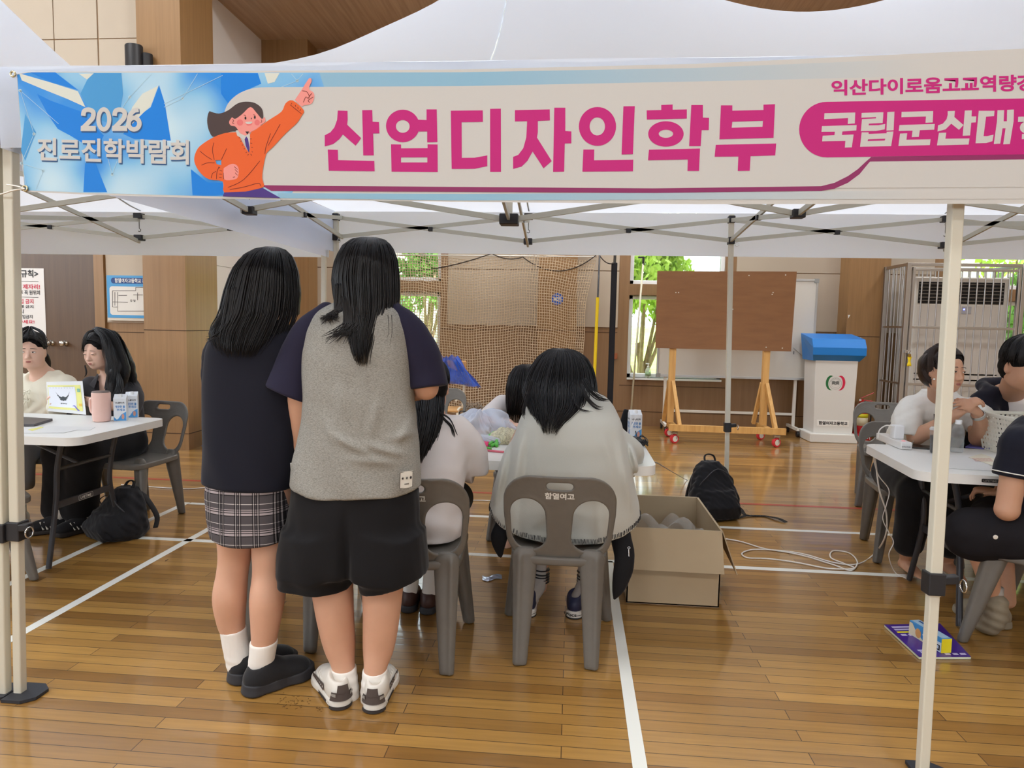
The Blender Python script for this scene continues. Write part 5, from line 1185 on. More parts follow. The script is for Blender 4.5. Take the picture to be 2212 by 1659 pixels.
side([(.02, .1), (.98, .1), (.98, .9), (.02, .9)], mat('carton_pale', (160, 190, 214), .5), 'top_print', lambda u, v: P(u, v, 1)+Vector((0, 0, e_*2)))
side([(.1, .55), (.6, .55), (.6, .8), (.1, .8)], mat('carton_navy', (40, 76, 130), .5), 'top_lettering_block', lambda u, v: P(u, v, 1)+Vector((0, 0, e_*3)))
# scuffs on the boards near the viewer
mb = MB(); r_ = random.Random(5)
for k in range(46):
    c = atz(r_.gauss(632, 16), r_.gauss(1516, 6)); a = r_.uniform(0, 6); l = r_.uniform(.002, .010)
    mb.bar(c+Vector((0, 0, .0004)), c+Vector((l*math.cos(a), l*math.sin(a), .0004)), .002, .0005)
for k in range(16):
    c = atz(r_.gauss(690, 7), r_.gauss(1532, 3)); a = r_.uniform(0, 6); mb.bar(c+Vector((0, 0, .0004)), c+Vector((.006*math.cos(a), .006*math.sin(a), .0004)), .0015, .0005)
props(mb.build('floor_scuffs', mat('scuff', (92, 66, 34), .8)), 'dark scuff marks on the boards in front of the standing girls', 'scuff marks', kind='stuff')
o = MB().box(tuple(atz(356, 1212, .0002)-Vector((0, .0, 0))), tuple(atz(356, 1208, .0012)+Vector((.022, .0, 0)))).build('tape_scrap', mat('dark_tape', (78, 66, 54), .6)); props(o, 'tiny dark tape scrap on the boards left of the girls', 'tape')
# ================================================================== people: shared builders
def skin_mat(name, rgb):
    m = mat(name, rgb, .5, spec=.35, var=.03, vscale=14)
    b = m.node_tree.nodes['Principled BSDF']; b.inputs['Subsurface Weight'].default_value = .12; b.inputs['Subsurface Radius'].default_value = (.02, .008, .005); b.inputs['Subsurface Scale'].default_value = .4
    return m
SKIN = skin_mat('skin', (206, 160, 134)); SKINF = skin_mat('skin_fair', (222, 182, 160)); SKINT = skin_mat('skin_tan', (198, 152, 124))
HAIRM = mat('black_hair', (19, 16, 17), .38, spec=.32); HAIRB = mat('dark_brown_hair', (46, 34, 30), .4, spec=.45)
SOCKW = mat('white_sock', (232, 228, 222), .85, bump=.5, bscale=90, stretch=(3, 3, .15))
LIPM = mat('lips', (172, 108, 98), .5); HBASE = {m_: mat(m_.name+'_base', c_, .6, spec=.12) for m_, c_ in ()}; EYEW = mat('eye_white', (226, 220, 214), .3); EYED = mat('eye_dark', (30, 20, 18), .2); BROW = mat('brow', (58, 44, 40), .8)
def wpx(px, py, half, Y):             # half width in photograph pixels to metres at depth Y
    return (at(px+half, py, Y)-at(px-half, py, Y)).length/2
def rowsz(rows, Y, ry, yo=0.):        # (py, xl, xr[, ry[, dy]]) to profile rows
    out = []
    for r in rows:
        a, b = at(r[1], r[0], Y), at(r[2], r[0], Y); q = r[3] if len(r) > 3 else ry; dy = r[4] if len(r) > 4 else yo
        out.append(((a.z+b.z)/2, (a.x+b.x)/2, Y+dy, (b.x-a.x)/2, q))
    return out
def frame(yaw, pitch=0., roll=0.):    # head frame: columns right, forward, up; yaw 0 looks along +Y, 180 at the viewer
    return np.array((Matrix.Rotation(math.radians(yaw), 3, 'Z') @ Matrix.Rotation(math.radians(pitch), 3, 'X') @ Matrix.Rotation(math.radians(roll), 3, 'Y')))
class Head:
    def __init__(s, C, yaw, pitch=0., roll=0., k=1.):
        s.C = np.array(C, float); s.M = frame(yaw, pitch, roll); s.k = k
    def w(s, r, f, u): return s.C+s.M @ (np.array((r, f, u))*s.k)
    def ell(s, S, c, rad, op='u', k=.0): S.ell(s.w(*c), np.array(rad)*s.k, op, k, rot=s.M)
    def skull(s, S, plump=1., open_mouth=0.):
        s.ell(S, (0, -.016, .028), (.075, .092, .086)); s.ell(S, (0, .020, -.022), (.066*plump, .068, .084), k=.03)
        s.ell(S, (0, .050, -.084), (.034*plump, .032, .026), k=.035)
        for q in (-1, 1):
            s.ell(S, (q*.036*plump, .050, -.036), (.027, .026, .030), k=.025); s.ell(S, (q*.044*plump, .018, -.070), (.022, .034, .026), k=.03)
            s.ell(S, (q*.031, .093, .002), (.019, .011, .011), 's', .012)
            s.ell(S, (q*.031, .0785, .0015), (.0150, .0125, .0105), k=.004)
            s.ell(S, (q*.076, -.008, -.012), (.010, .019, .031), k=.006); s.ell(S, (q*.083, -.004, -.010), (.006, .010, .018), 's', .005)
            s.ell(S, (q*.0105, .0905, -.036), (.0085, .009, .0075), k=.006)
        S.cap(s.w(0, .083, .002), .0065*s.k, s.w(0, .101, -.031), .0098*s.k, k=.014*s.k)
        s.ell(S, (0, .0865, -.058), (.024, .010, .0065), k=.008); s.ell(S, (0, .0845, -.067), (.021, .011, .0075), k=.008)
        s.ell(S, (0, .10, -.0625), (.020, .010, .0022+open_mouth), 's', .003)
    def neck(s, S, base, r0=.052, r1=.058):
        S.cap(s.w(0, -.022, -.06), r0*s.k, base, r1, k=.035)
    def features(s, parent, closed=False, look=0.):
        mb = MB(); M3 = Matrix(s.M.tolist())
        for q in (-1, 1):
            c = s.w(q*.031, .0888, .0012)
            e = MB(); e.M = Matrix.Translation(c) @ M3.to_4x4()
            hgt = .0022 if closed else .0042
            e.lathe([(.0, -.0), (.6, .35), (.9, .75), (1, 1), (.9, 1.2), (.0, 1.25)], 16) if False else None
            pts = [(.0125*math.cos(a)*(1.05 if math.cos(a)*q > 0 else 1), (.0018*math.cos(a)**2*-1)+.0012, hgt*math.sin(a)+(.0014 if math.cos(a)*q > 0 else 0)*abs(math.cos(a))) for a in [2*PI*k/18 for k in range(18)]]
            e.add([tuple(np.array(p_)*s.k) for p_ in pts]+[(0, .0042*s.k, 0)], [(k, (k+1) % 18, 18) for k in range(18)])
            ey = e.build('eye', EYED if closed else EYEW, parent, True, smooth=4)
            if not closed:
                i = MB(); i.M = Matrix.Translation(s.w(q*.031+look*.004, .0928, .0012)) @ M3.to_4x4()
                i.add([(.0048*math.cos(a)*s.k, 0, .0042*math.sin(a)*s.k) for a in [2*PI*k/14 for k in range(14)]]+[(0, .0014, 0)], [(k, (k+1) % 14, 14) for k in range(14)]); i.build('iris', EYED, ey, True, smooth=4)
                l = MB(); l.tube([s.w(q*.031+a*.014, .0905-.003*a*a, .0055-.0030*a*a) for a in (-1, -.5, 0, .5, 1)], [.0006, .0011, .0013, .0011, .0006], 6); l.build('upper_lid_line', EYED, ey, True, smooth=4)
            MB().tube([s.w(q*(.031+a*.019), .0875-.007*(a+.2)**2*(1 if a > -1 else 1), .0225+.0025*(1-a*a)-.002*a) for a in (-1, -.5, 0, .5, 1)], [.0011, .0019, .0020, .0016, .0007], 6).build('eyebrow', BROW, parent, True, smooth=4)
        m = MB()
        for sg in (1, -1):
            m.tube([s.w(a*.0225, .0945-.010*a*a, -.0622+sg*(.0036*(1-a*a))+.0010*abs(a)) for a in (-1, -.6, -.25, 0, .25, .6, 1)], [.0012, .0028, .0036, .0034, .0036, .0028, .0012], 8)
        m.build('mouth', LIPM, parent, True, smooth=4)
        for q in (-1, 1): pass
def hand(S, W, f, n, th, curl=(.5, .5, .4), length=1., spread=.0, thumb=.6, closeness=0.):
    # W wrist, f finger direction, n palm normal, th = +1/-1 side of the thumb
    W = np.array(W, float); f = np.array(f, float); f /= np.linalg.norm(f); n = np.array(n, float); n -= f*(n@f); n /= np.linalg.norm(n); s_ = np.cross(f, n)*th
    L = length
    S.cap(W, .026*L, W+f*.05*L, .033*L, k=.012, flat=(n, .52)); S.cap(W+f*.03*L, .030*L, W+f*.078*L, .036*L, k=.012, flat=(n, .42))
    for i, (o, l, r) in enumerate(((.028, .070, .0088), (.009, .079, .0090), (-.010, .074, .0086), (-.028, .058, .0078))):
        p = W+f*(.080-.004*(i == 3)-.003*(i == 0))*L+s_*o*L; d = f+s_*(o*spread); d /= np.linalg.norm(d)
        ang = 0
        for j, (fr, c) in enumerate(zip((.44, .31, .25), curl)):
            ang += c+.08*i*.4; dd = d*math.cos(ang)+n*math.sin(ang); q = p+dd*l*fr*L
            S.cap(p, (r-.0008*j)*L, q, (r-.0008*(j+1))*L, k=.004 if j else .010); p = q
    p = W+f*.022*L+s_*.024*L+n*.006*L
    d = f*.62+s_*.75*(1-closeness)+n*.35; d /= np.linalg.norm(d)
    q = p+d*.036*L; S.cap(p, .0125*L, q, .0108*L, k=.014)
    d2 = d*(1-thumb*.5)+f*.5+n*.35*thumb; d2 /= np.linalg.norm(d2); q2 = q+d2*.030*L; S.cap(q, .0105*L, q2, .0092*L, k=.005)
    d3 = d2+n*.25*thumb; d3 /= np.linalg.norm(d3); S.cap(q2, .0092*L, q2+d3*.024*L, .0075*L, k=.004)
def strands(mb, P, n, seed, r0=.0026, taper=.25, seg=14, jit=.004, us=(-1, 1), sides=4, vary=.3):
    # P(u, v, rnd) gives points; v from root to tip
    R_ = np.random.default_rng(seed)
    for i in range(n):
        u = R_.uniform(*us); end = 1-vary*R_.random()**1.6; a = R_.normal(size=3)*jit; ph = R_.uniform(0, 6.28); lay = R_.random()
        pts = []
        for k in range(seg+1):
            v = end*k/seg; p = Vector(P(u, v, lay)); w_ = math.sin(PI*min(1, v*1.2))*.6+v*v
            p += Vector(a)*w_+Vector((math.sin(ph+v*7), math.cos(ph*2+v*6), 0))*(jit*.35*v)
            pts.append(p)
        rr = r0*(.6+.8*R_.random())
        mb.tube(pts, [rr*(.75+.25*min(1, k/3))*(1 if k/seg < .55 else max(taper*.5, 1-(k/seg-.55)/.45*(1-taper*.4))) for k in range(seg+1)], sides)
def back_hair(parent, rows, Y, ry, n, seed, matl=HAIRM, tips=None, dy=None, r0=.0026, front=.85, name='hair', crown=.0, groove=.003, core_end=.8, off=.0, vary=.3):
    # rows: (py, xl, xr) silhouette of hair seen from behind, top to bottom
    A = [(at((r[1]+r[2])/2, r[0], Y), (at(r[2], r[0], Y)-at(r[1], r[0], Y)).length/2) for r in rows]
    zs = [a[0].z for a in A]; xs = [a[0].x for a in A]; rx = [a[1] for a in A]; rys = [(r[3] if len(r) > 3 else ry) for r in rows]; dys = [(r[4] if len(r) > 4 else 0.) for r in rows]
    N = len(rows); T = np.array([0]+list(np.cumsum([math.hypot(zs[i+1]-zs[i], rx[i+1]-rx[i]) for i in range(N-1)]))); T /= T[-1]
    def P(u, v, lay):
        z, x, r_, q, d = (float(np.interp(v, T, c)) for c in (zs, xs, rx, rys, dys))
        m = 1+.04*(lay-.35)
        return (x+r_*m*u, Y+d-(q*m)*math.sqrt(max(0, 1-u*u))-.004*lay-off, z)
    kk = max(3, int(N*core_end+.5))
    pr = [(zs[i], xs[i], Y+dys[i], max(.012, rx[i]*.955), max(.012, rys[i]*.95)) for i in range(kk)]
    hi = max(r[3] for r in pr)+.06
    S = SDF((min(p[1]-p[3] for p in pr)-.04, Y+min(dys)-max(rys)-.05, pr[-1][0]-.03), (max(p[1]+p[3] for p in pr)+.04, Y+max(dys)+max(rys)+.05, pr[0][0]+.03), .006)
    S.profile(pr, n=2.0, fold=lambda a, Z, X, Yv: groove*np.sin(a*34+6*np.sin(Z*9)))
    o = S.build(name, matl, parent, True, blur=1)
    mb = MB(); strands(mb, P, n, seed, r0, vary=vary); mb.build('hair_strands', matl, o, True, smooth=4, fix=False)
    return o, P
def shoe(parent, heel, yaw, L, matu, mats_, kind='sneaker', k=1., name='shoe', lift=0.):
    # built from the heel along the facing direction
    c, s_ = math.cos(math.radians(yaw)), math.sin(math.radians(yaw))
    def w(x, y, z): return (heel[0]+x*c-y*s_, heel[1]+x*s_+y*c, z+lift)      # x right, y forward
    lo = (heel[0]-.34, heel[1]-.34, -.01); hi = (heel[0]+.34, heel[1]+.34, .18)
    lo = (min(w(-.07, -.02, 0)[0], w(.07, -.02, 0)[0], w(-.07, L+.02, 0)[0], w(.07, L+.02, 0)[0])-.02, min(w(-.07, -.02, 0)[1], w(.07, -.02, 0)[1], w(-.07, L+.02, 0)[1], w(.07, L+.02, 0)[1])-.02, -.008+lift)
    hi = (max(w(-.07, -.02, 0)[0], w(.07, -.02, 0)[0], w(-.07, L+.02, 0)[0], w(.07, L+.02, 0)[0])+.02, max(w(-.07, -.02, 0)[1], w(.07, -.02, 0)[1], w(-.07, L+.02, 0)[1], w(.07, L+.02, 0)[1])+.02, .17+lift)
    Mr = rot3(0, 0, math.radians(yaw))
    t = SDF(lo, hi, .0045)          # upper
    t.ell(w(0, .055, .052), (.038*k, .056, .052), rot=Mr); t.ell(w(0, L*.50, .05), (.043*k, L*.30, .044), k=.03, rot=Mr); t.ell(w(.002, L*.76, .042), (.048*k, L*.23, .034), k=.03, rot=Mr)
    t.cap(w(0, .075, .085), .034*k, w(0, L*.42, .075), .030*k, k=.03)
    t.ell(w(0, .058, .128), (.029*k, .043, .05), 's', .008, rot=Mr)
    t.keep(lambda X, Y, Z: (.024+lift)-Z+0*X)
    up = t.build(name, matu, parent, True, blur=1)
    b = SDF(lo, hi, .0045)
    def outline(X, Y):
        x = (X-heel[0])*c+(Y-heel[1])*s_; y = -(X-heel[0])*s_+(Y-heel[1])*c
        wd_ = (.036+.016*np.clip((y-.04)/(L*.6), 0, 1)-.004*np.sin(np.clip((y-.06)/(L*.5), 0, 1)*PI))*k
        yy = np.clip(y, .036*k, L-.048*k)
        return np.sqrt(x*x*(.048*k/wd_)**2*((wd_/(.048*k))**2)*0+(np.maximum(np.abs(x)-wd_+.034*k, 0))**2+(np.maximum(np.abs(y-L/2)-L/2+.034*k, 0))**2)-.034*k+0*yy, x, y
    def sole(X, Y, Z):
        d, x, y = outline(X, Y); hgt = (.030 if kind != 'chunky' else .040)+.010*np.clip((y-L*.75)/(L*.25), 0, 1)+.006*np.clip((.05-y)/.05, 0, 1)
        wave = .0025*np.sin(y*75) if kind == 'chunky' else 0
        toe = .012*np.clip((y-L*.82)/(L*.18), 0, 1)**2
        flare = (.006 if kind == 'chunky' else .003)*np.clip(1-(Z-lift)/.03, 0, 1)
        return np.maximum(d-flare-wave-.002, np.maximum(Z-lift-hgt, .0015+lift+toe-Z))
    b.fn(sole, lo, hi)
    b.build('sole', mats_, up, True, blur=1)
    return up, w
def person(label, loc, group=None): return thing('person', label, 'person', loc, 0, group)
def shell_hair(parent, H, matl, seed, n=420, part=.0, length=.12, fringe=False, pts_fn=None, r0=.0024, name='hair', back=1., cover=.62, grow=.007, face_cut=True, side=.02, low=-.09):
    # cap of hair on a head with the face left free, then strands combed from the parting
    lo, hi = H.C-.20, H.C+.20; S = SDF(lo, hi, .005)
    H.ell(S, (0, -.018, .030), (.075+grow, .094+grow, .088+grow)); H.ell(S, (0, -.045, -.02), (.072+grow, .070+grow*.6, .085), k=.02)
    if face_cut: H.ell(S, (0, .112, -.022), (.070, .085, .104), 's', .010)
    H.ell(S, (0, .03, -.16), (.09, .10, .09), 's', .01)
    S.disp(lambda X, Y, Z: .0016*np.sin(70*(X*1.0+Y*.6)+8*np.sin(Z*30)))
    return S.build(name, mat('hair_base', (20, 17, 17), .6, spec=.1), parent, True, blur=1)
def crown_comb(parent, H, matl, n, seed, mode='part', fringe=58., side=104., back=128., r0=.0022, part=.004, sweep=.35, lift=.012):
    # strands over the cap: 'part' falls to both sides from a middle parting, 'crown' radiates from the crown
    mb = MB(); R2 = np.random.default_rng(seed); c = np.array((0, -.018, .030)); rad = np.array((.075, .094, .088))+lift
    for i in range(n):
        pts = []
        if mode == 'part':
            sg = 1 if R2.random() < .5 else -1; a0 = R2.uniform(-1.25, .98); th1 = math.radians(side)*(1-.2*R2.random()); j = R2.normal()*.02
            for k in range(9):
                th = th1*k/8; a = a0-sweep*(th/1.8)**1.5*(1 if a0 > -.6 else .3)
                d = np.array((sg*math.sin(th)*math.cos(a*.75)+part, math.sin(a)*math.cos(th*.45)+j, math.cos(th)*math.cos(a*.9))); d /= np.linalg.norm(d)
                pts.append(tuple(H.w(*(c+d*rad*(1+.01*R2.random())))))
        else:
            ps = R2.uniform(-PI, PI); f_ = .5+.5*math.cos(ps); end = math.radians((fringe if f_ > .62 else side+(back-side)*max(0, -math.cos(ps)))*(1-.12*R2.random())); tw = R2.normal()*.25
            for k in range(9):
                th = .06+(end-.06)*k/8+.0; p_ = ps+tw*(k/8); d = np.array((math.sin(th)*math.sin(p_), math.sin(th)*math.cos(p_)-.30*math.cos(th)*(1-k/8), math.cos(th))); d /= np.linalg.norm(d)
                pts.append(tuple(H.w(*(c+d*rad*(1+.02*R2.random()+(.05 if f_ > .62 else 0)*k/8)))))
        q = smooth_path(pts, 2); m_ = len(q)-1
        mb.tube(q, [r0*(.7+.5*R2.random()*0+.3)*(1-.7*max(0, (k/m_-.55)/.45)**2) for k in range(m_+1)], 4)
    mb.build('crown_strands', matl, parent, True, smooth=4, fix=False)
# ================================================================== the girl in the grey raglan tee
YP = 2.345
P2 = person('standing girl with long dark hair in a grey tee with navy sleeves and black shorts', (-.71, YP, 0))
def body_limb(S, pts, k=.02):       # pts: (px, py, half width px, Y)
    P = [at(p[0], p[1], p[3]) for p in pts]; R_ = [wpx(p[0], p[1], p[2], p[3]) for p in pts]
    S.limb(P, R_, k)
S = SDF((-1.2, 2.05, .03), (-.25, 2.85, 1.66), .006)
YA = 2.315
body_limb(S, [(695, 1150, 48, YP), (715, 1250, 44, YP-.005), (724, 1330, 38.5, YP-.02), (733, 1390, 33, YP-.02), (741, 1435, 24, YA), (748, 1490, 22, YA-.01), (752, 1515, 17, YA-.01)])
body_limb(S, [(842, 1150, 48, YP), (828, 1250, 44, YP-.005), (824, 1330, 38.5, YP-.02), (818, 1395, 33, YP-.02), (811, 1440, 24, YA-.01), (806, 1495, 22, YA-.02), (806, 1520, 17, YA-.02)])
S.profile(rowsz([(700, 710, 850), (800, 690, 865), (900, 690, 870), (1000, 670, 880), (1100, 655, 885), (1190, 665, 880)], YP, .105), k=.03)
body_limb(S, [(690, 735, 30, YP), (655, 830, 30, YP+.0), (648, 905, 24, YP+.02), (652, 960, 20, YP+.04)]); S.limb([at(652, 960, YP+.04), at(690, 975, YP+.20), at(730, 950, YP+.28)], [.034, .028, .024])
body_limb(S, [(872, 735, 30, YP), (912, 800, 32, YP+.01), (921, 838, 24, YP+.02)]); S.limb([at(921, 838, YP+.02), at(885, 850, YP+.16), at(840, 845, YP+.27)], [.036, .030, .025])
hand(S, at(730, 950, YP+.28), (.6, .5, .3), (.2, -.1, 1), 1); hand(S, at(840, 845, YP+.27), (-.7, .5, .2), (-.1, 0, 1), -1)
H = Head(at(790, 592, YP+.05), -6, -6)
H.skull(S); H.neck(S, at(788, 690, YP))
S.build('body', SKIN, P2, True)
H.features(P2)
def heather():
    m = bpy.data.materials.new('grey_heather_knit'); m.use_nodes = True; nt = m.node_tree; L = nt.links; b = nt.nodes['Principled BSDF']; b.inputs['Roughness'].default_value = .9; b.inputs['Specular IOR Level'].default_value = .15
    tc = nt.nodes.new('ShaderNodeTexCoord'); mp = nt.nodes.new('ShaderNodeMapping'); mp.inputs['Scale'].default_value = (170, 170, 520); L.new(tc.outputs['Object'], mp.inputs[0])
    n = nt.nodes.new('ShaderNodeTexNoise'); n.inputs['Scale'].default_value = 1; n.inputs['Detail'].default_value = 4; L.new(mp.outputs[0], n.inputs['Vector'])
    r = nt.nodes.new('ShaderNodeValToRGB'); r.color_ramp.elements[0].position = .32; r.color_ramp.elements[1].position = .66
    r.color_ramp.elements[0].color = (*lin((124, 123, 118)), 1); r.color_ramp.elements[1].color = (*lin((160, 158, 152)), 1); L.new(n.outputs['Fac'], r.inputs[0]); L.new(r.outputs[0], b.inputs['Base Color'])
    bp = nt.nodes.new('ShaderNodeBump'); bp.inputs['Strength'].default_value = .2; bp.inputs['Distance'].default_value = .001; L.new(n.outputs['Fac'], bp.inputs['Height']); L.new(bp.outputs[0], b.inputs['Normal'])
    return m
NAVY = mat('navy_jersey', (38, 36, 56), .85, spec=.2, bump=.15, bscale=500, sheen=.1)
S = SDF((-1.12, 2.08, .62), (-.32, 2.66, 1.52), .006)
def tee_fold(a, Z, X, Y):
    back = np.clip(-np.sin(a), 0, 1)
    f = .007*np.sin(X*30+Z*11+2*np.sin(Z*9))*np.clip((1.15-Z)/.3, 0, 1)*back
    for (x0, z0, dx, dz, w_, am) in ((-.80, .985, .14, -.075, .013, .009), (-.70, .955, .16, -.05, .013, .008), (-.62, .965, .14, .03, .014, .006), (-.83, 1.03, .05, -.10, .012, .006), (-.53, 1.06, -.05, -.12, .014, .007), (-.75, .90, .18, -.015, .015, .006), (-.64, 1.12, -.03, -.16, .016, .005), (-.78, 1.16, .03, -.14, .018, .005)):
        L2 = dx*dx+dz*dz; t = np.clip(((X-x0)*dx+(Z-z0)*dz)/L2, 0, 1); d2 = (X-x0-t*dx)**2+(Z-z0-t*dz)**2
        f = f+1.7*am*np.exp(-d2/(w_*w_))*np.sin(PI*np.clip(t, .05, .95))*back
    return f
tee_rows = rowsz([(648, 745, 832, .055), (660, 708, 856, .075), (682, 682, 880, .10), (715, 666, 893, .118), (760, 657, 897, .128), (810, 656, 894, .13), (860, 661, 893, .132), (910, 658, 898, .134), (960, 648, 903, .138), (1010, 636, 906, .142), (1050, 630, 908, .146), (1092, 626, 912, .148)], YP, .13)
S.profile(tee_rows, n=2.35, fold=tee_fold)
zl, zc_, zr_ = at(630, 1062, YP-.14).z, at(770, 1084, YP-.14).z, at(908, 1072, YP-.14).z
hemz = lambda X: np.interp(X, [at(630, 1062, YP).x, at(700, 1082, YP).x, at(770, 1085, YP).x, at(860, 1083, YP).x, at(908, 1073, YP).x], [at(630, 1062, YP-.1).z, at(700, 1079, YP-.13).z, zc_, at(860, 1082, YP-.13).z, zr_])
S.keep(lambda X, Y, Z: hemz(X)+.004*np.sin(X*25)-Z+0*Y)
S.disp(lambda X, Y, Z: .0015*fbm(X, Y, Z, 22, 3))
S.build('tee_body', heather(), P2, True, blur=1)
def sleeve(name, pts, parent, m, hem, k=1., fl=None, lo=None, hi=None, cut=None, fold=.003, seed=1):
    P = [at(p[0], p[1], p[3]) for p in pts]; R_ = [wpx(p[0], p[1], p[2], p[3]) for p in pts]
    lo = np.min([np.array(p)-r for p, r in zip(P, R_)], axis=0)-.03; hi = np.max([np.array(p)+r for p, r in zip(P, R_)], axis=0)+.03
    S = SDF(lo, hi, .005); S.limb(P, R_, .03)
    S.disp(lambda X, Y, Z: fold*fbm(X, Y, Z, 30, seed))
    if cut is not None: S.keep(cut)
    return S.build(name, m, parent, True, blur=1)
def plane(p, n):                     # keep the side the normal points away from
    p = np.array(p); n = np.array(n, float); n /= np.linalg.norm(n)
    return lambda X, Y, Z: (X-p[0])*n[0]+(Y-p[1])*n[1]+(Z-p[2])*n[2]
a, b = at(584, 836, YP), at(668, 873, YP); nn = Vector((b.z-a.z, 0, -(b.x-a.x))).normalized()
sleeve('sleeve', [(706, 676, 22, YP+.0), (672, 722, 38, YP), (648, 780, 46, YP+.01), (624, 850, 56, YP+.01), (618, 890, 56, YP+.01)], P2, NAVY, 0, cut=plane((a+b)/2, (nn.x, -.15, nn.z)), seed=2)
a, b = at(888, 842, YP), at(962, 832, YP); nn = Vector((b.z-a.z, 0, -(b.x-a.x))).normalized()
sleeve('sleeve', [(848, 672, 22, YP+.0), (882, 715, 36, YP), (906, 765, 42, YP+.01), (922, 820, 42, YP+.015), (930, 870, 42, YP+.02)], P2, NAVY, 0, cut=plane((a+b)/2, (nn.x, -.1, nn.z)), seed=4)
# shorts
BLKC = mat('black_jersey', (22, 21, 23), .85, spec=.2, bump=.2, bscale=420, sheen=.12)
S = SDF((-1.12, 2.08, .30), (-.32, 2.62, .84), .006)
S.profile(rowsz([(1050, 634, 902, .135), (1110, 628, 906, .142), (1180, 624, 911, .145), (1215, 622, 912, .145), (1228, 622, 912, .14)], YP, .14), n=2.3, fold=lambda a, Z, X, Y: -.03*np.exp(-((X-at(774, 0, YP).x)/.016)**2)*np.clip((.74-Z)/.22, 0, 1)+.004*np.sin(X*33+Z*6)*np.clip((.8-Z)/.2, 0, 1))
for xl, xr, dx in ((612, 769, -1), (783, 917, 1)):
    S.profile(rowsz([(1150, xl+14, xr-8, .13), (1200, xl+6, xr-3, .135), (1250, xl+1, xr, .128), (1300, xl, xr, .125), (1330, xl, xr, .125)], YP, .12), k=.05, n=2.4, fold=lambda a, Z, X, Y: .006*np.sin(X*37+Z*5)*np.clip((.75-Z)/.2, 0, 1)-.022*np.exp(-((X-at(774, 0, YP).x)/.014)**2)*np.clip((.78-Z)/.25, 0, 1))
hl = lambda X: np.interp(X, [at(x, y, YP).x for x, y in ((606, 0), (690, 0), (768, 0), (782, 0), (850, 0), (920, 0))], [at(613, 1272, YP-.06).z, at(690, 1289, YP-.12).z, at(765, 1280, YP-.06).z, at(784, 1281, YP-.06).z, at(850, 1287, YP-.12).z, at(917, 1252, YP-.06).z])
S.keep(lambda X, Y, Z: hl(X)-Z+0*Y)
S.disp(lambda X, Y, Z: .0035*fbm(X, Y, Z*.4, 24, 9))
S.build('shorts', BLKC, P2, True, blur=1)
def sock(parent, pts, m=SOCKW, cut=None, h=.004):
    P = [at(p[0], p[1], p[3]) for p in pts]; R_ = [wpx(p[0], p[1], p[2], p[3]) for p in pts]
    lo = np.min([np.array(p)-r for p, r in zip(P, R_)], axis=0)-.02; hi = np.max([np.array(p)+r for p, r in zip(P, R_)], axis=0)+.02
    S = SDF(lo, hi, h); S.limb(P, R_, .015); S.disp(lambda X, Y, Z: .0012*np.sin(Z*190+X*20)*np.clip((.13-Z)/.05, 0, 1))
    ztop = P[0].z; S.keep(lambda X, Y, Z: Z-(ztop-.006)-.10*(Y-P[0].y)+0*X)
    return S.build('sock', m, parent, True, blur=1)
sock(P2, [(741, 1436, 26.5, YA), (746, 1470, 25.5, YA-.005), (749, 1500, 26, YA-.005), (752, 1515, 22, YA)])
sock(P2, [(811, 1441, 26, YA-.01), (807, 1475, 25, YA-.015), (806, 1502, 26, YA-.015), (806, 1520, 22, YA-.01)])
TAUPE = mat('taupe_mesh', (78, 68, 64), .8, bump=.3, bscale=300); OFFW = mat('offwhite_leather', (216, 212, 204), .5); DSOLE = mat('dark_outsole', (52, 48, 48), .7); REFL = mat('grey_reflector', (150, 146, 140), .4)
for hx, hy, yaw in ((741, 1534, 36), (804, 1543, 4)):
    h = atz(hx, hy); h = (h.x, h.y)
    up, w = shoe(P2, h, yaw, .252, OFFW, OFFW, k=.98)
    e = MB()
    c = lambda a, z, r=.040: w(r*math.sin(a), .037-r*math.cos(a)*.98, z)
    for a0, a1, z0, z1, r_ in ((-1.25, 1.25, .036, .066, .0425), (-.55, .55, .064, .092, .041)):
        e.grid(lambda u, v: c(a0+(a1-a0)*u*(1-.12*v)+.06*(a1-a0)*v, z0+(z1-z0)*v, r_+.0015-.004*v), 16, 4)
    e.build('heel_counter', TAUPE, up, True, smooth=4)
    for q in (-1, 1):
        g = MB(); g.grid(lambda u, v: c(q*(.62+.42*u), .052+.012*v*(1-.3*u)+.004*u, .0455), 6, 4); g.build('reflector', REFL, up, True, smooth=4)
    e = MB(); e.grid(lambda u, v: c(-1.35+2.7*u, .004+.012*v, .0435), 18, 2)
    for s2 in (-1, 1): e.grid(lambda u, v: w(s2*(.0395+.012*u), .045+.17*u, .004+.012*v), 12, 2)
    e.build('outsole', DSOLE, up, True, smooth=4)
    e = MB()
    for q in (-1, 1):
        for k_ in range(5): y0 = .095+.018*k_; e.tube([w(q*.046, y0, .050), w(q*.040, y0+.010, .070), w(q*.018, y0+.02, .093-.004*k_)], .0022, 6)
    for k_ in range(5): y0 = .115+.018*k_; e.tube([w(-.018, y0, .094-.004*k_), w(.018, y0+.008, .094-.004*k_)], .0026, 6)
    e.build('laces', OFFW, up, True, smooth=4)
    e = MB()
    for q in (-1, 1): e.grid(lambda u, v: w(q*(.0455+.003*u), .085+.13*u, .040+.028*v*(1-.5*u)), 12, 3)
    e.build('side_mesh', TAUPE, up, True, smooth=4)
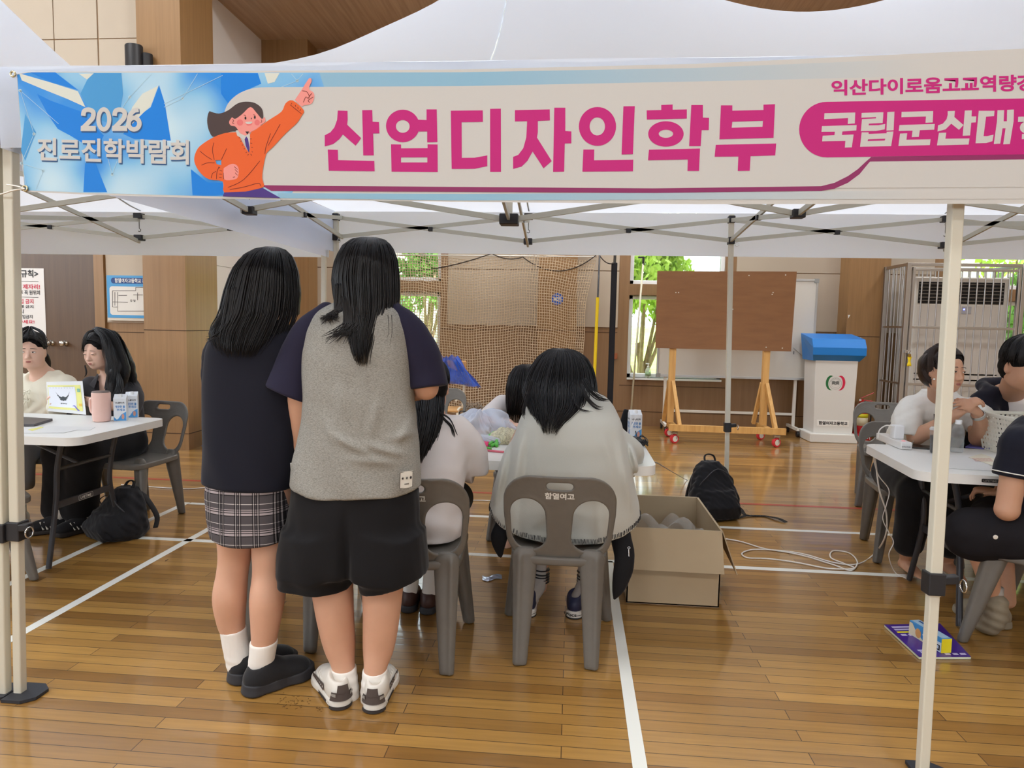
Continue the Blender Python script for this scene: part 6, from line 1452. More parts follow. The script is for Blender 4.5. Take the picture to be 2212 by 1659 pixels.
# hem patch and side tag
pt = MB(); Yq = lambda x: YP-.147+.030*((x-768)/140)**2*4
PQ = lambda u, v: (lambda px, py: at(px, py, YP-.1535+.13*(1-math.sqrt(max(0, 1-((px-768)/146)**2.35)))))(863+29*u+1*v, 1056-36*v-4*u)
pt.grid(PQ, 6, 4); pa = pt.build('woven_patch', mat('patch_cream', (214, 210, 200), .8), P2, True, smooth=4)
e = MB(); PQ2 = lambda u, v: Vector(PQ(u, v))+Vector((.0005, -.0016, 0))
for cx, arms, rr, r2 in ((.22, 5, .11, .045), (.53, 8, .12, .04), (.82, 12, .10, .06)):
    e.poly([(cx+(rr if k % 2 == 0 else r2)*math.sin(k*PI/arms), .60+(rr if k % 2 == 0 else r2)*1.1*math.cos(k*PI/arms)) for k in range(2*arms)], (), PQ2)
for k_ in range(7): e.poly([(.36+.05*k_, .2), (.385+.05*k_, .2), (.385+.05*k_, .28), (.36+.05*k_, .28)], (), PQ2)
e.tube([Vector(PQ(u, v))+Vector((0, -.001, 0)) for u, v in ((.02, .03), (.98, .03), (.98, .97), (.02, .97))], .0012, 4, close=True)
e.build('patch_print', INKK, pa, True, fix=False)
MB().prism([(627, 1000), (636, 999), (637, 1018), (628, 1019)], lambda u, v: at(u, v, YP-.01), lambda u, v: at(u, v, YP-.008)).build('side_tag', LETW, P2, True)
e = MB(); put_text(e, 'M.', lambda u, v: at(632.5+3*v, 1004+9*u, YP-.0115), .02); e.build('tag_lettering', INKK, P2, True, fix=False)
# hair
rows = [(511, 770, 808, .02, .05), (516, 752, 826, .05, .05), (530, 736, 841, .085, .05), (560, 722, 853, .112, .05), (600, 716, 857, .122, .048), (640, 721, 859, .120, .04), (670, 731, 857, .115, .025), (690, 741, 853, .118, .012), (712, 750, 846, .126, .002), (738, 762, 839, .134, -.004), (762, 776, 831, .138, -.006), (784, 792, 824, .139, -.006)]
hr, Pf = back_hair(P2, rows, YP, .11, 700, 3, core_end=.70, off=.002, vary=.36)
mb = MB(); R_ = np.random.default_rng(5)
for i in range(90):                  # flicked ends over the left shoulder
    t_ = R_.random(); x0 = 724+26*t_; y0 = 612+20*R_.random()
    pts = smooth_path([at(x0, y0, YP-.07), at(x0-2, y0+40, YP-.085), at(722-18*t_+8*R_.random(), 676+10*R_.random(), YP-.10), at(690+46*R_.random(), 680+22*t_*R_.random()+8*R_.random(), YP-.115)], 5)
    mb.tube(pts, [.0026*(1-.8*(k/(len(pts)-1))**2) for k in range(len(pts))], 4)
for i in range(70):
    t_ = R_.random(); x0 = 738+40*t_
    pts = smooth_path([at(x0, 640, YP-.08), at(x0+4, 690, YP-.118), at(x0-10+10*R_.random(), 705+14*R_.random(), YP-.134), at(x0-34*(1-t_)-14*R_.random(), 712+34*R_.random(), YP-.14)], 5)
    mb.tube(pts, [.0024*(1-.8*(k/(len(pts)-1))**2) for k in range(len(pts))], 4)
for x0, x1, y1 in ((765, 745, 742), (772, 770, 752), (838, 836, 730), (846, 842, 745), (775, 776, 760)):
    pts = smooth_path([at(x0, 680, YP-.12), at((x0+x1)/2+3, 715, YP-.14), at(x1, y1, YP-.145)], 6); mb.tube(pts, [.0012*(1-.7*k/(len(pts)-1)) for k in range(len(pts))], 4)
mb.build('hair_flicks', HAIRM, hr, True, smooth=4, fix=False)

# ================================================================== the girl in the navy polo and plaid skirt
YQ = 2.40
P1 = person('standing girl with straight black hair in a navy polo and grey plaid skirt', (-1.12, YQ, 0))
S = SDF((-1.5, 2.08, .03), (-.55, 2.95, 1.64), .006)
body_limb(S, [(508, 1120, 40, YQ), (507, 1195, 33, YQ), (502, 1238, 31, YQ-.01), (496, 1290, 33.5, YQ-.025), (499, 1340, 28, YQ-.02), (504, 1365, 24, YQ-.02), (514, 1425, 21, YQ-.02), (516, 1455, 17, YQ-.02)])
body_limb(S, [(582, 1120, 40, YQ), (581, 1195, 34, YQ-.02), (580, 1240, 32, YQ-.03), (577, 1295, 35, YQ-.05), (573, 1350, 29, YQ-.06), (570, 1385, 25, YQ-.065), (565, 1440, 22, YQ-.07), (562, 1470, 17, YQ-.07)])
S.profile(rowsz([(730, 480, 640), (850, 470, 650), (1000, 470, 640), (1150, 470, 620)], YQ, .105), k=.03)
S.limb([at(470, 770, YQ), at(465, 880, YQ+.05), at(520, 905, YQ+.22), at(585, 882, YQ+.16)], [.04, .036, .03, .026])
S.limb([at(640, 770, YQ+.02), at(655, 860, YQ+.08), at(640, 890, YQ+.14)], [.04, .036, .03])
hand(S, at(588, 880, YQ-.02), (.9, -.1, .25), (.1, .9, .2), 1, curl=(.45, .5, .4), length=.9); S.limb([at(560, 890, YQ+.10), at(588, 880, YQ-.02)], [.03, .024])
H = Head(at(570, 620, YQ+.05), -35, -8); H.skull(S); H.neck(S, at(565, 705, YQ))
S.build('body', SKIN, P1, True); H.features(P1)
S = SDF((-1.50, 2.18, .66), (-.70, 2.68, 1.44), .006)
def polo_fold(a, Z, X, Y): return .004*np.sin(X*24+Z*6)*np.clip((1.1-Z)/.4, 0, 1)+.003*np.sin(X*50+Z*23)*np.clip((1.0-Z)/.3, 0, 1)
S.profile(rowsz([(690, 520, 600, .05), (703, 488, 628, .075), (722, 466, 645, .10), (760, 452, 655, .115), (830, 447, 658, .125), (900, 447, 655, .128), (980, 447, 648, .132), (1040, 448, 642, .136), (1080, 449, 640, .138)], YQ, .12), n=2.5, fold=polo_fold)
S.keep(lambda X, Y, Z: np.interp(X, [at(448, 0, YQ).x, at(495, 0, YQ).x, at(640, 0, YQ).x], [at(448, 1045, YQ-.05).z, at(495, 1061, YQ-.12).z, at(640, 1060, YQ-.05).z])-Z+0*Y)
NAVYP = mat('navy_pique', (24, 25, 36), .85, spec=.2, bump=.2, bscale=500, sheen=.1)
S.build('polo', NAVYP, P1, True, blur=1)
a, b = at(436, 832, YQ), at(500, 842, YQ)
sleeve('sleeve', [(498, 722, 30, YQ), (474, 765, 32, YQ), (466, 820, 27, YQ+.03), (466, 860, 26, YQ+.06)], P1, NAVYP, 0, cut=lambda X, Y, Z: at(440, 838, YQ).z-Z+0*X+0*Y, seed=6)
a = at(606, 858, YQ-.03)
sleeve('sleeve', [(628, 745, 30, YQ+.02), (640, 800, 34, YQ+.0), (622, 858, 30, YQ-.02)], P1, NAVYP, 0, seed=7)
MB().tube(smooth_path([at(596, 852, YQ-.075), at(608, 856, YQ-.08), at(620, 853, YQ-.075)]), .0025, 6).tube(smooth_path([at(441, 827, YQ-.02), at(443, 832, YQ-.03), at(446, 834, YQ-.04)]), .003, 6).build('white_piping', LETW, P1, True, smooth=4)
def plaid():
    m = bpy.data.materials.new('grey_plaid'); m.use_nodes = True; nt = m.node_tree; L = nt.links; N = nt.nodes.new
    b = nt.nodes['Principled BSDF']; b.inputs['Roughness'].default_value = .85; b.inputs['Specular IOR Level'].default_value = .2
    tc = N('ShaderNodeTexCoord'); sp = N('ShaderNodeSeparateXYZ'); L.new(tc.outputs['Object'], sp.inputs[0])
    def band(src, period, off, width):
        a = N('ShaderNodeMath'); a.operation = 'MULTIPLY_ADD'; a.inputs[1].default_value = 1/period; a.inputs[2].default_value = off/period+50; L.new(src, a.inputs[0])
        f = N('ShaderNodeMath'); f.operation = 'FRACT'; L.new(a.outputs[0], f.inputs[0]); c = N('ShaderNodeMath'); c.operation = 'LESS_THAN'; c.inputs[1].default_value = width/period; L.new(f.outputs[0], c.inputs[0]); return c.outputs[0]
    def mixc(fac, c1, rgb, amt=1.):
        x = N('ShaderNodeMix'); x.data_type = 'RGBA'; x.blend_type = 'MIX'; mu = N('ShaderNodeMath'); mu.operation = 'MULTIPLY'; mu.inputs[1].default_value = amt; L.new(fac, mu.inputs[0]); L.new(mu.outputs[0], x.inputs[0])
        if hasattr(c1, 'links'): L.new(c1, x.inputs[6])
        else: x.inputs[6].default_value = (*lin(c1), 1)
        x.inputs[7].default_value = (*lin(rgb), 1); return x.outputs[2]
    z, x = sp.outputs[2], sp.outputs[0]
    c = mixc(band(z, .074, 0, .022), (82, 78, 82), (168, 158, 162))
    c = mixc(band(z, .074, .003, .003), c, (30, 28, 32)); c = mixc(band(z, .074, -.008, .003), c, (30, 28, 32)); c = mixc(band(z, .074, -.016, .003), c, (30, 28, 32)); c = mixc(band(z, .074, .034, .0022), c, (200, 196, 194))
    for o in (0, -.007, -.014, -.021): c = mixc(band(x, .062, o, .0035), c, (28, 26, 30), .85)
    c = mixc(band(x, .062, -.0045, .0018), c, (196, 192, 192), .6); c = mixc(band(x, .062, -.0185, .0018), c, (196, 192, 192), .6)
    L.new(c, b.inputs['Base Color']); return m
S = SDF((-1.42, 2.18, .48), (-.72, 2.66, .86), .005)
S.profile(rowsz([(1020, 460, 628, .125), (1060, 455, 629, .13), (1110, 460, 627, .132), (1150, 467, 624, .132), (1182, 472, 621, .13), (1200, 473, 620, .13)], YQ, .12), n=2.5, fold=lambda a, Z, X, Y: .003*np.sin(X*46)*np.clip((.75-Z)/.15, 0, 1))
S.keep(lambda X, Y, Z: at(545, 1186, YQ-.12).z-.10*(Y-(YQ-.12))*0-Z+.012*((X-at(545, 0, YQ).x)/.13)**2+0*Y)
S.build('skirt', plaid(), P1, True, blur=1)
sock(P1, [(503, 1352, 26, YQ-.02), (508, 1390, 25, YQ-.02), (516, 1428, 25, YQ-.02), (518, 1452, 22, YQ-.02)])
sock(P1, [(570, 1380, 28, YQ-.065), (567, 1410, 26, YQ-.07), (563, 1440, 25, YQ-.07), (562, 1465, 22, YQ-.07)])
BSU = mat('black_suede', (26, 26, 29), .85, bump=.3, bscale=200, sheen=.2); BSO = mat('black_rubber', (44, 44, 48), .6, bump=.1, bscale=90)
for hx, hy, yaw in ((496, 1478, -36), (527, 1504, -38)):
    h = atz(hx, hy); up, w = shoe(P1, (h.x, h.y), yaw, .262, BSU, BSO, 'chunky', 1.24)
    e = MB()
    for k_ in range(5): y0 = .12+.02*k_; e.tube([w(-.026, y0, .092-.006*k_), w(0, y0+.004, .101-.006*k_), w(.026, y0+.008, .092-.006*k_)], .003, 6)
    e.build('laces', BSO, up, True, smooth=4)
rows = [(532, 560, 590, .02, .05), (537, 543, 606, .05, .05), (552, 522, 622, .085, .05), (585, 502, 634, .108, .045), (630, 490, 641, .116, .035), (680, 482, 641, .118, .02), (715, 466, 634, .122, .0), (745, 474, 618, .13, -.005), (768, 500, 600, .134, -.006)]
hr, Pf = back_hair(P1, rows, YQ, .11, 700, 11, core_end=.66, off=.002, vary=.34)
mb = MB(); R_ = np.random.default_rng(15)
for i in range(120):
    t_ = R_.random(); x0 = 486+60*t_
    pts = smooth_path([at(x0+6, 620, YQ-.08), at(x0-4, 680, YQ-.105), at(x0-14, 712+8*R_.random(), YQ-.115), at(x0-38*(1-t_)-6*R_.random(), 724+34*t_+18*R_.random(), YQ-.125)], 5)
    mb.tube(pts, [.0024*(1-.8*(k/(len(pts)-1))**2) for k in range(len(pts))], 4)
mb.build('hair_flicks', HAIRM, hr, True, smooth=4, fix=False)
# ================================================================== person wrapped in the pale blanket
YB4 = 3.02
P4 = person('seated person with long black hair wrapped in a pale grey blanket', (-.02, YB4, 0))
S = SDF((-.42, 2.78, .03), (.42, 3.75, 1.28), .006)
S.limb([(-.03, 2.98, .50), (-.03, 3.0, .72), (-.02, 3.06, .92)], [.15, .14, .12], .03); S.limb([(-.17, 3.06, .92), (-.02, 3.05, .96), (.14, 3.06, .92)], [.05, .055, .05], .04)
for s_, kx in ((-1, -.13), (1, .10)):
    S.limb([(s_*.09-.03, 3.0, .50), (kx, 3.38, .49)], [.08, .062], .02); S.limb([(kx, 3.38, .49), (kx+.0, 3.33, .30), (kx*.95, 3.22, .09)], [.056, .047, .032], .015)
S.limb([(-.19, 3.06, .90), (-.26, 3.2, .74), (-.16, 3.42, .80)], [.045, .04, .03]); S.limb([(.15, 3.06, .90), (.24, 3.2, .74), (.14, 3.42, .80)], [.045, .04, .03])
hand(S, (-.16, 3.42, .80), (.5, .8, .1), (0, 0, -1), 1); hand(S, (.14, 3.42, .80), (-.5, .8, .1), (0, 0, -1), -1)
H = Head(at(1206, 812, 3.18), 0, -28); H.skull(S); H.neck(S, (-.02, 3.05, .97))
S.build('body', SKIN, P4, True); H.features(P4)
FLEECE = mat('pale_grey_fleece', (188, 188, 180), .95, spec=.1, bump=.25, bscale=260, sheen=.3)
S = SDF((-.46, 2.70, .42), (.50, 3.40, 1.10), .006)
def bl_fold(a, Z, X, Y):
    f = 0.
    for (x0, z0, x1, z1, w_, am) in ((-.20, .93, -.245, .52, .022, .018), (-.27, .86, -.32, .55, .018, .016), (.20, .90, .28, .56, .022, .016), (.26, .88, .31, .70, .016, .018), (.13, .93, .20, .72, .02, .010), (-.13, .72, .08, .66, .03, .009), (.02, .74, .17, .64, .03, .008), (-.06, .60, -.15, .50, .02, .006)):
        dx, dz = x1-x0, z1-z0; t = np.clip(((X-x0)*dx+(Z-z0)*dz)/(dx*dx+dz*dz), 0, 1); f = f+am*np.exp(-((X-x0-t*dx)**2+(Z-z0-t*dz)**2)/w_**2)*np.sin(PI*np.clip(t, .04, .96))
        f = f-.6*am*np.exp(-((X-x0-.03-t*dx)**2+(Z-z0-t*dz)**2)/w_**2)*np.sin(PI*np.clip(t, .04, .96))
    return f
S.profile(rowsz([(838, 1180, 1262, .045, .06), (852, 1156, 1306, .075, .05), (875, 1140, 1328, .11, .03), (910, 1122, 1342, .145, .01), (950, 1108, 1355, .165, 0), (1000, 1086, 1370, .18, 0), (1060, 1066, 1379, .19, 0), (1105, 1057, 1383, .195, 0), (1140, 1060, 1382, .195, 0), (1175, 1075, 1380, .19, 0)], YB4-.02, .18), n=2.4, fold=bl_fold)
S.limb([(.17, 3.06, .88), (.285, 3.10, .80), (.27, 3.22, .70)], [.05, .05, .06], .03)
bz = lambda X: np.interp(X, [at(x, 1100, YB4-.1).x for x in (1056, 1085, 1130, 1200, 1290, 1345, 1383)], [at(1200, y, YB4-.16).z for y in (1128, 1148, 1160, 1166, 1164, 1154, 1136)])
S.keep(lambda X, Y, Z: bz(X)+.10*(Y-(YB4-.16))-Z)
S.disp(lambda X, Y, Z: .002*fbm(X, Y, Z, 18, 4))
bl = S.build('blanket', FLEECE, P4, True, blur=1)
# blanket stitch along the rims
P_ = S.P; mb = MB(); used = []
low = P_[np.abs(P_[:, 2]-(bz(P_[:, 0])+.10*(P_[:, 1]-(YB4-.16)))) < .014]
low = low[low[:, 1] < YB4+.02]; cx_, cy_ = -.0, YB4-.0
ang = np.arctan2(low[:, 1]-cy_, low[:, 0]-cx_); rad = np.hypot(low[:, 0]-cx_, low[:, 1]-cy_)
for a0 in np.arange(-PI, .1, .021):
    k_ = np.where(np.abs(ang-a0) < .02)[0]
    if len(k_) == 0: continue
    q = low[k_[np.argmax(rad[k_])]]; n = Vector((math.cos(a0), math.sin(a0), 0))
    mb.bar(Vector(q)+n*.001+Vector((0, 0, -.002)), Vector(q)+n*.001+Vector((.002, 0, .017)), .0024, .0022)
mb.build('blanket_stitching', BLKP, bl, True)
S = SDF((-.30, 2.78, .40), (.28, 3.50, .60), .006)
for s_, kx in ((-1, -.13), (1, .10)): S.limb([(s_*.085-.03, 2.93, .50), (kx, 3.30, .505)], [.098, .082], .03)
S.keep(lambda X, Y, Z: .438-Z+0*X+0*Y); S.build('shorts', BLKC, P4, True, blur=1)
STRS = mat('grey_sock', (176, 170, 164), .9, bump=.3, bscale=200); CLOG = mat('navy_clog', (42, 46, 74), .5); CLOGW = mat('clog_white', (222, 218, 212), .5)
for hx, hy, yaw, q in ((1140, 1334, 4, -1), (1238, 1337, -8, 1)):
    h = atz(hx, hy); up, w = shoe(P4, (h.x, h.y), yaw, .245, CLOG, CLOGW)
    c = Vector(w(0, .05, 0)); kx = -.1235 if q < 0 else .095
    S = SDF((c.x-.07, c.y-.08, .02), (c.x+.08, c.y+.14, .25), .0045); S.limb([(kx*1.0, 3.245, .215), (kx*.97, 3.235, .12), tuple(c+Vector((0, 0, .055)))], [.040, .037, .036], .01)
    S.build('sock', STRS, P4, True, blur=1)
    e = MB()
    for z in (.115, .128, .141, .154, .175): e.lathe([(.0408, z-.0016), (.0412, z), (.0408, z+.0016)], 20, (kx*.975, 3.236, 0))
    e.build('sock_stripes', BLKP, P4, True, smooth=4)
    e = MB(); put_text(e, 'crocs', lambda u, v: w((u-.75)*.062, .037-.0435*math.cos((u-.75)*1.5), .013+.012*v), .02); e.tube([w(.044*math.sin(a), .037-.0442*math.cos(a), .018) for a in (.22, .5, .8, 1.1)], .001, 4); e.build('strap_lettering', BLKP, up, True, fix=False)
    e = MB(); e.tube([w(.0385*math.sin(a), .037-.042*math.cos(a), .002+.0) for a in [k*.2-1.6 for k in range(17)]], .0035, 6); e.build('outsole', BLKP, up, True, smooth=4)
rows = [(755, 1193, 1226, .02, .13), (760, 1178, 1247, .05, .13), (774, 1160, 1267, .085, .13), (800, 1142, 1281, .105, .12), (830, 1130, 1287, .112, .10), (852, 1128, 1288, .115, .012), (872, 1138, 1278, .115, -.03), (890, 1148, 1252, .120, -.06), (906, 1160, 1228, .135, -.064), (922, 1170, 1214, .148, -.062)]
hr, _ = back_hair(P4, rows, 3.05, .10, 560, 21, core_end=.72, off=.004, vary=.3)
mb = MB(); R_ = np.random.default_rng(25)
def lock(pts, n, sp, r0=.0023, seed=0):
    R2 = np.random.default_rng(seed)
    for i in range(n):
        o = R2.normal(size=2)*sp; q = smooth_path([at(p[0]+o[0]*(.4+.6*k/len(pts)), p[1]+o[1]*(.4+.6*k/len(pts)), p[2]) for k, p in enumerate(pts)], 5); m_ = len(q)-1; e_ = int(m_*(1-.2*R2.random()))
        mb.tube(q[:max(3, e_)], [r0*(1-.8*(k/max(1, e_-1))**2) for k in range(max(3, e_))], 4)
lock([(1150, 820, 2.99), (1140, 858, 2.96), (1132, 885, 2.925), (1133, 912, 2.90)], 26, 4, seed=1)
lock([(1160, 830, 2.98), (1162, 865, 2.93), (1172, 895, 2.90), (1178, 915, 2.885)], 30, 6, seed=2)
lock([(1262, 820, 2.99), (1278, 846, 2.95), (1300, 862, 2.93), (1326, 862, 2.93)], 24, 4, seed=3)
lock([(1255, 830, 2.98), (1268, 862, 2.93), (1290, 882, 2.92), (1312, 880, 2.915)], 14, 3, seed=4)
lock([(1236, 850, 2.96), (1245, 875, 2.91), (1262, 887, 2.90), (1288, 889, 2.905)], 7, 2, seed=5)
mb.build('loose_locks', HAIRM, hr, True, smooth=4, fix=False)
J = thing('black_jacket', 'black zipped jacket hanging down beside the blanket person on the chair', 'jacket', (.22, 2.9, 0))
for nm, pts, r_ in (('jacket_side', [(.225, 2.98, .47), (.252, 2.95, .36), (.240, 2.94, .26), (.215, 2.93, .17)], [.045, .045, .038, .012]), ('sleeve', [(-.285, 3.0, .47), (-.305, 2.98, .40), (-.295, 2.97, .325)], [.035, .036, .012])):
    S = SDF((min(p[0] for p in pts)-.09, 2.84, .1), (max(p[0] for p in pts)+.09, 3.1, .55), .005); S.limb(pts, r_, .01, flat=((0, 1, 0), .5)); S.disp(lambda X, Y, Z: .0035*fbm(X, Y, Z, 20, 3)); S.build(nm, BLKF, J, True, blur=1)
MB().tube([(.268, 2.915, .40), (.270, 2.912, .37)], .0025, 6).tube([(.268+.005*math.cos(a), 2.912, .408+.005*math.sin(a)) for a in [2*PI*k/10 for k in range(10)]], .0012, 5, close=True).build('zip_pull', CHROME, J, True)

# ================================================================== person in white behind the grey tee girl (seated)
Y3 = 3.0
P3 = person('seated person in a white tee, half hidden by the grey-tee girl', (-.60, Y3, 0))
WTEE = mat('white_tee', (222, 214, 210), .9, spec=.15, bump=.15, bscale=300)
S = SDF((-1.0, 2.66, .03), (-.25, 3.6, 1.24), .006)
S.limb([(-.62, 2.88, .50), (-.62, 2.95, .75), (-.63, 3.0, .92)], [.10, .085, .07], .03)
for kx in (-.76, -.55):
    S.limb([(kx*.5-.31, 2.95, .50), (kx, 3.32, .49)], [.08, .062], .02); S.limb([(kx, 3.32, .49), (kx+.01, 3.24, .28), (kx+.02, 3.12, .09)], [.054, .045, .032], .015)
S.limb([(-.50, 3.0, .88), (-.43, 3.06, .72), (-.5, 3.3, .78)], [.034, .036, .03]); S.limb([(-.76, 3.0, .88), (-.82, 3.08, .72), (-.72, 3.3, .78)], [.034, .036, .03])
hand(S, (-.5, 3.3, .78), (-.4, .9, .1), (0, 0, -1), -1); hand(S, (-.72, 3.3, .78), (.4, .9, .1), (0, 0, -1), 1)
H = Head((-.645, 3.08, 1.07), 8, -25); H.skull(S); H.neck(S, (-.63, 3.0, .95)); S.build('body', SKIN, P3, True); H.features(P3)
S = SDF((-.95, 2.60, .42), (-.30, 3.25, 1.0), .006)
S.profile([(.44, -.64, 2.86, .185, .155), (.52, -.635, 2.87, .182, .15), (.62, -.625, 2.90, .165, .14), (.74, -.62, 2.95, .168, .13), (.84, -.62, 2.99, .175, .115), (.91, -.625, 3.01, .15, .085), (.95, -.63, 3.02, .07, .06)], n=2.3, fold=lambda a, Z, X, Y: .004*np.sin(Z*55+X*14)*np.clip((.66-Z)/.15, 0, 1))
S.limb([(-.51, 3.0, .885), (-.445, 3.02, .80), (-.435, 3.05, .70)], [.068, .068, .070], .03); S.limb([(-.76, 3.0, .89), (-.81, 3.02, .80), (-.82, 3.05, .72)], [.06, .065, .068], .025)
S.disp(lambda X, Y, Z: .003*fbm(X, Y, Z, 26, 6)); S.keep(lambda X, Y, Z: np.minimum(.675-Z, np.maximum(np.abs(X+.63)-.195, .44-Z))+0*Y); S.build('tee', WTEE, P3, True, blur=1)
S = SDF((-.95, 2.74, .40), (-.35, 3.5, .60), .006)
for kx in (-.76, -.55): S.limb([(kx*.5-.31, 2.9, .51), (kx, 3.26, .505)], [.10, .085], .03)
S.keep(lambda X, Y, Z: .438-Z+0*X+0*Y); S.build('shorts', BLKC, P3, True, blur=1)
BRN = mat('brown_leather', (70, 46, 40), .5)
for hx, hy, yaw in ((882, 1326, 10), (922, 1330, 4)):
    h = atz(hx, hy); up, w = shoe(P3, (h.x, h.y), yaw, .24, BRN, BSO); c = Vector(w(0, .05, 0))
    S = SDF((c.x-.07, c.y-.07, .02), (c.x+.08, c.y+.14, .28), .005); S.limb([tuple(c+Vector((.01, .05, .24))), tuple(c+Vector((.003, .02, .12))), tuple(c+Vector((0, 0, .055)))], [.041, .036, .035]); S.build('sock', SOCKW, P3, True, blur=1)
rows = [(800, 880, 910, .02, .14), (806, 862, 930, .06, .14), (822, 846, 945, .09, .135), (850, 838, 956, .108, .06), (880, 838, 960, .115, -.005), (905, 840, 960, .12, -.035), (935, 843, 954, .135, -.06), (965, 845, 943, .145, -.065), (1000, 850, 928, .145, -.07), (1036, 860, 908, .145, -.112)]
h3 = shell_hair(P3, H, HAIRM, 6); crown_comb(h3, H, HAIRM, 260, 61)
hr, _ = back_hair(P3, rows, 3.0, .105, 480, 31, core_end=.8, off=.006)
mb = MB(); lock([(938, 880, 2.92), (960, 906, 2.935), (976, 925, 2.925), (984, 965, 2.91)], 12, 2.5, seed=8); lock([(945, 890, 2.92), (972, 905, 2.93), (988, 940, 2.925), (1003, 975, 2.92)], 5, 1.5, .0016, seed=9)
mb.build('loose_locks', HAIRM, hr, True, smooth=4, fix=False)

# ================================================================== person across the middle table
P5 = person('person in white bent over the far side of the middle table', (-.28, 4.3, 0))
S = SDF((-.75, 3.75, .03), (.2, 4.75, 1.2), .007)
S.limb([(-.27, 4.42, .50), (-.27, 4.36, .72), (-.27, 4.26, .86)], [.13, .12, .11], .03); S.limb([(-.43, 4.26, .86), (-.27, 4.27, .9), (-.11, 4.26, .86)], [.05, .05, .05], .04)
for kx in (-.36, -.18): S.limb([(kx, 4.4, .50), (kx, 4.02, .49)], [.08, .062]); S.limb([(kx, 4.02, .49), (kx, 4.04, .28), (kx, 4.10, .09)], [.055, .045, .03]); S.ell((kx, 4.04, .05), (.045, .12, .045))
S.limb([(-.45, 4.24, .85), (-.52, 4.12, .78), (-.36, 3.95, .78)], [.045, .04, .03]); S.limb([(-.09, 4.24, .85), (-.04, 4.1, .78), (-.2, 3.95, .78)], [.045, .04, .03])
hand(S, (-.36, 3.95, .775), (.6, -.6, 0), (0, 0, -1), -1); hand(S, (-.2, 3.95, .775), (-.6, -.6, 0), (0, 0, -1), 1)
H = Head(at(1150, 842, 4.14), 205, -38); H.skull(S); H.neck(S, (-.27, 4.26, .90)); S.build('body', SKINF, P5, True); H.features(P5, closed=True)
S = SDF((-.7, 3.85, .42), (.15, 4.7, 1.0), .007)
S.profile([(.44, -.27, 4.44, .17, .14), (.6, -.27, 4.40, .165, .13), (.75, -.27, 4.33, .18, .125), (.85, -.27, 4.27, .185, .10), (.91, -.27, 4.26, .12, .075), (.94, -.27, 4.26, .065, .06)], n=2.3)
S.limb([(-.43, 4.25, .86), (-.50, 4.15, .79)], [.062, .066], .03); S.limb([(-.11, 4.25, .86), (-.06, 4.14, .79)], [.062, .066], .03); S.disp(lambda X, Y, Z: .003*fbm(X, Y, Z, 28, 2)); S.build('tee', WTEE, P5, True, blur=1)
S = SDF((-.55, 3.9, .03), (.0, 4.6, .62), .008)
for kx in (-.36, -.18): S.limb([(kx, 4.42, .51), (kx, 4.03, .505)], [.1, .075]); S.limb([(kx, 4.03, .505), (kx, 4.06, .12)], [.075, .06])
S.build('trousers', BLKC, P5, True, blur=1)
hr = MB(); rows5 = [(787, 1130, 1158, .03), (793, 1113, 1178, .08), (812, 1100, 1196, .11), (840, 1094, 1200, .12), (870, 1093, 1190, .12, .02), (895, 1094, 1165, .10, .03), (916, 1100, 1150, .08, .02)]
h5 = shell_hair(P5, H, HAIRM, 7); crown_comb(h5, H, HAIRM, 200, 62)
h5, _ = back_hair(P5, rows5, 4.16, .11, 420, 41, core_end=.9, off=-.0, dy=None)
# ================================================================== two women at the left table
LKS = [0]
def locks(mb, pts, n, sp, r0=.0024, vary=.2):
    LKS[0] += 1; R2 = np.random.default_rng(100+LKS[0])
    for i in range(n):
        o = R2.normal(size=2)*sp; N = len(pts)
        q = smooth_path([at(p[0]+o[0]*(.35+.65*k/N), p[1]+o[1]*(.3+.5*k/N), p[2]) for k, p in enumerate(pts)], 5); e_ = max(3, int((len(q)-1)*(1-vary*R2.random())))
        mb.tube(q[:e_], [r0*(1-.8*(k/(e_-1))**2) for k in range(e_)], 4)
P7 = person('seated woman with long wavy black hair in charcoal holding up the printed sheet', (-3.08, 4.3, 0))
S = SDF((-3.55, 3.80, .03), (-2.72, 4.62, 1.30), .0055)
S.limb([(-3.08, 4.34, .50), (-3.09, 4.36, .72), (-3.10, 4.35, .90)], [.13, .10, .09], .03); S.limb([(-3.24, 4.33, .90), (-3.11, 4.35, .945), (-2.99, 4.36, .89)], [.036, .045, .036], .04)
S.limb([(-3.25, 4.32, .89), (-3.35, 4.27, .76), (-3.42, 4.19, .775)], [.045, .038, .026]); S.limb([(-2.98, 4.35, .88), (-2.90, 4.24, .77), (-3.0, 4.09, .80)], [.045, .038, .026])
hand(S, (-3.425, 4.185, .775), (.35, -.45, .75), (.9, .2, -.2), -1, curl=(.5, .7, .5), length=.85); hand(S, (-2.985, 4.085, .805), (-.95, -.2, .12), (.15, .9, .3), 1, curl=(.12, .15, .15), length=.92, thumb=.2)
H7 = Head(at(214, 758, 4.25), 172, -14); H7.skull(S, 1.02); H7.neck(S, (-3.10, 4.35, .93), .047, .052); S.build('body', SKINF, P7, True); H7.features(P7, closed=True)
CHAR = mat('charcoal_knit', (66, 64, 66), .9, spec=.15, bump=.2, bscale=320, sheen=.15)
S = SDF((-3.50, 4.0, .42), (-2.72, 4.60, 1.02), .0055)
S.profile([(.44, -3.08, 4.35, .19, .15), (.6, -3.08, 4.36, .17, .135), (.75, -3.09, 4.36, .165, .13), (.85, -3.10, 4.35, .17, .12), (.905, -3.11, 4.345, .155, .09), (.945, -3.11, 4.35, .075, .065)], n=2.3)
S.limb([(-3.235, 4.32, .895), (-3.30, 4.27, .81), (-3.33, 4.22, .76)], [.064, .060, .058], .03); S.limb([(-2.985, 4.35, .89), (-2.915, 4.29, .82), (-2.90, 4.24, .76)], [.064, .062, .06], .03)
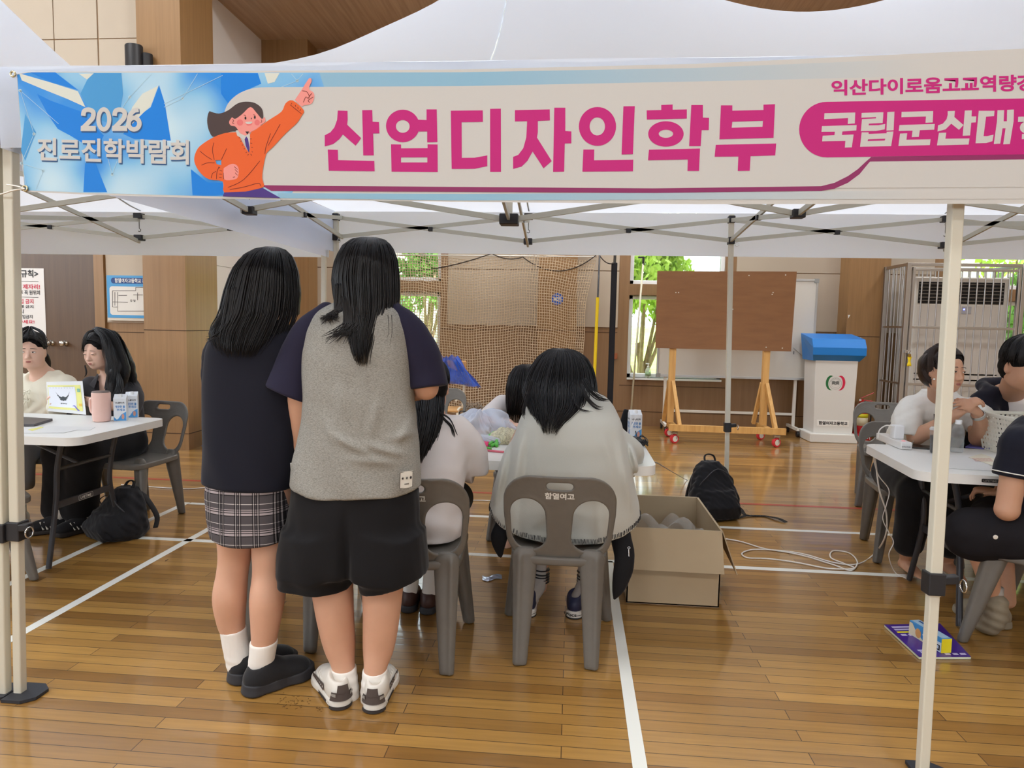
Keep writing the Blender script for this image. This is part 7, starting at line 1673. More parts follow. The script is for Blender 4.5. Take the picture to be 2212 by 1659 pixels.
S.ell((-3.12, 4.235, .90), (.032, .07, .085), 's', .01, rot=rot3(.35, 0, 0)); S.disp(lambda X, Y, Z: .003*fbm(X, Y, Z, 30, 5)); S.build('shirt', CHAR, P7, True, blur=1)
e = MB()
for q in (-1, 1): e.rings([[Vector((-3.115+q*.028, 4.272+.004*q, .965)), Vector((-3.115+q*.055, 4.30, .975)), Vector((-3.115+q*.085, 4.262, .905)), Vector((-3.115+q*.035, 4.238, .885))], [Vector((-3.115+q*.028, 4.264, .967)), Vector((-3.115+q*.055, 4.292, .98)), Vector((-3.115+q*.088, 4.254, .905)), Vector((-3.115+q*.035, 4.230, .885))]])
e.build('collar', CHAR, P7, True)
S = SDF((-3.55, 3.6, .04), (-2.75, 4.62, .66), .007)
for a_, b_, c_ in (((-3.16, 4.32, .52), (-3.20, 3.98, .50), (-3.24, 4.0, .14)), ((-2.98, 4.32, .52), (-3.02, 3.96, .50), (-3.10, 4.0, .14))): S.limb([a_, b_], [.115, .10], .04); S.limb([b_, Vector(b_).lerp(Vector(c_), .5), c_], [.10, .10, .105], .05)
S.disp(lambda X, Y, Z: .006*fbm(X, Y, Z*.4, 22, 7)); S.build('trousers', BLKC, P7, True, blur=1)
for h, yaw in (((-3.02, 4.02), 150), ((-3.14, 3.96), 118)):
    up, w = shoe(P7, h, yaw, .24, BLKF, mat('gum_sole', (40, 34, 32), .6)); e = MB()
    for q in (-1, 1):
        for k_ in range(3): y0 = .09+.022*k_; e.bar(w(q*.047, y0, .035), w(q*.030, y0+.02, .082), .009, .004)
    e.build('stripes', LETW, up, True); MB().lathe([(.036, .0), (.036, .05), (.034, .07)], 16, w(0, .06, .08)).build('sock', SOCKW, P7, True, smooth=4)
h7 = shell_hair(P7, H7, HAIRM, 1); crown_comb(h7, H7, HAIRM, 260, 51); mb = MB()
S = SDF((-3.25, 4.05, .86), (-2.70, 4.55, 1.28), .006)
for pts, rr in (([(232, 730, 4.27), (250, 770, 4.22), (256, 810, 4.19), (246, 845, 4.16)], (.055, .070, .066, .04)), ([(245, 735, 4.33), (268, 780, 4.33), (278, 815, 4.34), (290, 838, 4.34)], (.05, .055, .05, .02)), ([(228, 722, 4.22), (243, 760, 4.17), (246, 800, 4.15)], (.02, .03, .03))):
    S.limb([at(*p) for p in pts], list(rr), .06)
S.disp(lambda X, Y, Z: .003*np.sin(120*X+60*Y+5*np.sin(Z*16))); S.build('hair', HAIRM, P7, True, blur=1)
for pts, n, sp in (([(205, 713, 4.20), (226, 728, 4.15), (238, 765, 4.12), (246, 805, 4.11), (240, 848, 4.09)], 130, 7), ([(208, 712, 4.22), (240, 724, 4.18), (258, 765, 4.16), (264, 810, 4.15), (258, 850, 4.13)], 140, 8), ([(215, 712, 4.25), (252, 728, 4.24), (270, 775, 4.24), (278, 815, 4.27), (296, 836, 4.28)], 130, 7), ([(204, 713, 4.19), (188, 720, 4.16), (180, 742, 4.155), (178, 768, 4.17)], 40, 3), ([(206, 714, 4.18), (222, 730, 4.13), (229, 760, 4.12), (234, 790, 4.12)], 50, 3.5), ([(250, 800, 4.12), (258, 826, 4.10), (252, 850, 4.08), (236, 862, 4.07)], 50, 6), ([(183, 790, 4.25), (186, 806, 4.25), (180, 816, 4.25)], 10, 2)): locks(mb, pts, n, sp)
mb.build('hair_strands', HAIRM, h7, True, smooth=4, fix=False)

P6 = person('seated woman with tied-back dark hair and wispy fringe in a cream blouse', (-3.60, 4.3, 0))
S = SDF((-4.05, 3.85, .03), (-3.2, 4.65, 1.30), .0055)
S.limb([(-3.60, 4.36, .50), (-3.60, 4.36, .72), (-3.60, 4.36, .90)], [.14, .11, .10], .03); S.limb([(-3.75, 4.34, .89), (-3.60, 4.36, .92), (-3.45, 4.34, .89)], [.034, .045, .034], .03)
S.limb([(-3.43, 4.33, .89), (-3.38, 4.24, .70), (-3.50, 4.08, .60)], [.045, .042, .03]); S.limb([(-3.78, 4.33, .89), (-3.83, 4.24, .70), (-3.68, 4.08, .60)], [.045, .042, .03]); hand(S, (-3.50, 4.08, .60), (-.6, -.7, 0), (0, 0, -1), 1); hand(S, (-3.68, 4.08, .60), (.6, -.7, 0), (0, 0, -1), -1)
for kx in (-3.70, -3.52): S.limb([(kx, 4.0, .46), (kx, 3.98, .28), (kx, 4.0, .09)], [.06, .05, .034])
H6 = Head(at(67, 758, 4.22), 209, -4); H6.skull(S, 1.13, .001); H6.neck(S, (-3.60, 4.36, .93), .055, .062); S.build('body', SKINF, P6, True); H6.features(P6, look=.8)
CREAM = mat('cream_blouse', (226, 220, 200), .9, spec=.1, bump=.35, bscale=70, sheen=.1)
S = SDF((-4.0, 4.02, .42), (-3.18, 4.64, 1.02), .0055)
S.profile([(.44, -3.60, 4.36, .20, .16), (.6, -3.60, 4.36, .19, .155), (.75, -3.60, 4.35, .195, .15), (.85, -3.60, 4.35, .20, .13), (.925, -3.60, 4.35, .185, .098), (.965, -3.60, 4.36, .115, .08), (.985, -3.60, 4.36, .085, .07)], n=2.3, fold=lambda a, Z, X, Y: .004*np.sin(X*70+3*np.sin(Z*30))*np.clip((.86-Z)/.08, 0, 1))
for q in (-1, 1): S.limb([(-3.60+q*.17, 4.33, .895), (-3.60+q*.235, 4.27, .80), (-3.60+q*.235, 4.16, .755)], [.07, .085, .06], .03)
S.ell((-3.615, 4.255, .985), (.068, .085, .070), 's', .012); S.disp(lambda X, Y, Z: .003*fbm(X, Y, Z, 34, 8)); S.build('blouse', CREAM, P6, True, blur=1)
e = MB()
for z in (.855, .80): 
    for q in (-1, 1): e.tube(smooth_path([(-3.60, 4.190, z), (-3.60+q*.03, 4.182, z+.012), (-3.60+q*.028, 4.180, z-.012), (-3.60, 4.186, z)]), .0035, 6).tube(smooth_path([(-3.60, 4.188, z), (-3.60+q*.012, 4.180, z-.03), (-3.60+q*.016, 4.180, z-.055)]), .003, 6)
e.build('bow_ties', CREAM, P6, True, smooth=4)
S = SDF((-3.95, 3.75, .18), (-3.25, 4.6, .62), .007)
for kx in (-3.70, -3.51): S.limb([(kx, 4.34, .52), (kx, 3.98, .50)], [.12, .10], .04); S.limb([(kx, 3.98, .5), (kx, 3.95, .30)], [.11, .12], .04)
S.keep(lambda X, Y, Z: .26-Z+0*X+0*Y); S.disp(lambda X, Y, Z: .006*np.sin(X*60)*np.clip((.5-Z)/.2, 0, 1)+0*Y); S.build('skirt', mat('grey_eyelet', (146, 148, 152), .9, bump=.2), P6, True, blur=1)
for kx in (-3.70, -3.52): up, w = shoe(P6, (kx, 4.07), 178, .235, OFFW, OFFW); MB().lathe([(.036, .0), (.036, .06)], 16, w(0, .06, .08)).build('sock', SOCKW, P6, True, smooth=4)
h6 = shell_hair(P6, H6, HAIRM, 2); crown_comb(h6, H6, HAIRM, 280, 52, side=96); mb = MB()
for pts, n, sp in (([(68, 706, 4.16), (88, 716, 4.13), (98, 738, 4.13), (101, 762, 4.16)], 60, 3), ([(62, 706, 4.16), (46, 716, 4.12), (38, 740, 4.12), (36, 765, 4.16)], 60, 3), ([(66, 707, 4.15), (60, 722, 4.10), (56, 744, 4.095)], 22, 4), ([(66, 707, 4.15), (76, 722, 4.10), (84, 742, 4.10)], 18, 4), ([(66, 707, 4.15), (48, 724, 4.105), (44, 750, 4.11)], 16, 3)): locks(mb, pts, n, sp, .0018)
S = SDF((-3.60, 4.25, .92), (-3.30, 4.55, 1.12), .005); S.limb([at(97, 770, 4.33), at(102, 782, 4.36), at(106, 796, 4.38)], [.025, .022, .010]); S.build('hair_tie_tail', HAIRM, h6, True)
mb.build('hair_strands', HAIRM, h6, True, smooth=4, fix=False)

# ================================================================== short-haired woman at the right table
P9 = person('seated woman with short dark hair in a loose white shirt, hands clasped at her chin', (2.10, 4.2, 0))
S = SDF((1.65, 3.45, .03), (2.55, 4.6, 1.34), .0055)
S.limb([(2.10, 4.28, .50), (2.09, 4.22, .72), (2.08, 4.06, .93)], [.13, .11, .10], .03); S.limb([(1.94, 4.03, .94), (2.08, 4.05, .97), (2.23, 4.03, .94)], [.034, .045, .034], .03)
S.limb([(1.91, 4.01, .94), (1.915, 3.93, .785)], [.046, .044], .02); S.limb([(1.915, 3.93, .785), (1.99, 3.84, .87), (2.055, 3.77, .955)], [.044, .036, .024], .01)
S.limb([(2.26, 4.01, .94), (2.255, 3.95, .785)], [.046, .044], .02); S.limb([(2.255, 3.95, .785), (2.20, 3.84, .88), (2.13, 3.77, .95)], [.044, .036, .025], .01)
hand(S, (2.055, 3.765, .955), (.55, -.10, .55), (.75, .2, -.55), 1, curl=(.5, .75, .5), length=.92, closeness=.5); hand(S, (2.135, 3.765, .955), (-.75, -.25, .42), (-.35, .75, -.5), -1, curl=(.35, .55, .4), length=.92, closeness=.5)
for kx in (1.94, 2.16): S.limb([(kx, 4.2, .50), (kx-.05, 3.80, .49)], [.08, .06]); S.limb([(kx-.05, 3.8, .49), (kx-.07, 3.84, .28), (kx-.02, 3.95, .08)], [.055, .045, .032]); S.limb([(kx-.02, 3.96, .05), (kx-.02, 3.86, .035), (kx-.02, 3.76, .02)], [.036, .036, .018], .01)
H9 = Head(at(2040, 799, 3.74), 203, -4, -3); H9.skull(S, 1.05, .002); H9.neck(S, (2.07, 4.02, .99), .050, .058); S.build('body', SKINT, P9, True); H9.features(P9, look=.6)
LINEN = mat('white_linen', (226, 224, 218), .9, spec=.12, bump=.25, bscale=220, sheen=.1)
S = SDF((1.68, 3.72, .42), (2.50, 4.55, 1.08), .0055)
S.profile([(.44, 2.10, 4.28, .19, .16), (.6, 2.10, 4.27, .19, .15), (.75, 2.09, 4.20, .195, .15), (.88, 2.08, 4.09, .20, .13), (.965, 2.08, 4.03, .185, .095), (1.01, 2.075, 4.035, .115, .082), (1.04, 2.07, 4.035, .075, .07)], n=2.3, fold=lambda a, Z, X, Y: .004*np.sin(Z*34+X*20))
S.limb([(1.93, 4.02, .945), (1.885, 3.98, .87), (1.875, 3.96, .795)], [.066, .076, .074], .03); S.limb([(2.24, 4.02, .945), (2.285, 3.99, .88), (2.295, 3.97, .81)], [.062, .08, .07], .03)
S.ell((2.06, 3.93, 1.02), (.034, .09, .085), 's', .012); S.disp(lambda X, Y, Z: .006*fbm(X, Y, Z, 30, 11)+.003*fbm(X, Y, Z, 70, 14)); S.keep(lambda X, Y, Z: np.minimum(.80-Z, np.abs(X-2.085)-.20)+0*Y); S.build('shirt', LINEN, P9, True, blur=1)
S = SDF((1.70, 3.62, .12), (2.40, 4.48, .64), .007)
for kx in (1.94, 2.16): S.limb([(kx, 4.22, .52), (kx-.05, 3.82, .50)], [.115, .095], .04); S.limb([(kx-.05, 3.82, .5), (kx-.06, 3.83, .33), (kx-.05, 3.88, .20)], [.095, .085, .08], .03)
S.disp(lambda X, Y, Z: .005*fbm(X, Y, Z, 24, 12)); S.build('trousers', BLKC, P9, True, blur=1)
h9 = shell_hair(P9, H9, HAIRB, 3); crown_comb(h9, H9, HAIRB, 300, 53, part=-.02, side=92); mb = MB()
for pts, n, sp in (([(2062, 742, 3.70), (2030, 748, 3.66), (2004, 775, 3.66), (1988, 812, 3.70)], 90, 5), ([(2055, 742, 3.70), (2015, 756, 3.64), (2010, 790, 3.63), (2016, 800, 3.63)], 90, 5), ([(2062, 742, 3.68), (2040, 756, 3.60), (2030, 785, 3.585), (2024, 802, 3.60)], 80, 4), ([(1995, 800, 3.72), (2004, 818, 3.72), (2018, 832, 3.72), (2026, 836, 3.71)], 60, 4), ([(2010, 770, 3.70), (1998, 800, 3.74), (2010, 825, 3.75)], 60, 5)): locks(mb, pts, n, sp, .002)
S = SDF((1.78, 3.66, 1.02), (2.02, 3.95, 1.26), .005); S.limb([at(2008, 785, 3.76), at(2008, 812, 3.78), at(2022, 833, 3.77)], [.055, .05, .02], .02); S.build('hair_nape', HAIRB, h9, True, blur=1)
mb.build('hair_strands', HAIRB, h9, True, smooth=4, fix=False)
MB().lathe([(.004, -.004), (.0055, 0), (.004, .004)], 12, tuple(at(2018, 819, 3.655))).build('pearl_earring', mat('pearl', (236, 232, 224), .2), P9, True, smooth=4)
e = MB(); c0, d0 = Vector((2.155, 3.79, .932)), Vector((-.55, -.38, .74)).normalized()
x_ = d0.cross(Vector((0, 0, 1))).normalized(); y_ = d0.cross(x_)
for t_ in (-.006, 0, .006): e.tube([c0+d0*t_+x_*.0315*math.cos(a)+y_*.0315*math.sin(a) for a in [2*PI*k/22 for k in range(22)]], .004, 6, close=True)
wt_ = e.build('bracelet_watch', mat('steel_band', (176, 176, 170), .3, metal=.9), P9, True, smooth=4)

# ================================================================== man in the dark hoodie
P10 = person('seated man with black hair in a dark navy hoodie behind the white basket', (2.50, 4.2, 0))
S = SDF((2.1, 3.45, .40), (3.0, 4.6, 1.40), .006)
S.limb([(2.50, 4.3, .50), (2.49, 4.22, .72), (2.47, 4.08, .95)], [.14, .13, .12], .03); S.limb([(2.30, 4.02, .97), (2.47, 4.06, 1.02), (2.66, 4.02, .97)], [.055, .06, .055], .04)
S.limb([(2.29, 4.02, .96), (2.33, 3.88, .80), (2.48, 3.78, .79)], [.05, .042, .03]); S.limb([(2.68, 4.02, .96), (2.68, 3.88, .80), (2.58, 3.76, .79)], [.05, .042, .03]); hand(S, (2.48, 3.78, .785), (.7, -.6, 0), (0, 0, -1), 1); hand(S, (2.58, 3.76, .785), (-.5, -.8, 0), (0, 0, -1), -1)
H10 = Head(at(2214, 792, 3.76), 188, -22, 0, 1.1); H10.skull(S); H10.neck(S, (2.46, 4.05, 1.0), .055, .065); S.build('body', SKINT, P10, True); H10.features(P10, closed=True)
HOOD = mat('dark_navy_fleece', (34, 33, 42), .95, spec=.1, bump=.3, bscale=240, sheen=.2)
S = SDF((2.1, 3.66, .42), (3.0, 4.62, 1.16), .006)
S.profile([(.44, 2.50, 4.3, .22, .17), (.7, 2.49, 4.22, .215, .17), (.88, 2.48, 4.12, .22, .15), (.97, 2.475, 4.05, .20, .105), (1.03, 2.47, 4.05, .10, .09)], n=2.3)
S.limb([(2.30, 4.02, .97), (2.295, 3.93, .86), (2.36, 3.84, .80), (2.46, 3.79, .795)], [.07, .07, .06, .042], .03); S.limb([(2.67, 4.02, .97), (2.69, 3.93, .86), (2.62, 3.82, .80)], [.07, .07, .055], .03)
S.limb([(2.34, 3.98, 1.03), (2.36, 4.14, 1.06), (2.48, 4.19, 1.07), (2.60, 4.14, 1.06), (2.61, 3.98, 1.03)], [.03, .036, .04, .036, .03], .05); S.ell((2.45, 3.90, 1.0), (.05, .12, .10), 's', .015)
S.disp(lambda X, Y, Z: .005*fbm(X, Y, Z, 24, 13)); S.build('hoodie', HOOD, P10, True, blur=1)
S = SDF((2.3, 3.82, .82), (2.62, 4.2, 1.06), .006); S.profile([(.84, 2.465, 4.08, .10, .13), (.98, 2.46, 4.02, .08, .085), (1.02, 2.46, 4.03, .07, .07)]); S.build('tee', WTEE, P10, True)
h10 = shell_hair(P10, H10, HAIRM, 4); crown_comb(h10, H10, HAIRM, 420, 54, 'crown', fringe=84, lift=.016); mb = MB()
for pts, n, sp in (([(2212, 724, 3.70), (2185, 734, 3.64), (2170, 756, 3.62), (2166, 780, 3.64)], 80, 4), ([(2216, 724, 3.68), (2196, 738, 3.60), (2186, 762, 3.575), (2186, 786, 3.58)], 90, 4), ([(2220, 724, 3.68), (2212, 742, 3.58), (2206, 768, 3.56), (2204, 792, 3.565)], 90, 4), ([(2205, 724, 3.74), (2174, 740, 3.74), (2160, 764, 3.74), (2162, 786, 3.74)], 70, 4)): locks(mb, pts, n, sp, .002)
mb.build('hair_strands', HAIRM, h10, True, smooth=4, fix=False)
S = SDF((2.3, 3.7, .05), (2.8, 4.5, .62), .008)
for kx in (2.40, 2.60): S.limb([(kx, 4.28, .52), (kx, 3.86, .50)], [.11, .09]); S.limb([(kx, 3.86, .5), (kx, 3.9, .08)], [.09, .07])
S.build('trousers', BLKC, P10, True, blur=1)

P10.location.x += .05; P10.location.y += .08
# ================================================================== person at the right edge
P11 = person('seated person cut by the right edge, navy polo sleeve with white piping, dark skirt', (2.02, 3.06, 0))
fw, lf = Vector((-.67, .74, 0)), Vector((-.74, -.67, 0)); hip = Vector((2.06, 3.06, .5)); shl = Vector((1.885, 3.01, .90))
S = SDF((1.55, 2.6, .03), (2.6, 3.75, 1.36), .006)
kn = Vector((1.785, 3.11, .485)); kn2 = Vector((2.03, 3.36, .485)); an = Vector((1.91, 3.15, .17)); an2 = Vector((2.06, 3.28, .12))
S.limb([hip, hip+Vector((-.01, .02, .22)), hip+Vector((-.03, .04, .42))], [.14, .12, .11], .03); S.limb([shl, (shl-lf*.17)+Vector((0, 0, .05)), shl-lf*.34], [.05, .06, .05], .04)
S.limb([hip+lf*.09, kn], [.085, .066], .02); S.limb([kn, kn.lerp(an, .45)+Vector((.01, -.015, 0)), an], [.062, .052, .034], .01); S.limb([hip-lf*.09, kn2], [.085, .066], .02); S.limb([kn2, kn2.lerp(an2, .45), an2], [.062, .05, .034], .01)
elb = Vector((1.845, 2.99, .625)); S.limb([shl, elb], [.052, .045]); S.limb([elb, Vector((1.93, 3.12, .60)), Vector((2.0, 3.24, .63))], [.045, .036, .028], .01); hand(S, (2.0, 3.24, .63), (.3, .8, .2), (0, 0, -1), 1)
e2 = shl-lf*.36+Vector((0, 0, -.26)); S.limb([shl-lf*.34, e2], [.05, .042]); S.limb([e2, e2+fw*.16+Vector((0, 0, -.03))], [.04, .028]); hand(S, e2+fw*.16+Vector((0, 0, -.03)), fw, (0, 0, -1), -1)
H11 = Head(hip+Vector((.15, -.06, .66)), 42, -15); H11.skull(S); H11.neck(S, hip+Vector((.08, -.02, .46))); S.build('body', SKINT, P11, True); H11.features(P11)
S = SDF((1.6, 2.6, .42), (2.55, 3.6, 1.12), .006)
c_ = hip+Vector((-.02, .03, 0))
S.limb([hip+Vector((.02, -.02, .0)), c_+Vector((0, 0, .20)), c_+Vector((-.01, .01, .36))], [.165, .155, .145], .04); S.limb([shl+Vector((0, 0, .0)), shl-lf*.17+Vector((0, 0, .04)), shl-lf*.34], [.065, .075, .065], .05)
S.limb([shl, shl.lerp(elb, .5), shl.lerp(elb, .66)], [.07, .078, .082], .03); S.limb([shl-lf*.34, (shl-lf*.34).lerp(e2, .6)], [.068, .075], .03)
dn = (elb-shl).normalized(); cp = shl.lerp(elb, .50)
S.disp(lambda X, Y, Z: .003*fbm(X, Y, Z, 26, 3)); S.keep(lambda X, Y, Z: np.minimum((X-cp.x)*dn.x+(Y-cp.y)*dn.y+(Z-cp.z)*dn.z, np.sqrt((X-c_.x)**2+(Y-c_.y)**2)-.155)); S.build('polo', NAVYP, P11, True, blur=1)
e = MB(); u_ = dn.cross(Vector((0, 0, 1))).normalized(); v_ = dn.cross(u_); cq = shl.lerp(elb, .44)
e.tube([cq+u_*.0805*math.cos(a)+v_*.0805*math.sin(a) for a in [2*PI*k/30 for k in range(30)]], .0028, 6, close=True).build('white_piping', LETW, P11, True, smooth=4)
S = SDF((1.62, 2.75, .30), (2.35, 3.55, .68), .006)
S.limb([hip+lf*.08+Vector((0, 0, .01)), kn+fw*.0+Vector((0, 0, .0))], [.125, .105], .05); S.limb([hip-lf*.08+Vector((0, 0, .01)), kn2], [.125, .1], .05); S.limb([kn+Vector((0, 0, -.01)), kn2], [.10, .10], .05)
S.disp(lambda X, Y, Z: .004*fbm(X, Y, Z, 26, 6)); S.build('skirt', mat('dark_skirt', (30, 28, 31), .85, spec=.15, bump=.2, bscale=300), P11, True, blur=1)
e = MB(); e.M = Matrix.Translation(at(2150, 1160, 2.885)) @ Matrix.Rotation(PI/2, 4, 'X'); e.lathe([(.009, 0), (.009, .003), (.005, .004)], 16); e.build('button', OFFW, P11, True)
BGE = mat('beige_mesh_sneaker', (140, 130, 112), .85, bump=.6, bscale=70); S = SDF((1.76, 3.0, -.01), (2.06, 3.36, .24), .005)
S.limb([an+Vector((.005, -.03, .0)), (1.925, 3.135, .10), (1.92, 3.17, .045), (1.905, 3.20, .034)], [.044, .047, .044, .034], .02); S.keep(lambda X, Y, Z: .002-Z+0*X+0*Y); S.disp(lambda X, Y, Z: .0025*np.sin(Z*150+X*40)); S.build('sneaker', BGE, P11, True, blur=1)
MB().lathe([(.040, .0), (.039, .05)], 18, tuple(an+Vector((.0, -.008, .015)))).build('sock', STRS, P11, True, smooth=4)
up, w = shoe(P11, (2.055, 3.235), 35, .24, BGE, BGE)
h11 = shell_hair(P11, H11, HAIRM, 5); crown_comb(h11, H11, HAIRM, 200, 55, 'crown')
# ================================================================== things on the tables
ZT = .7385
PAPER = mat('white_paper', (228, 228, 226), .6, trans=.1)
def carton(label, c, rz, group='blue and white drink cartons'):
    t = thing('drink_carton', label, 'carton', c, rz, group); w_, d_, h = .034, .034, .135
    mb = MB(); mb.rings([[(sx*w_, sy*d_, 0) for sx, sy in ((-1, -1), (1, -1), (1, 1), (-1, 1))], [(sx*w_, sy*d_, h) for sx, sy in ((-1, -1), (1, -1), (1, 1), (-1, 1))], [(-w_, -d_, h+.001), (w_, -d_, h+.001), (w_, d_*.4, h+.024), (-w_, d_*.4, h+.024)]]); mb.build('carton_body', mat('carton_board', (222, 226, 230), .4), t, bevel=.004)
    MB().lathe([(.0125, 0), (.0125, .020), (.011, .022)], 18, (0, -.012, h+.004)).build('cap', PVC, t, smooth=math.radians(50))
    f = lambda u, v: (u*w_, -d_-.0008, v*h); f2 = lambda u, v: (-w_-.0008, -u*d_, v*h)
    for ff in (f, f2):
        MB().poly([(-.95, .02), (.95, .02), (.95, .42), (.2, .30), (-.3, .10)], (), ff).poly([(-.95, .45), (-.95, .2), (-.4, .02), (-.95, .02)], (), ff).build('blue_print', mat('carton_sky', (74, 152, 214), .45), t, fix=False)
        MB().poly(ellipse(.45, .2, .22, .12, 16), (), lambda u, v, ff=ff: Vector(ff(u, v))+Vector((-.0004 if ff is f2 else 0, -.0004 if ff is f else 0, 0))).build('fruit_print', mat('carton_peach', (206, 150, 130), .5), t, fix=False)
    def txt(s, ff, x0, x1, y0, y1, m, nm): mb = MB(); put_text(mb, s, lambda u, v: ff(x0+(x1-x0)*u, y0+(y1-y0)*v), .03); mb.build(nm, m, t, fix=False)
    BL = mat('carton_text_blue', (70, 130, 190), .5)
    for ff in (f, f2): txt('나노플라스틱', ff, -.7, .7, .78, .86, INKK, 'dark_lettering'); txt('깨끗한 물', ff, -.75, .8, .58, .70, BL, 'blue_lettering'); txt('주세요', ff, -.5, .8, .45, .56, BL, 'blue_lettering')
    return t
def on(px, py, z=ZT): p = atz(px, py, z); return (p.x, p.y, z)
carton('blue and white drink carton next to the pink mug on the left table', on(262, 908), .45)
carton('blue and white drink carton nearest the right corner of the left table', on(286, 901), .5)
carton('blue and white drink carton beside the tangled black cables on the middle table', on(1370, 946), .12)
t = thing('travel_mug', 'tall pale pink travel mug with a handle on the left table', 'mug', on(220, 910)); PINK = mat('pink_enamel', (230, 190, 176), .35, coat=.2)
MB().lathe([(.040, 0), (.047, .004), (.050, .03), (.051, .165), (.050, .172), (.045, .174)], 32, on(220, 910)).build('mug_body', PINK, t, True, smooth=math.radians(50))
MB().lathe([(.047, .172), (.047, .180), (.038, .182)], 28, on(220, 910)).build('lid', mat('steel_lid', (150, 140, 136), .3, metal=.6), t, True, smooth=math.radians(50))
c = Vector(on(220, 910)); MB().tube(smooth_path([c+Vector((-.046, -.0, .135)), c+Vector((-.066, -.0, .130)), c+Vector((-.070, 0, .09)), c+Vector((-.062, 0, .055)), c+Vector((-.046, 0, .045))]), .0085, 8).build('handle', PINK, t, True, smooth=4)
# printed sheet held up
t = thing('printed_sheet', 'white printed sheet with a dark winged emblem held up by the charcoal-shirted woman', 'paper', on(145, 893))
A, B, C_, D = at(103, 888, 4.10), at(186, 896, 4.00), at(178, 823, 4.06), at(100, 825, 4.16)
A.z = max(A.z, ZT+.004); B.z = max(B.z, ZT+.004)
nrm = (B-A).cross(D-A).normalized()
if nrm.y > 0: nrm = -nrm
sh = lambda u, v, o=0.: A*(1-u)*(1-v)+B*u*(1-v)+C_*u*v+D*(1-u)*v+nrm*(o-.012*math.sin(PI*u)*math.sin(PI*v))
MB().grid(lambda u, v: sh(u, v), 12, 10).grid(lambda u, v: sh(u, v, -.001), 12, 10).build('sheet', PAPER, t, True, smooth=4)
def pr(name, polys, m, o):
    mb = MB()
    for pl in polys:
        n_ = 5; 
        mb.poly(pl, (), lambda u, v: sh(u, v, o))
    mb.build(name, m, t, True, fix=False)
YEL = mat('print_yellow', (226, 222, 130), .6)
MB().grid(lambda u, v: sh(.03+.90*u, .10+.78*v, .0012), 12, 10).build('yellow_ground', YEL, t, True, smooth=4)
MB().grid(lambda u, v: sh(.05+.72*u, .17+.66*v, .0024), 12, 10).build('white_field', mat('print_white', (222, 224, 230), .6), t, True, smooth=4)
wing = lambda s_: [(.41+s_*x, y) for x, y in ((0, .40), (.05, .385), (.09, .42), (.075, .44), (.12, .48), (.105, .49), (.155, .56), (.14, .565), (.19, .68), (.13, .57), (.09, .52), (.05, .50), (0, .51))]
mb = MB()
for s_ in (-1, 1): mb.poly(wing(s_), (), lambda u, v: sh(u, v, .0032))
mb.poly([(.36, .42), (.41, .37), (.46, .42), (.44, .52), (.38, .52)], (), lambda u, v: sh(u, v, .0034)); mb.build('winged_emblem', mat('print_dark', (44, 52, 56), .6), t, True, fix=False)
mb = MB(); put_text(mb, '플레이닝', lambda u, v: sh(.34+.16*u, .27+.045*v, .0034), .02)
for k_ in range(9): mb.poly([(.10+.075*k_, .785), (.112+.075*k_, .785), (.106+.075*k_, .81)], (), lambda u, v: sh(u, v, .0034))
mb.poly([(.45, .825), (.74, .835), (.74, .84), (.45, .83)], (), lambda u, v: sh(u, v, .0034)); mb.build('print_lettering', INKK, t, True, fix=False)
mb = MB(); mb.poly([(.66, .22), (.70, .23), (.80, .10), (.86, .105), (.80, .15), (.72, .26), (.67, .25)], (), lambda u, v: sh(u, v, .0036)); mb.build('violet_print', mat('print_violet', (110, 104, 190), .6), t, True, fix=False)
mb = MB()
for a in (45, 135, 225, 315): mb.poly([(p_[0], p_[1]) for p_ in ellipse(.865+.028*math.cos(math.radians(a)), .72+.035*math.sin(math.radians(a)), .024, .03, 12)], (), lambda u, v: sh(u, v, .0036))
mb.build('clover_print', mat('print_clover', (120, 176, 150), .6), t, True, fix=False)
mb = MB(); mb.poly([(.84, .24), (.92, .24), (.92, .32), (.84, .32)], (), lambda u, v: sh(u, v, .0036)); mb.build('orange_print', mat('print_orange', (236, 190, 70), .6), t, True, fix=False)
def slab(name, label, cat, q, z, th, m, group=None):
    P_ = [atz(x, y, z) for x, y in q]; mb = MB(); mb.rings([[(p.x, p.y, z) for p in P_], [(p.x, p.y, z+th) for p in P_]]); o = mb.build(name, m, bevel=min(.002, th*.3)); return props(o, label, cat, group)
slab('laptop', 'closed dark grey laptop on the left table, partly behind the tent pole', 'laptop', [(20, 922), (75, 921), (114, 909), (30, 904)], ZT+.0005, .014, mat('dark_aluminium', (92, 90, 92), .4, metal=.5))
GP = 'printed sheets lying on the left table'
slab('paper_sheet', 'white sheet lying at the near edge of the left table', 'paper', [(40, 936), (140, 935), (178, 926), (90, 922)], ZT+.0006, .0012, PAPER, GP)
slab('paper_sheet', 'white sheet overlapping under the first on the left table', 'paper', [(60, 930), (195, 929), (206, 923), (110, 920)], ZT+.0003, .0010, PAPER, GP)
o = slab('paper_picture', 'yellow and violet printed picture on the left table sheets', 'print', [(70, 931), (95, 923), (88, 922), (60, 928)], ZT+.0020, .0004, YEL)

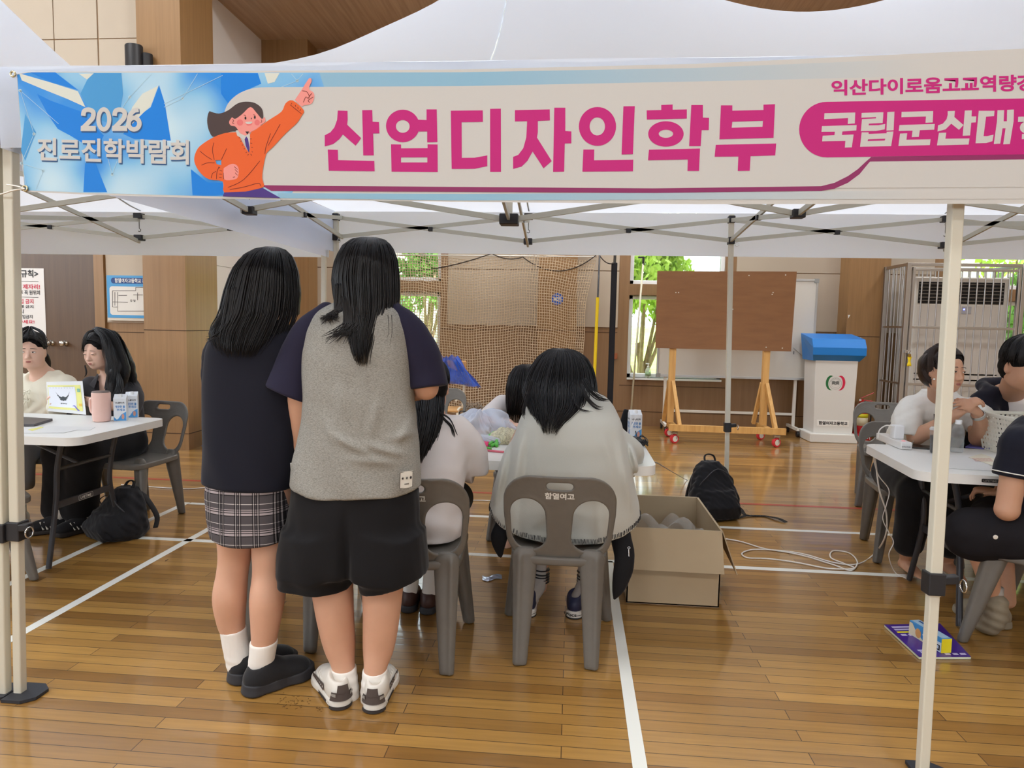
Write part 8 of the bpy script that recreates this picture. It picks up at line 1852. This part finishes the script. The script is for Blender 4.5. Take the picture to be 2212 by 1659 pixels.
# middle table: bags of craft material
def blob(name, label, px, py, r, hgt, m, seed, cat='bag', amp=.25, nu=60, nv=24, z=ZT, freq=3.):
    c = Vector(on(px, py, z)); R2 = np.random.default_rng(seed); ph = R_r = R2.uniform(0, 6.28, 8)
    def f(u, v):
        a = u*2*PI; b = v*PI/2; k = 1+amp*(.5*math.sin(freq*a+ph[0]+3*b)+.3*math.sin(2.3*freq*a+ph[1]-4*b)+.25*math.sin(4.1*freq*a+ph[2]+9*b))
        return (c.x+r[0]*k*math.cos(a)*math.cos(b), c.y+r[1]*k*math.sin(a)*math.cos(b), z+.001+hgt*abs(math.sin(b))*(1+amp*(math.sin(5*a+ph[3])*.5+.4*math.sin(11*a+ph[4]))*math.sin(2*b)))
    o = MB().grid(f, nu, nv).build(name, m, smooth=4, weld=.0004); return props(o, label, cat)
CLEAR = sheer('clear_polythene', (226, 232, 246), .38, .12)
blob('plastic_bag', 'large crumpled clear plastic bag on the middle table', 1040, 938, (.17, .12), .13, CLEAR, 3, amp=.42, nu=120, nv=40, freq=4)
blob('plastic_bag', 'flat milky plastic bag in front of the crumpled one on the middle table', 1025, 958, (.14, .06), .045, sheer('milky_polythene', (222, 226, 236), .6, .2), 4, amp=.2)
blob('bead_bag', 'clear bag of pale beads at the blanket person’s elbow', 1092, 955, (.085, .09), .075, mat('bead_tan', (196, 190, 160), .5, var=.35, vscale=120, bump=1, bscale=160), 6, amp=.15)
blob('bead_tray', 'dark flat tray of small beads under the milky bag', 1028, 962, (.12, .035), .014, mat('bead_dark', (120, 112, 90), .5, var=.5, vscale=160), 7, 'tray', amp=.1)
GRN = mat('green_clay', (92, 190, 72), .5); PNK = mat('pink_clay', (226, 46, 116), .5); VIO = mat('violet_clay', (140, 110, 196), .5)
def sticks(name, label, items, m, cat, r=.006):
    S0 = SDF(np.min([np.minimum(a, b) for a, b in items], axis=0)-.02, np.max([np.maximum(a, b) for a, b in items], axis=0)+.02, .003)
    for a, b in items: S0.cap(a, r, b, r*.9, k=.003)
    return props(S0.build(name, m), label, cat)
g = lambda px, py, z=.008: tuple(atz(px, py, ZT)+Vector((0, 0, z)))
sticks('clay_figure', 'bright green clay shape on the middle table', [(g(1055, 952, .02), g(1066, 948, .035)), (g(1060, 955, .012), g(1072, 952, .03)), (g(1056, 964), g(1070, 958, .02)), (g(1062, 966), g(1074, 962, .012)), (g(1073, 966), g(1072, 955, .03))], GRN, 'clay', .009)
sticks('clay_strip', 'small green clay strip in front of the pink flower', [(g(1048, 970), g(1060, 973))], GRN, 'clay', .007)
sticks('clay_flower', 'pink clay flower on the middle table', [(g(1049, 966+2*math.sin(a)), g(1049+4*math.cos(a), 963+3*math.sin(a), .014)) for a in (0, 1.26, 2.5, 3.77, 5.0)], PNK, 'clay', .010)
sticks('clay_ball', 'small violet clay lump behind the pink flower', [(g(1046, 957, .01), g(1051, 956, .016))], VIO, 'clay', .014)
o = MB().tube([g(1046, 975, .006), g(1088, 979, .006)], .0055, 8).build('pink_stick', mat('pink_plastic', (230, 120, 140), .5), smooth=math.radians(60)); props(o, 'pink plastic stick lying on the middle table', 'stick')
blob('wrapper', 'shiny clear wrapper near the middle table edge', 1033, 969, (.03, .015), .012, CLEAR, 9, 'wrapper', amp=.4)
o = MB().tube(smooth_path([at(1000, 912, 3.88), at(992, 893, 3.88), at(998, 888, 3.88), at(1010, 893, 3.88), at(1017, 908, 3.88), at(1014, 917, 3.88)]), .003, 6).build('wire_loop', BLKP, smooth=4); props(o, 'thin black wire loop standing up on the middle table', 'wire')
t = thing('power_adapter', 'black charger with tangled black cable at the end of the middle table', 'charger', on(1385, 965))
MB().bar(Vector(on(1366, 955))+Vector((0, 0, .02)), Vector(on(1388, 964))+Vector((0, 0, .016)), .034, .028).build('adapter_body', mat('adapter_black', (36, 38, 50), .4), t, True, bevel=.004)
R2 = random.Random(9); c = Vector(on(1386, 963)); pts = []
for k_ in range(26): a = k_*1.35; r_ = .028+.022*R2.random(); pts.append(c+Vector((r_*math.cos(a)*.8, r_*math.sin(a)*1.5, .008+.05*R2.random()*abs(math.sin(a)))))
MB().tube(smooth_path([Vector(on(1360, 930))+Vector((0, 0, .09)), Vector(on(1368, 940))+Vector((0, 0, .10)), Vector(on(1376, 952))+Vector((0, 0, .02))]+pts, 5), .0026, 6).build('cable', BLKP, t, True, smooth=4)
c = Vector(on(1361, 952)); o = MB().bar(c+Vector((-.005, -.06, .075)), c+Vector((.03, -.06, .155)), .010, .004).build('white_stirrer', PVC); props(o, 'white plastic stick leaning in front of the middle table carton', 'stick')
t = thing('black_pouch', 'black flat pouch standing behind the middle table carton', 'pouch', on(1350, 940)); S = SDF(np.array(on(1352, 940))-(.08, .08, .01), np.array(on(1352, 940))+(.08, .08, .18), .004); c = np.array(on(1350, 941)); S.box(c+(.005, .015, .075), (.035, .012, .075), .010, rot=rot3(.15, .25, 0)); S.build('pouch_body', BLKF, t, True)
# right table
t = thing('storage_basket', 'white perforated plastic basket on the right table', 'basket', (2.52, 3.74, ZT), 0)
BAS = mat('basket_plastic', (226, 224, 212), .45, trans=.15)
def basket_mat():
    m = BAS.copy(); m.name = 'perforated_plastic'; nt = m.node_tree; L = nt.links; N = nt.nodes.new; out = nt.nodes['Material Output']; sh0 = out.inputs[0].links[0].from_socket
    uv = N('ShaderNodeUVMap'); sc = N('ShaderNodeVectorMath'); sc.operation = 'MULTIPLY'; sc.inputs[1].default_value = (1, 1, 1); L.new(uv.outputs[0], sc.inputs[0])
    fr = N('ShaderNodeVectorMath'); fr.operation = 'FRACTION'; L.new(sc.outputs[0], fr.inputs[0]); sb = N('ShaderNodeVectorMath'); sb.operation = 'SUBTRACT'; sb.inputs[1].default_value = (.5, .5, 0); L.new(fr.outputs[0], sb.inputs[0])
    ln = N('ShaderNodeVectorMath'); ln.operation = 'LENGTH'; L.new(sb.outputs[0], ln.inputs[0]); lt = N('ShaderNodeMath'); lt.operation = 'LESS_THAN'; lt.inputs[1].default_value = .24; L.new(ln.outputs[1], lt.inputs[0])
    tr = N('ShaderNodeBsdfTransparent'); mx = N('ShaderNodeMixShader'); L.new(lt.outputs[0], mx.inputs[0]); L.new(sh0, mx.inputs[1]); L.new(tr.outputs[0], mx.inputs[2]); L.new(mx.outputs[0], out.inputs[0]); return m
bx0, bx1, by0, by1, bh = 2.21, 2.92, 3.58, 3.90, .20
rz_ = Matrix.Rotation(math.radians(0), 4, 'Z')
mb = MB(); ins = .03
lo = [(bx0+ins, by0+ins), (bx1-ins, by0+ins), (bx1-ins, by1-ins), (bx0+ins, by1-ins)]; hi = [(bx0, by0), (bx1, by0), (bx1, by1), (bx0, by1)]
uvs = []
for i in range(4):
    j = (i+1) % 4; a, b, c, d = (*lo[i], ZT+.001), (*lo[j], ZT+.001), (*hi[j], ZT+bh), (*hi[i], ZT+bh)
    mb.add([a, b, c, d], [(0, 1, 2, 3)]); w_ = math.hypot(b[0]-a[0], b[1]-a[1])/.021; uvs += [(0, 0), (w_, 0), (w_, 8), (0, 8)]
me = mb.mesh('walls', fix=False); ul = me.uv_layers.new(name='UVMap')
for k_, q in enumerate(uvs): ul.data[k_].uv = q
link('walls', me, basket_mat(), t, True)
MB().box((bx0+ins, by0+ins, ZT+.0005), (bx1-ins, by1-ins, ZT+.003)).build('base', BAS, t, True)
e = MB()
for i in range(4): j = (i+1) % 4; e.bar((*hi[i], ZT+bh), (*hi[j], ZT+bh), .014, .018)
for i in range(4): e.bar((*lo[i], ZT), (*hi[i], ZT+bh), .008)
e.build('rim', BAS, t, True, bevel=.003)
MB().poly([(.0, .0), (.05, .0), (.05, .11), (.0, .11)], (), lambda u, v: (bx0+.16+u, by0+.030-.16*v*.9-.002+.0*u, ZT+.05+v)).build('paper_label', mat('label_grey', (170, 168, 160), .6, var=.3, vscale=30), t, True, fix=False)
t = thing('water_bottle', 'clear water bottle with a white cap beside the basket', 'bottle', on(2066, 977)); c = on(2066, 977)
prof = [(.026, 0), (.031, .006)]+[(.031+.0012*math.sin(k_*1.6), .01+.008*k_) for k_ in range(12)]+[(.030, .115), (.024, .135), (.014, .152), (.0125, .158)]
MB().lathe(prof, 28, c).build('bottle_body', sheer('clear_pet', (214, 222, 224), .10, .06), t, True, smooth=math.radians(60))
MB().lathe([(.025, .003), (.0295, .006), (.0295, .075)], 24, c).build('water', sheer('water_film', (196, 206, 210), .10, .03), t, True, smooth=math.radians(60))
MB().lathe([(.0155, .150), (.0155, .170), (.014, .172)], 22, c).build('cap', PVC, t, True, smooth=math.radians(50))
t = thing('iced_coffee', 'clear cup of dark iced coffee with a black straw, half behind the tent pole', 'drink', on(2022, 979)); c = on(2022, 979)
MB().lathe([(.027, 0), (.029, .004), (.036, .125)], 26, c).build('cup', sheer('clear_cup', (220, 224, 226), .08, .05), t, True, smooth=math.radians(60))
MB().lathe([(.026, .003), (.0275, .005), (.0325, .092)], 24, c).build('coffee', mat('coffee', (34, 22, 18), .25), t, True, smooth=math.radians(60))
MB().lathe([(.0375, .122), (.0375, .130), (.030, .138), (.008, .139)], 26, c).build('lid', sheer('clear_lid', (226, 230, 232), .4, .1), t, True, smooth=math.radians(60))
MB().tube([Vector(c)+Vector((.005, 0, .02)), Vector(c)+Vector((-.022, 0, .205))], .0042, 10).build('straw', BLKP, t, True, smooth=math.radians(60))
t = thing('power_strip', 'white multi-socket power strip at the left end of the right table', 'power strip', on(1930, 965))
A, B = Vector(on(1903, 950)), Vector(on(1958, 972)); d = (B-A).normalized()
MB().bar(A+Vector((0, 0, .021)), B+Vector((0, 0, .021)), .058, .040).build('strip_body', mat('strip_white', (228, 226, 224), .4), t, True, bevel=.005)
n_ = Vector((d.y, -d.x, 0)); e = MB(); put_text(e, '구출전공학부', lambda u, v: B+d*.0006*0+n_*0+Vector((0, 0, 0))+d*.001+(n_*-1)*(.0)+Vector((0, 0, .012+.008*v))+(-n_)*(.024-.048*u)*-1*-1, .01); e.build('strip_lettering', INKK, t, True, fix=False)
MB().box(tuple(B-d*.04+Vector((-.008, -.004, .0405))), tuple(B-d*.04+Vector((.008, .006, .043)))).build('switch_lamp', mat('switch_pink', (236, 120, 130), .4, emit=.6), t, True)
t = thing('usb_charger', 'tall white plug-in charger standing on the power strip', 'charger', tuple(A.lerp(B, .62)+Vector((0, 0, .0415)))); c = A.lerp(B, .62)+Vector((0, 0, .0415))
MB().box(tuple(c-Vector((.027, .026, 0))), tuple(c+Vector((.027, .026, .075)))).build('charger_body', PVC, t, True, bevel=.006)
MB().tube(smooth_path([c+Vector((-.025, 0, .066)), c+Vector((-.06, 0, .07)), c+Vector((-.095, -.005, .045)), c+Vector((-.105, -.01, .0))]), .0035, 8).build('cord', WCAB, t, True, smooth=4)
slab('smartphone', 'dark smartphone lying beside the power strip', 'phone', [(1965, 968), (2012, 972), (2012, 966), (1972, 962)], ZT+.0005, .008, mat('phone_dark', (60, 58, 56), .25))
GP2 = 'printed sheets on the right table'
slab('paper_sheet', 'white printed sheet nearest the front edge of the right table', 'paper', [(2046, 1012), (2150, 1018), (2120, 985), (2030, 985)], ZT+.0005, .0012, PAPER, GP2)
slab('paper_sheet', 'cream printed sheet under the navy sleeve on the right table', 'paper', [(2092, 988), (2150, 1008), (2175, 1000), (2120, 980)], ZT+.0020, .0012, mat('cream_paper', (226, 220, 200), .6), GP2)
e = MB()
for k_ in range(4):
    for x in (2104, 2112, 2120, 2128, 2136): p = atz(x+k_*2, 990+k_*2.0, ZT+.0036); e.box(tuple(p-Vector((.008, .003, 0))), tuple(p+Vector((.008, .003, .0003))))
props(e.build('red_printing', mat('print_red', (206, 120, 110), .6)), 'faint red printed lines on the cream sheet', 'print', kind='stuff')
slab('notebook', 'purple-edged notebook under the basket corner', 'notebook', [(2085, 967), (2140, 972), (2140, 962), (2100, 958)], ZT+.0005, .007, mat('violet_notebook', (96, 92, 160), .5))
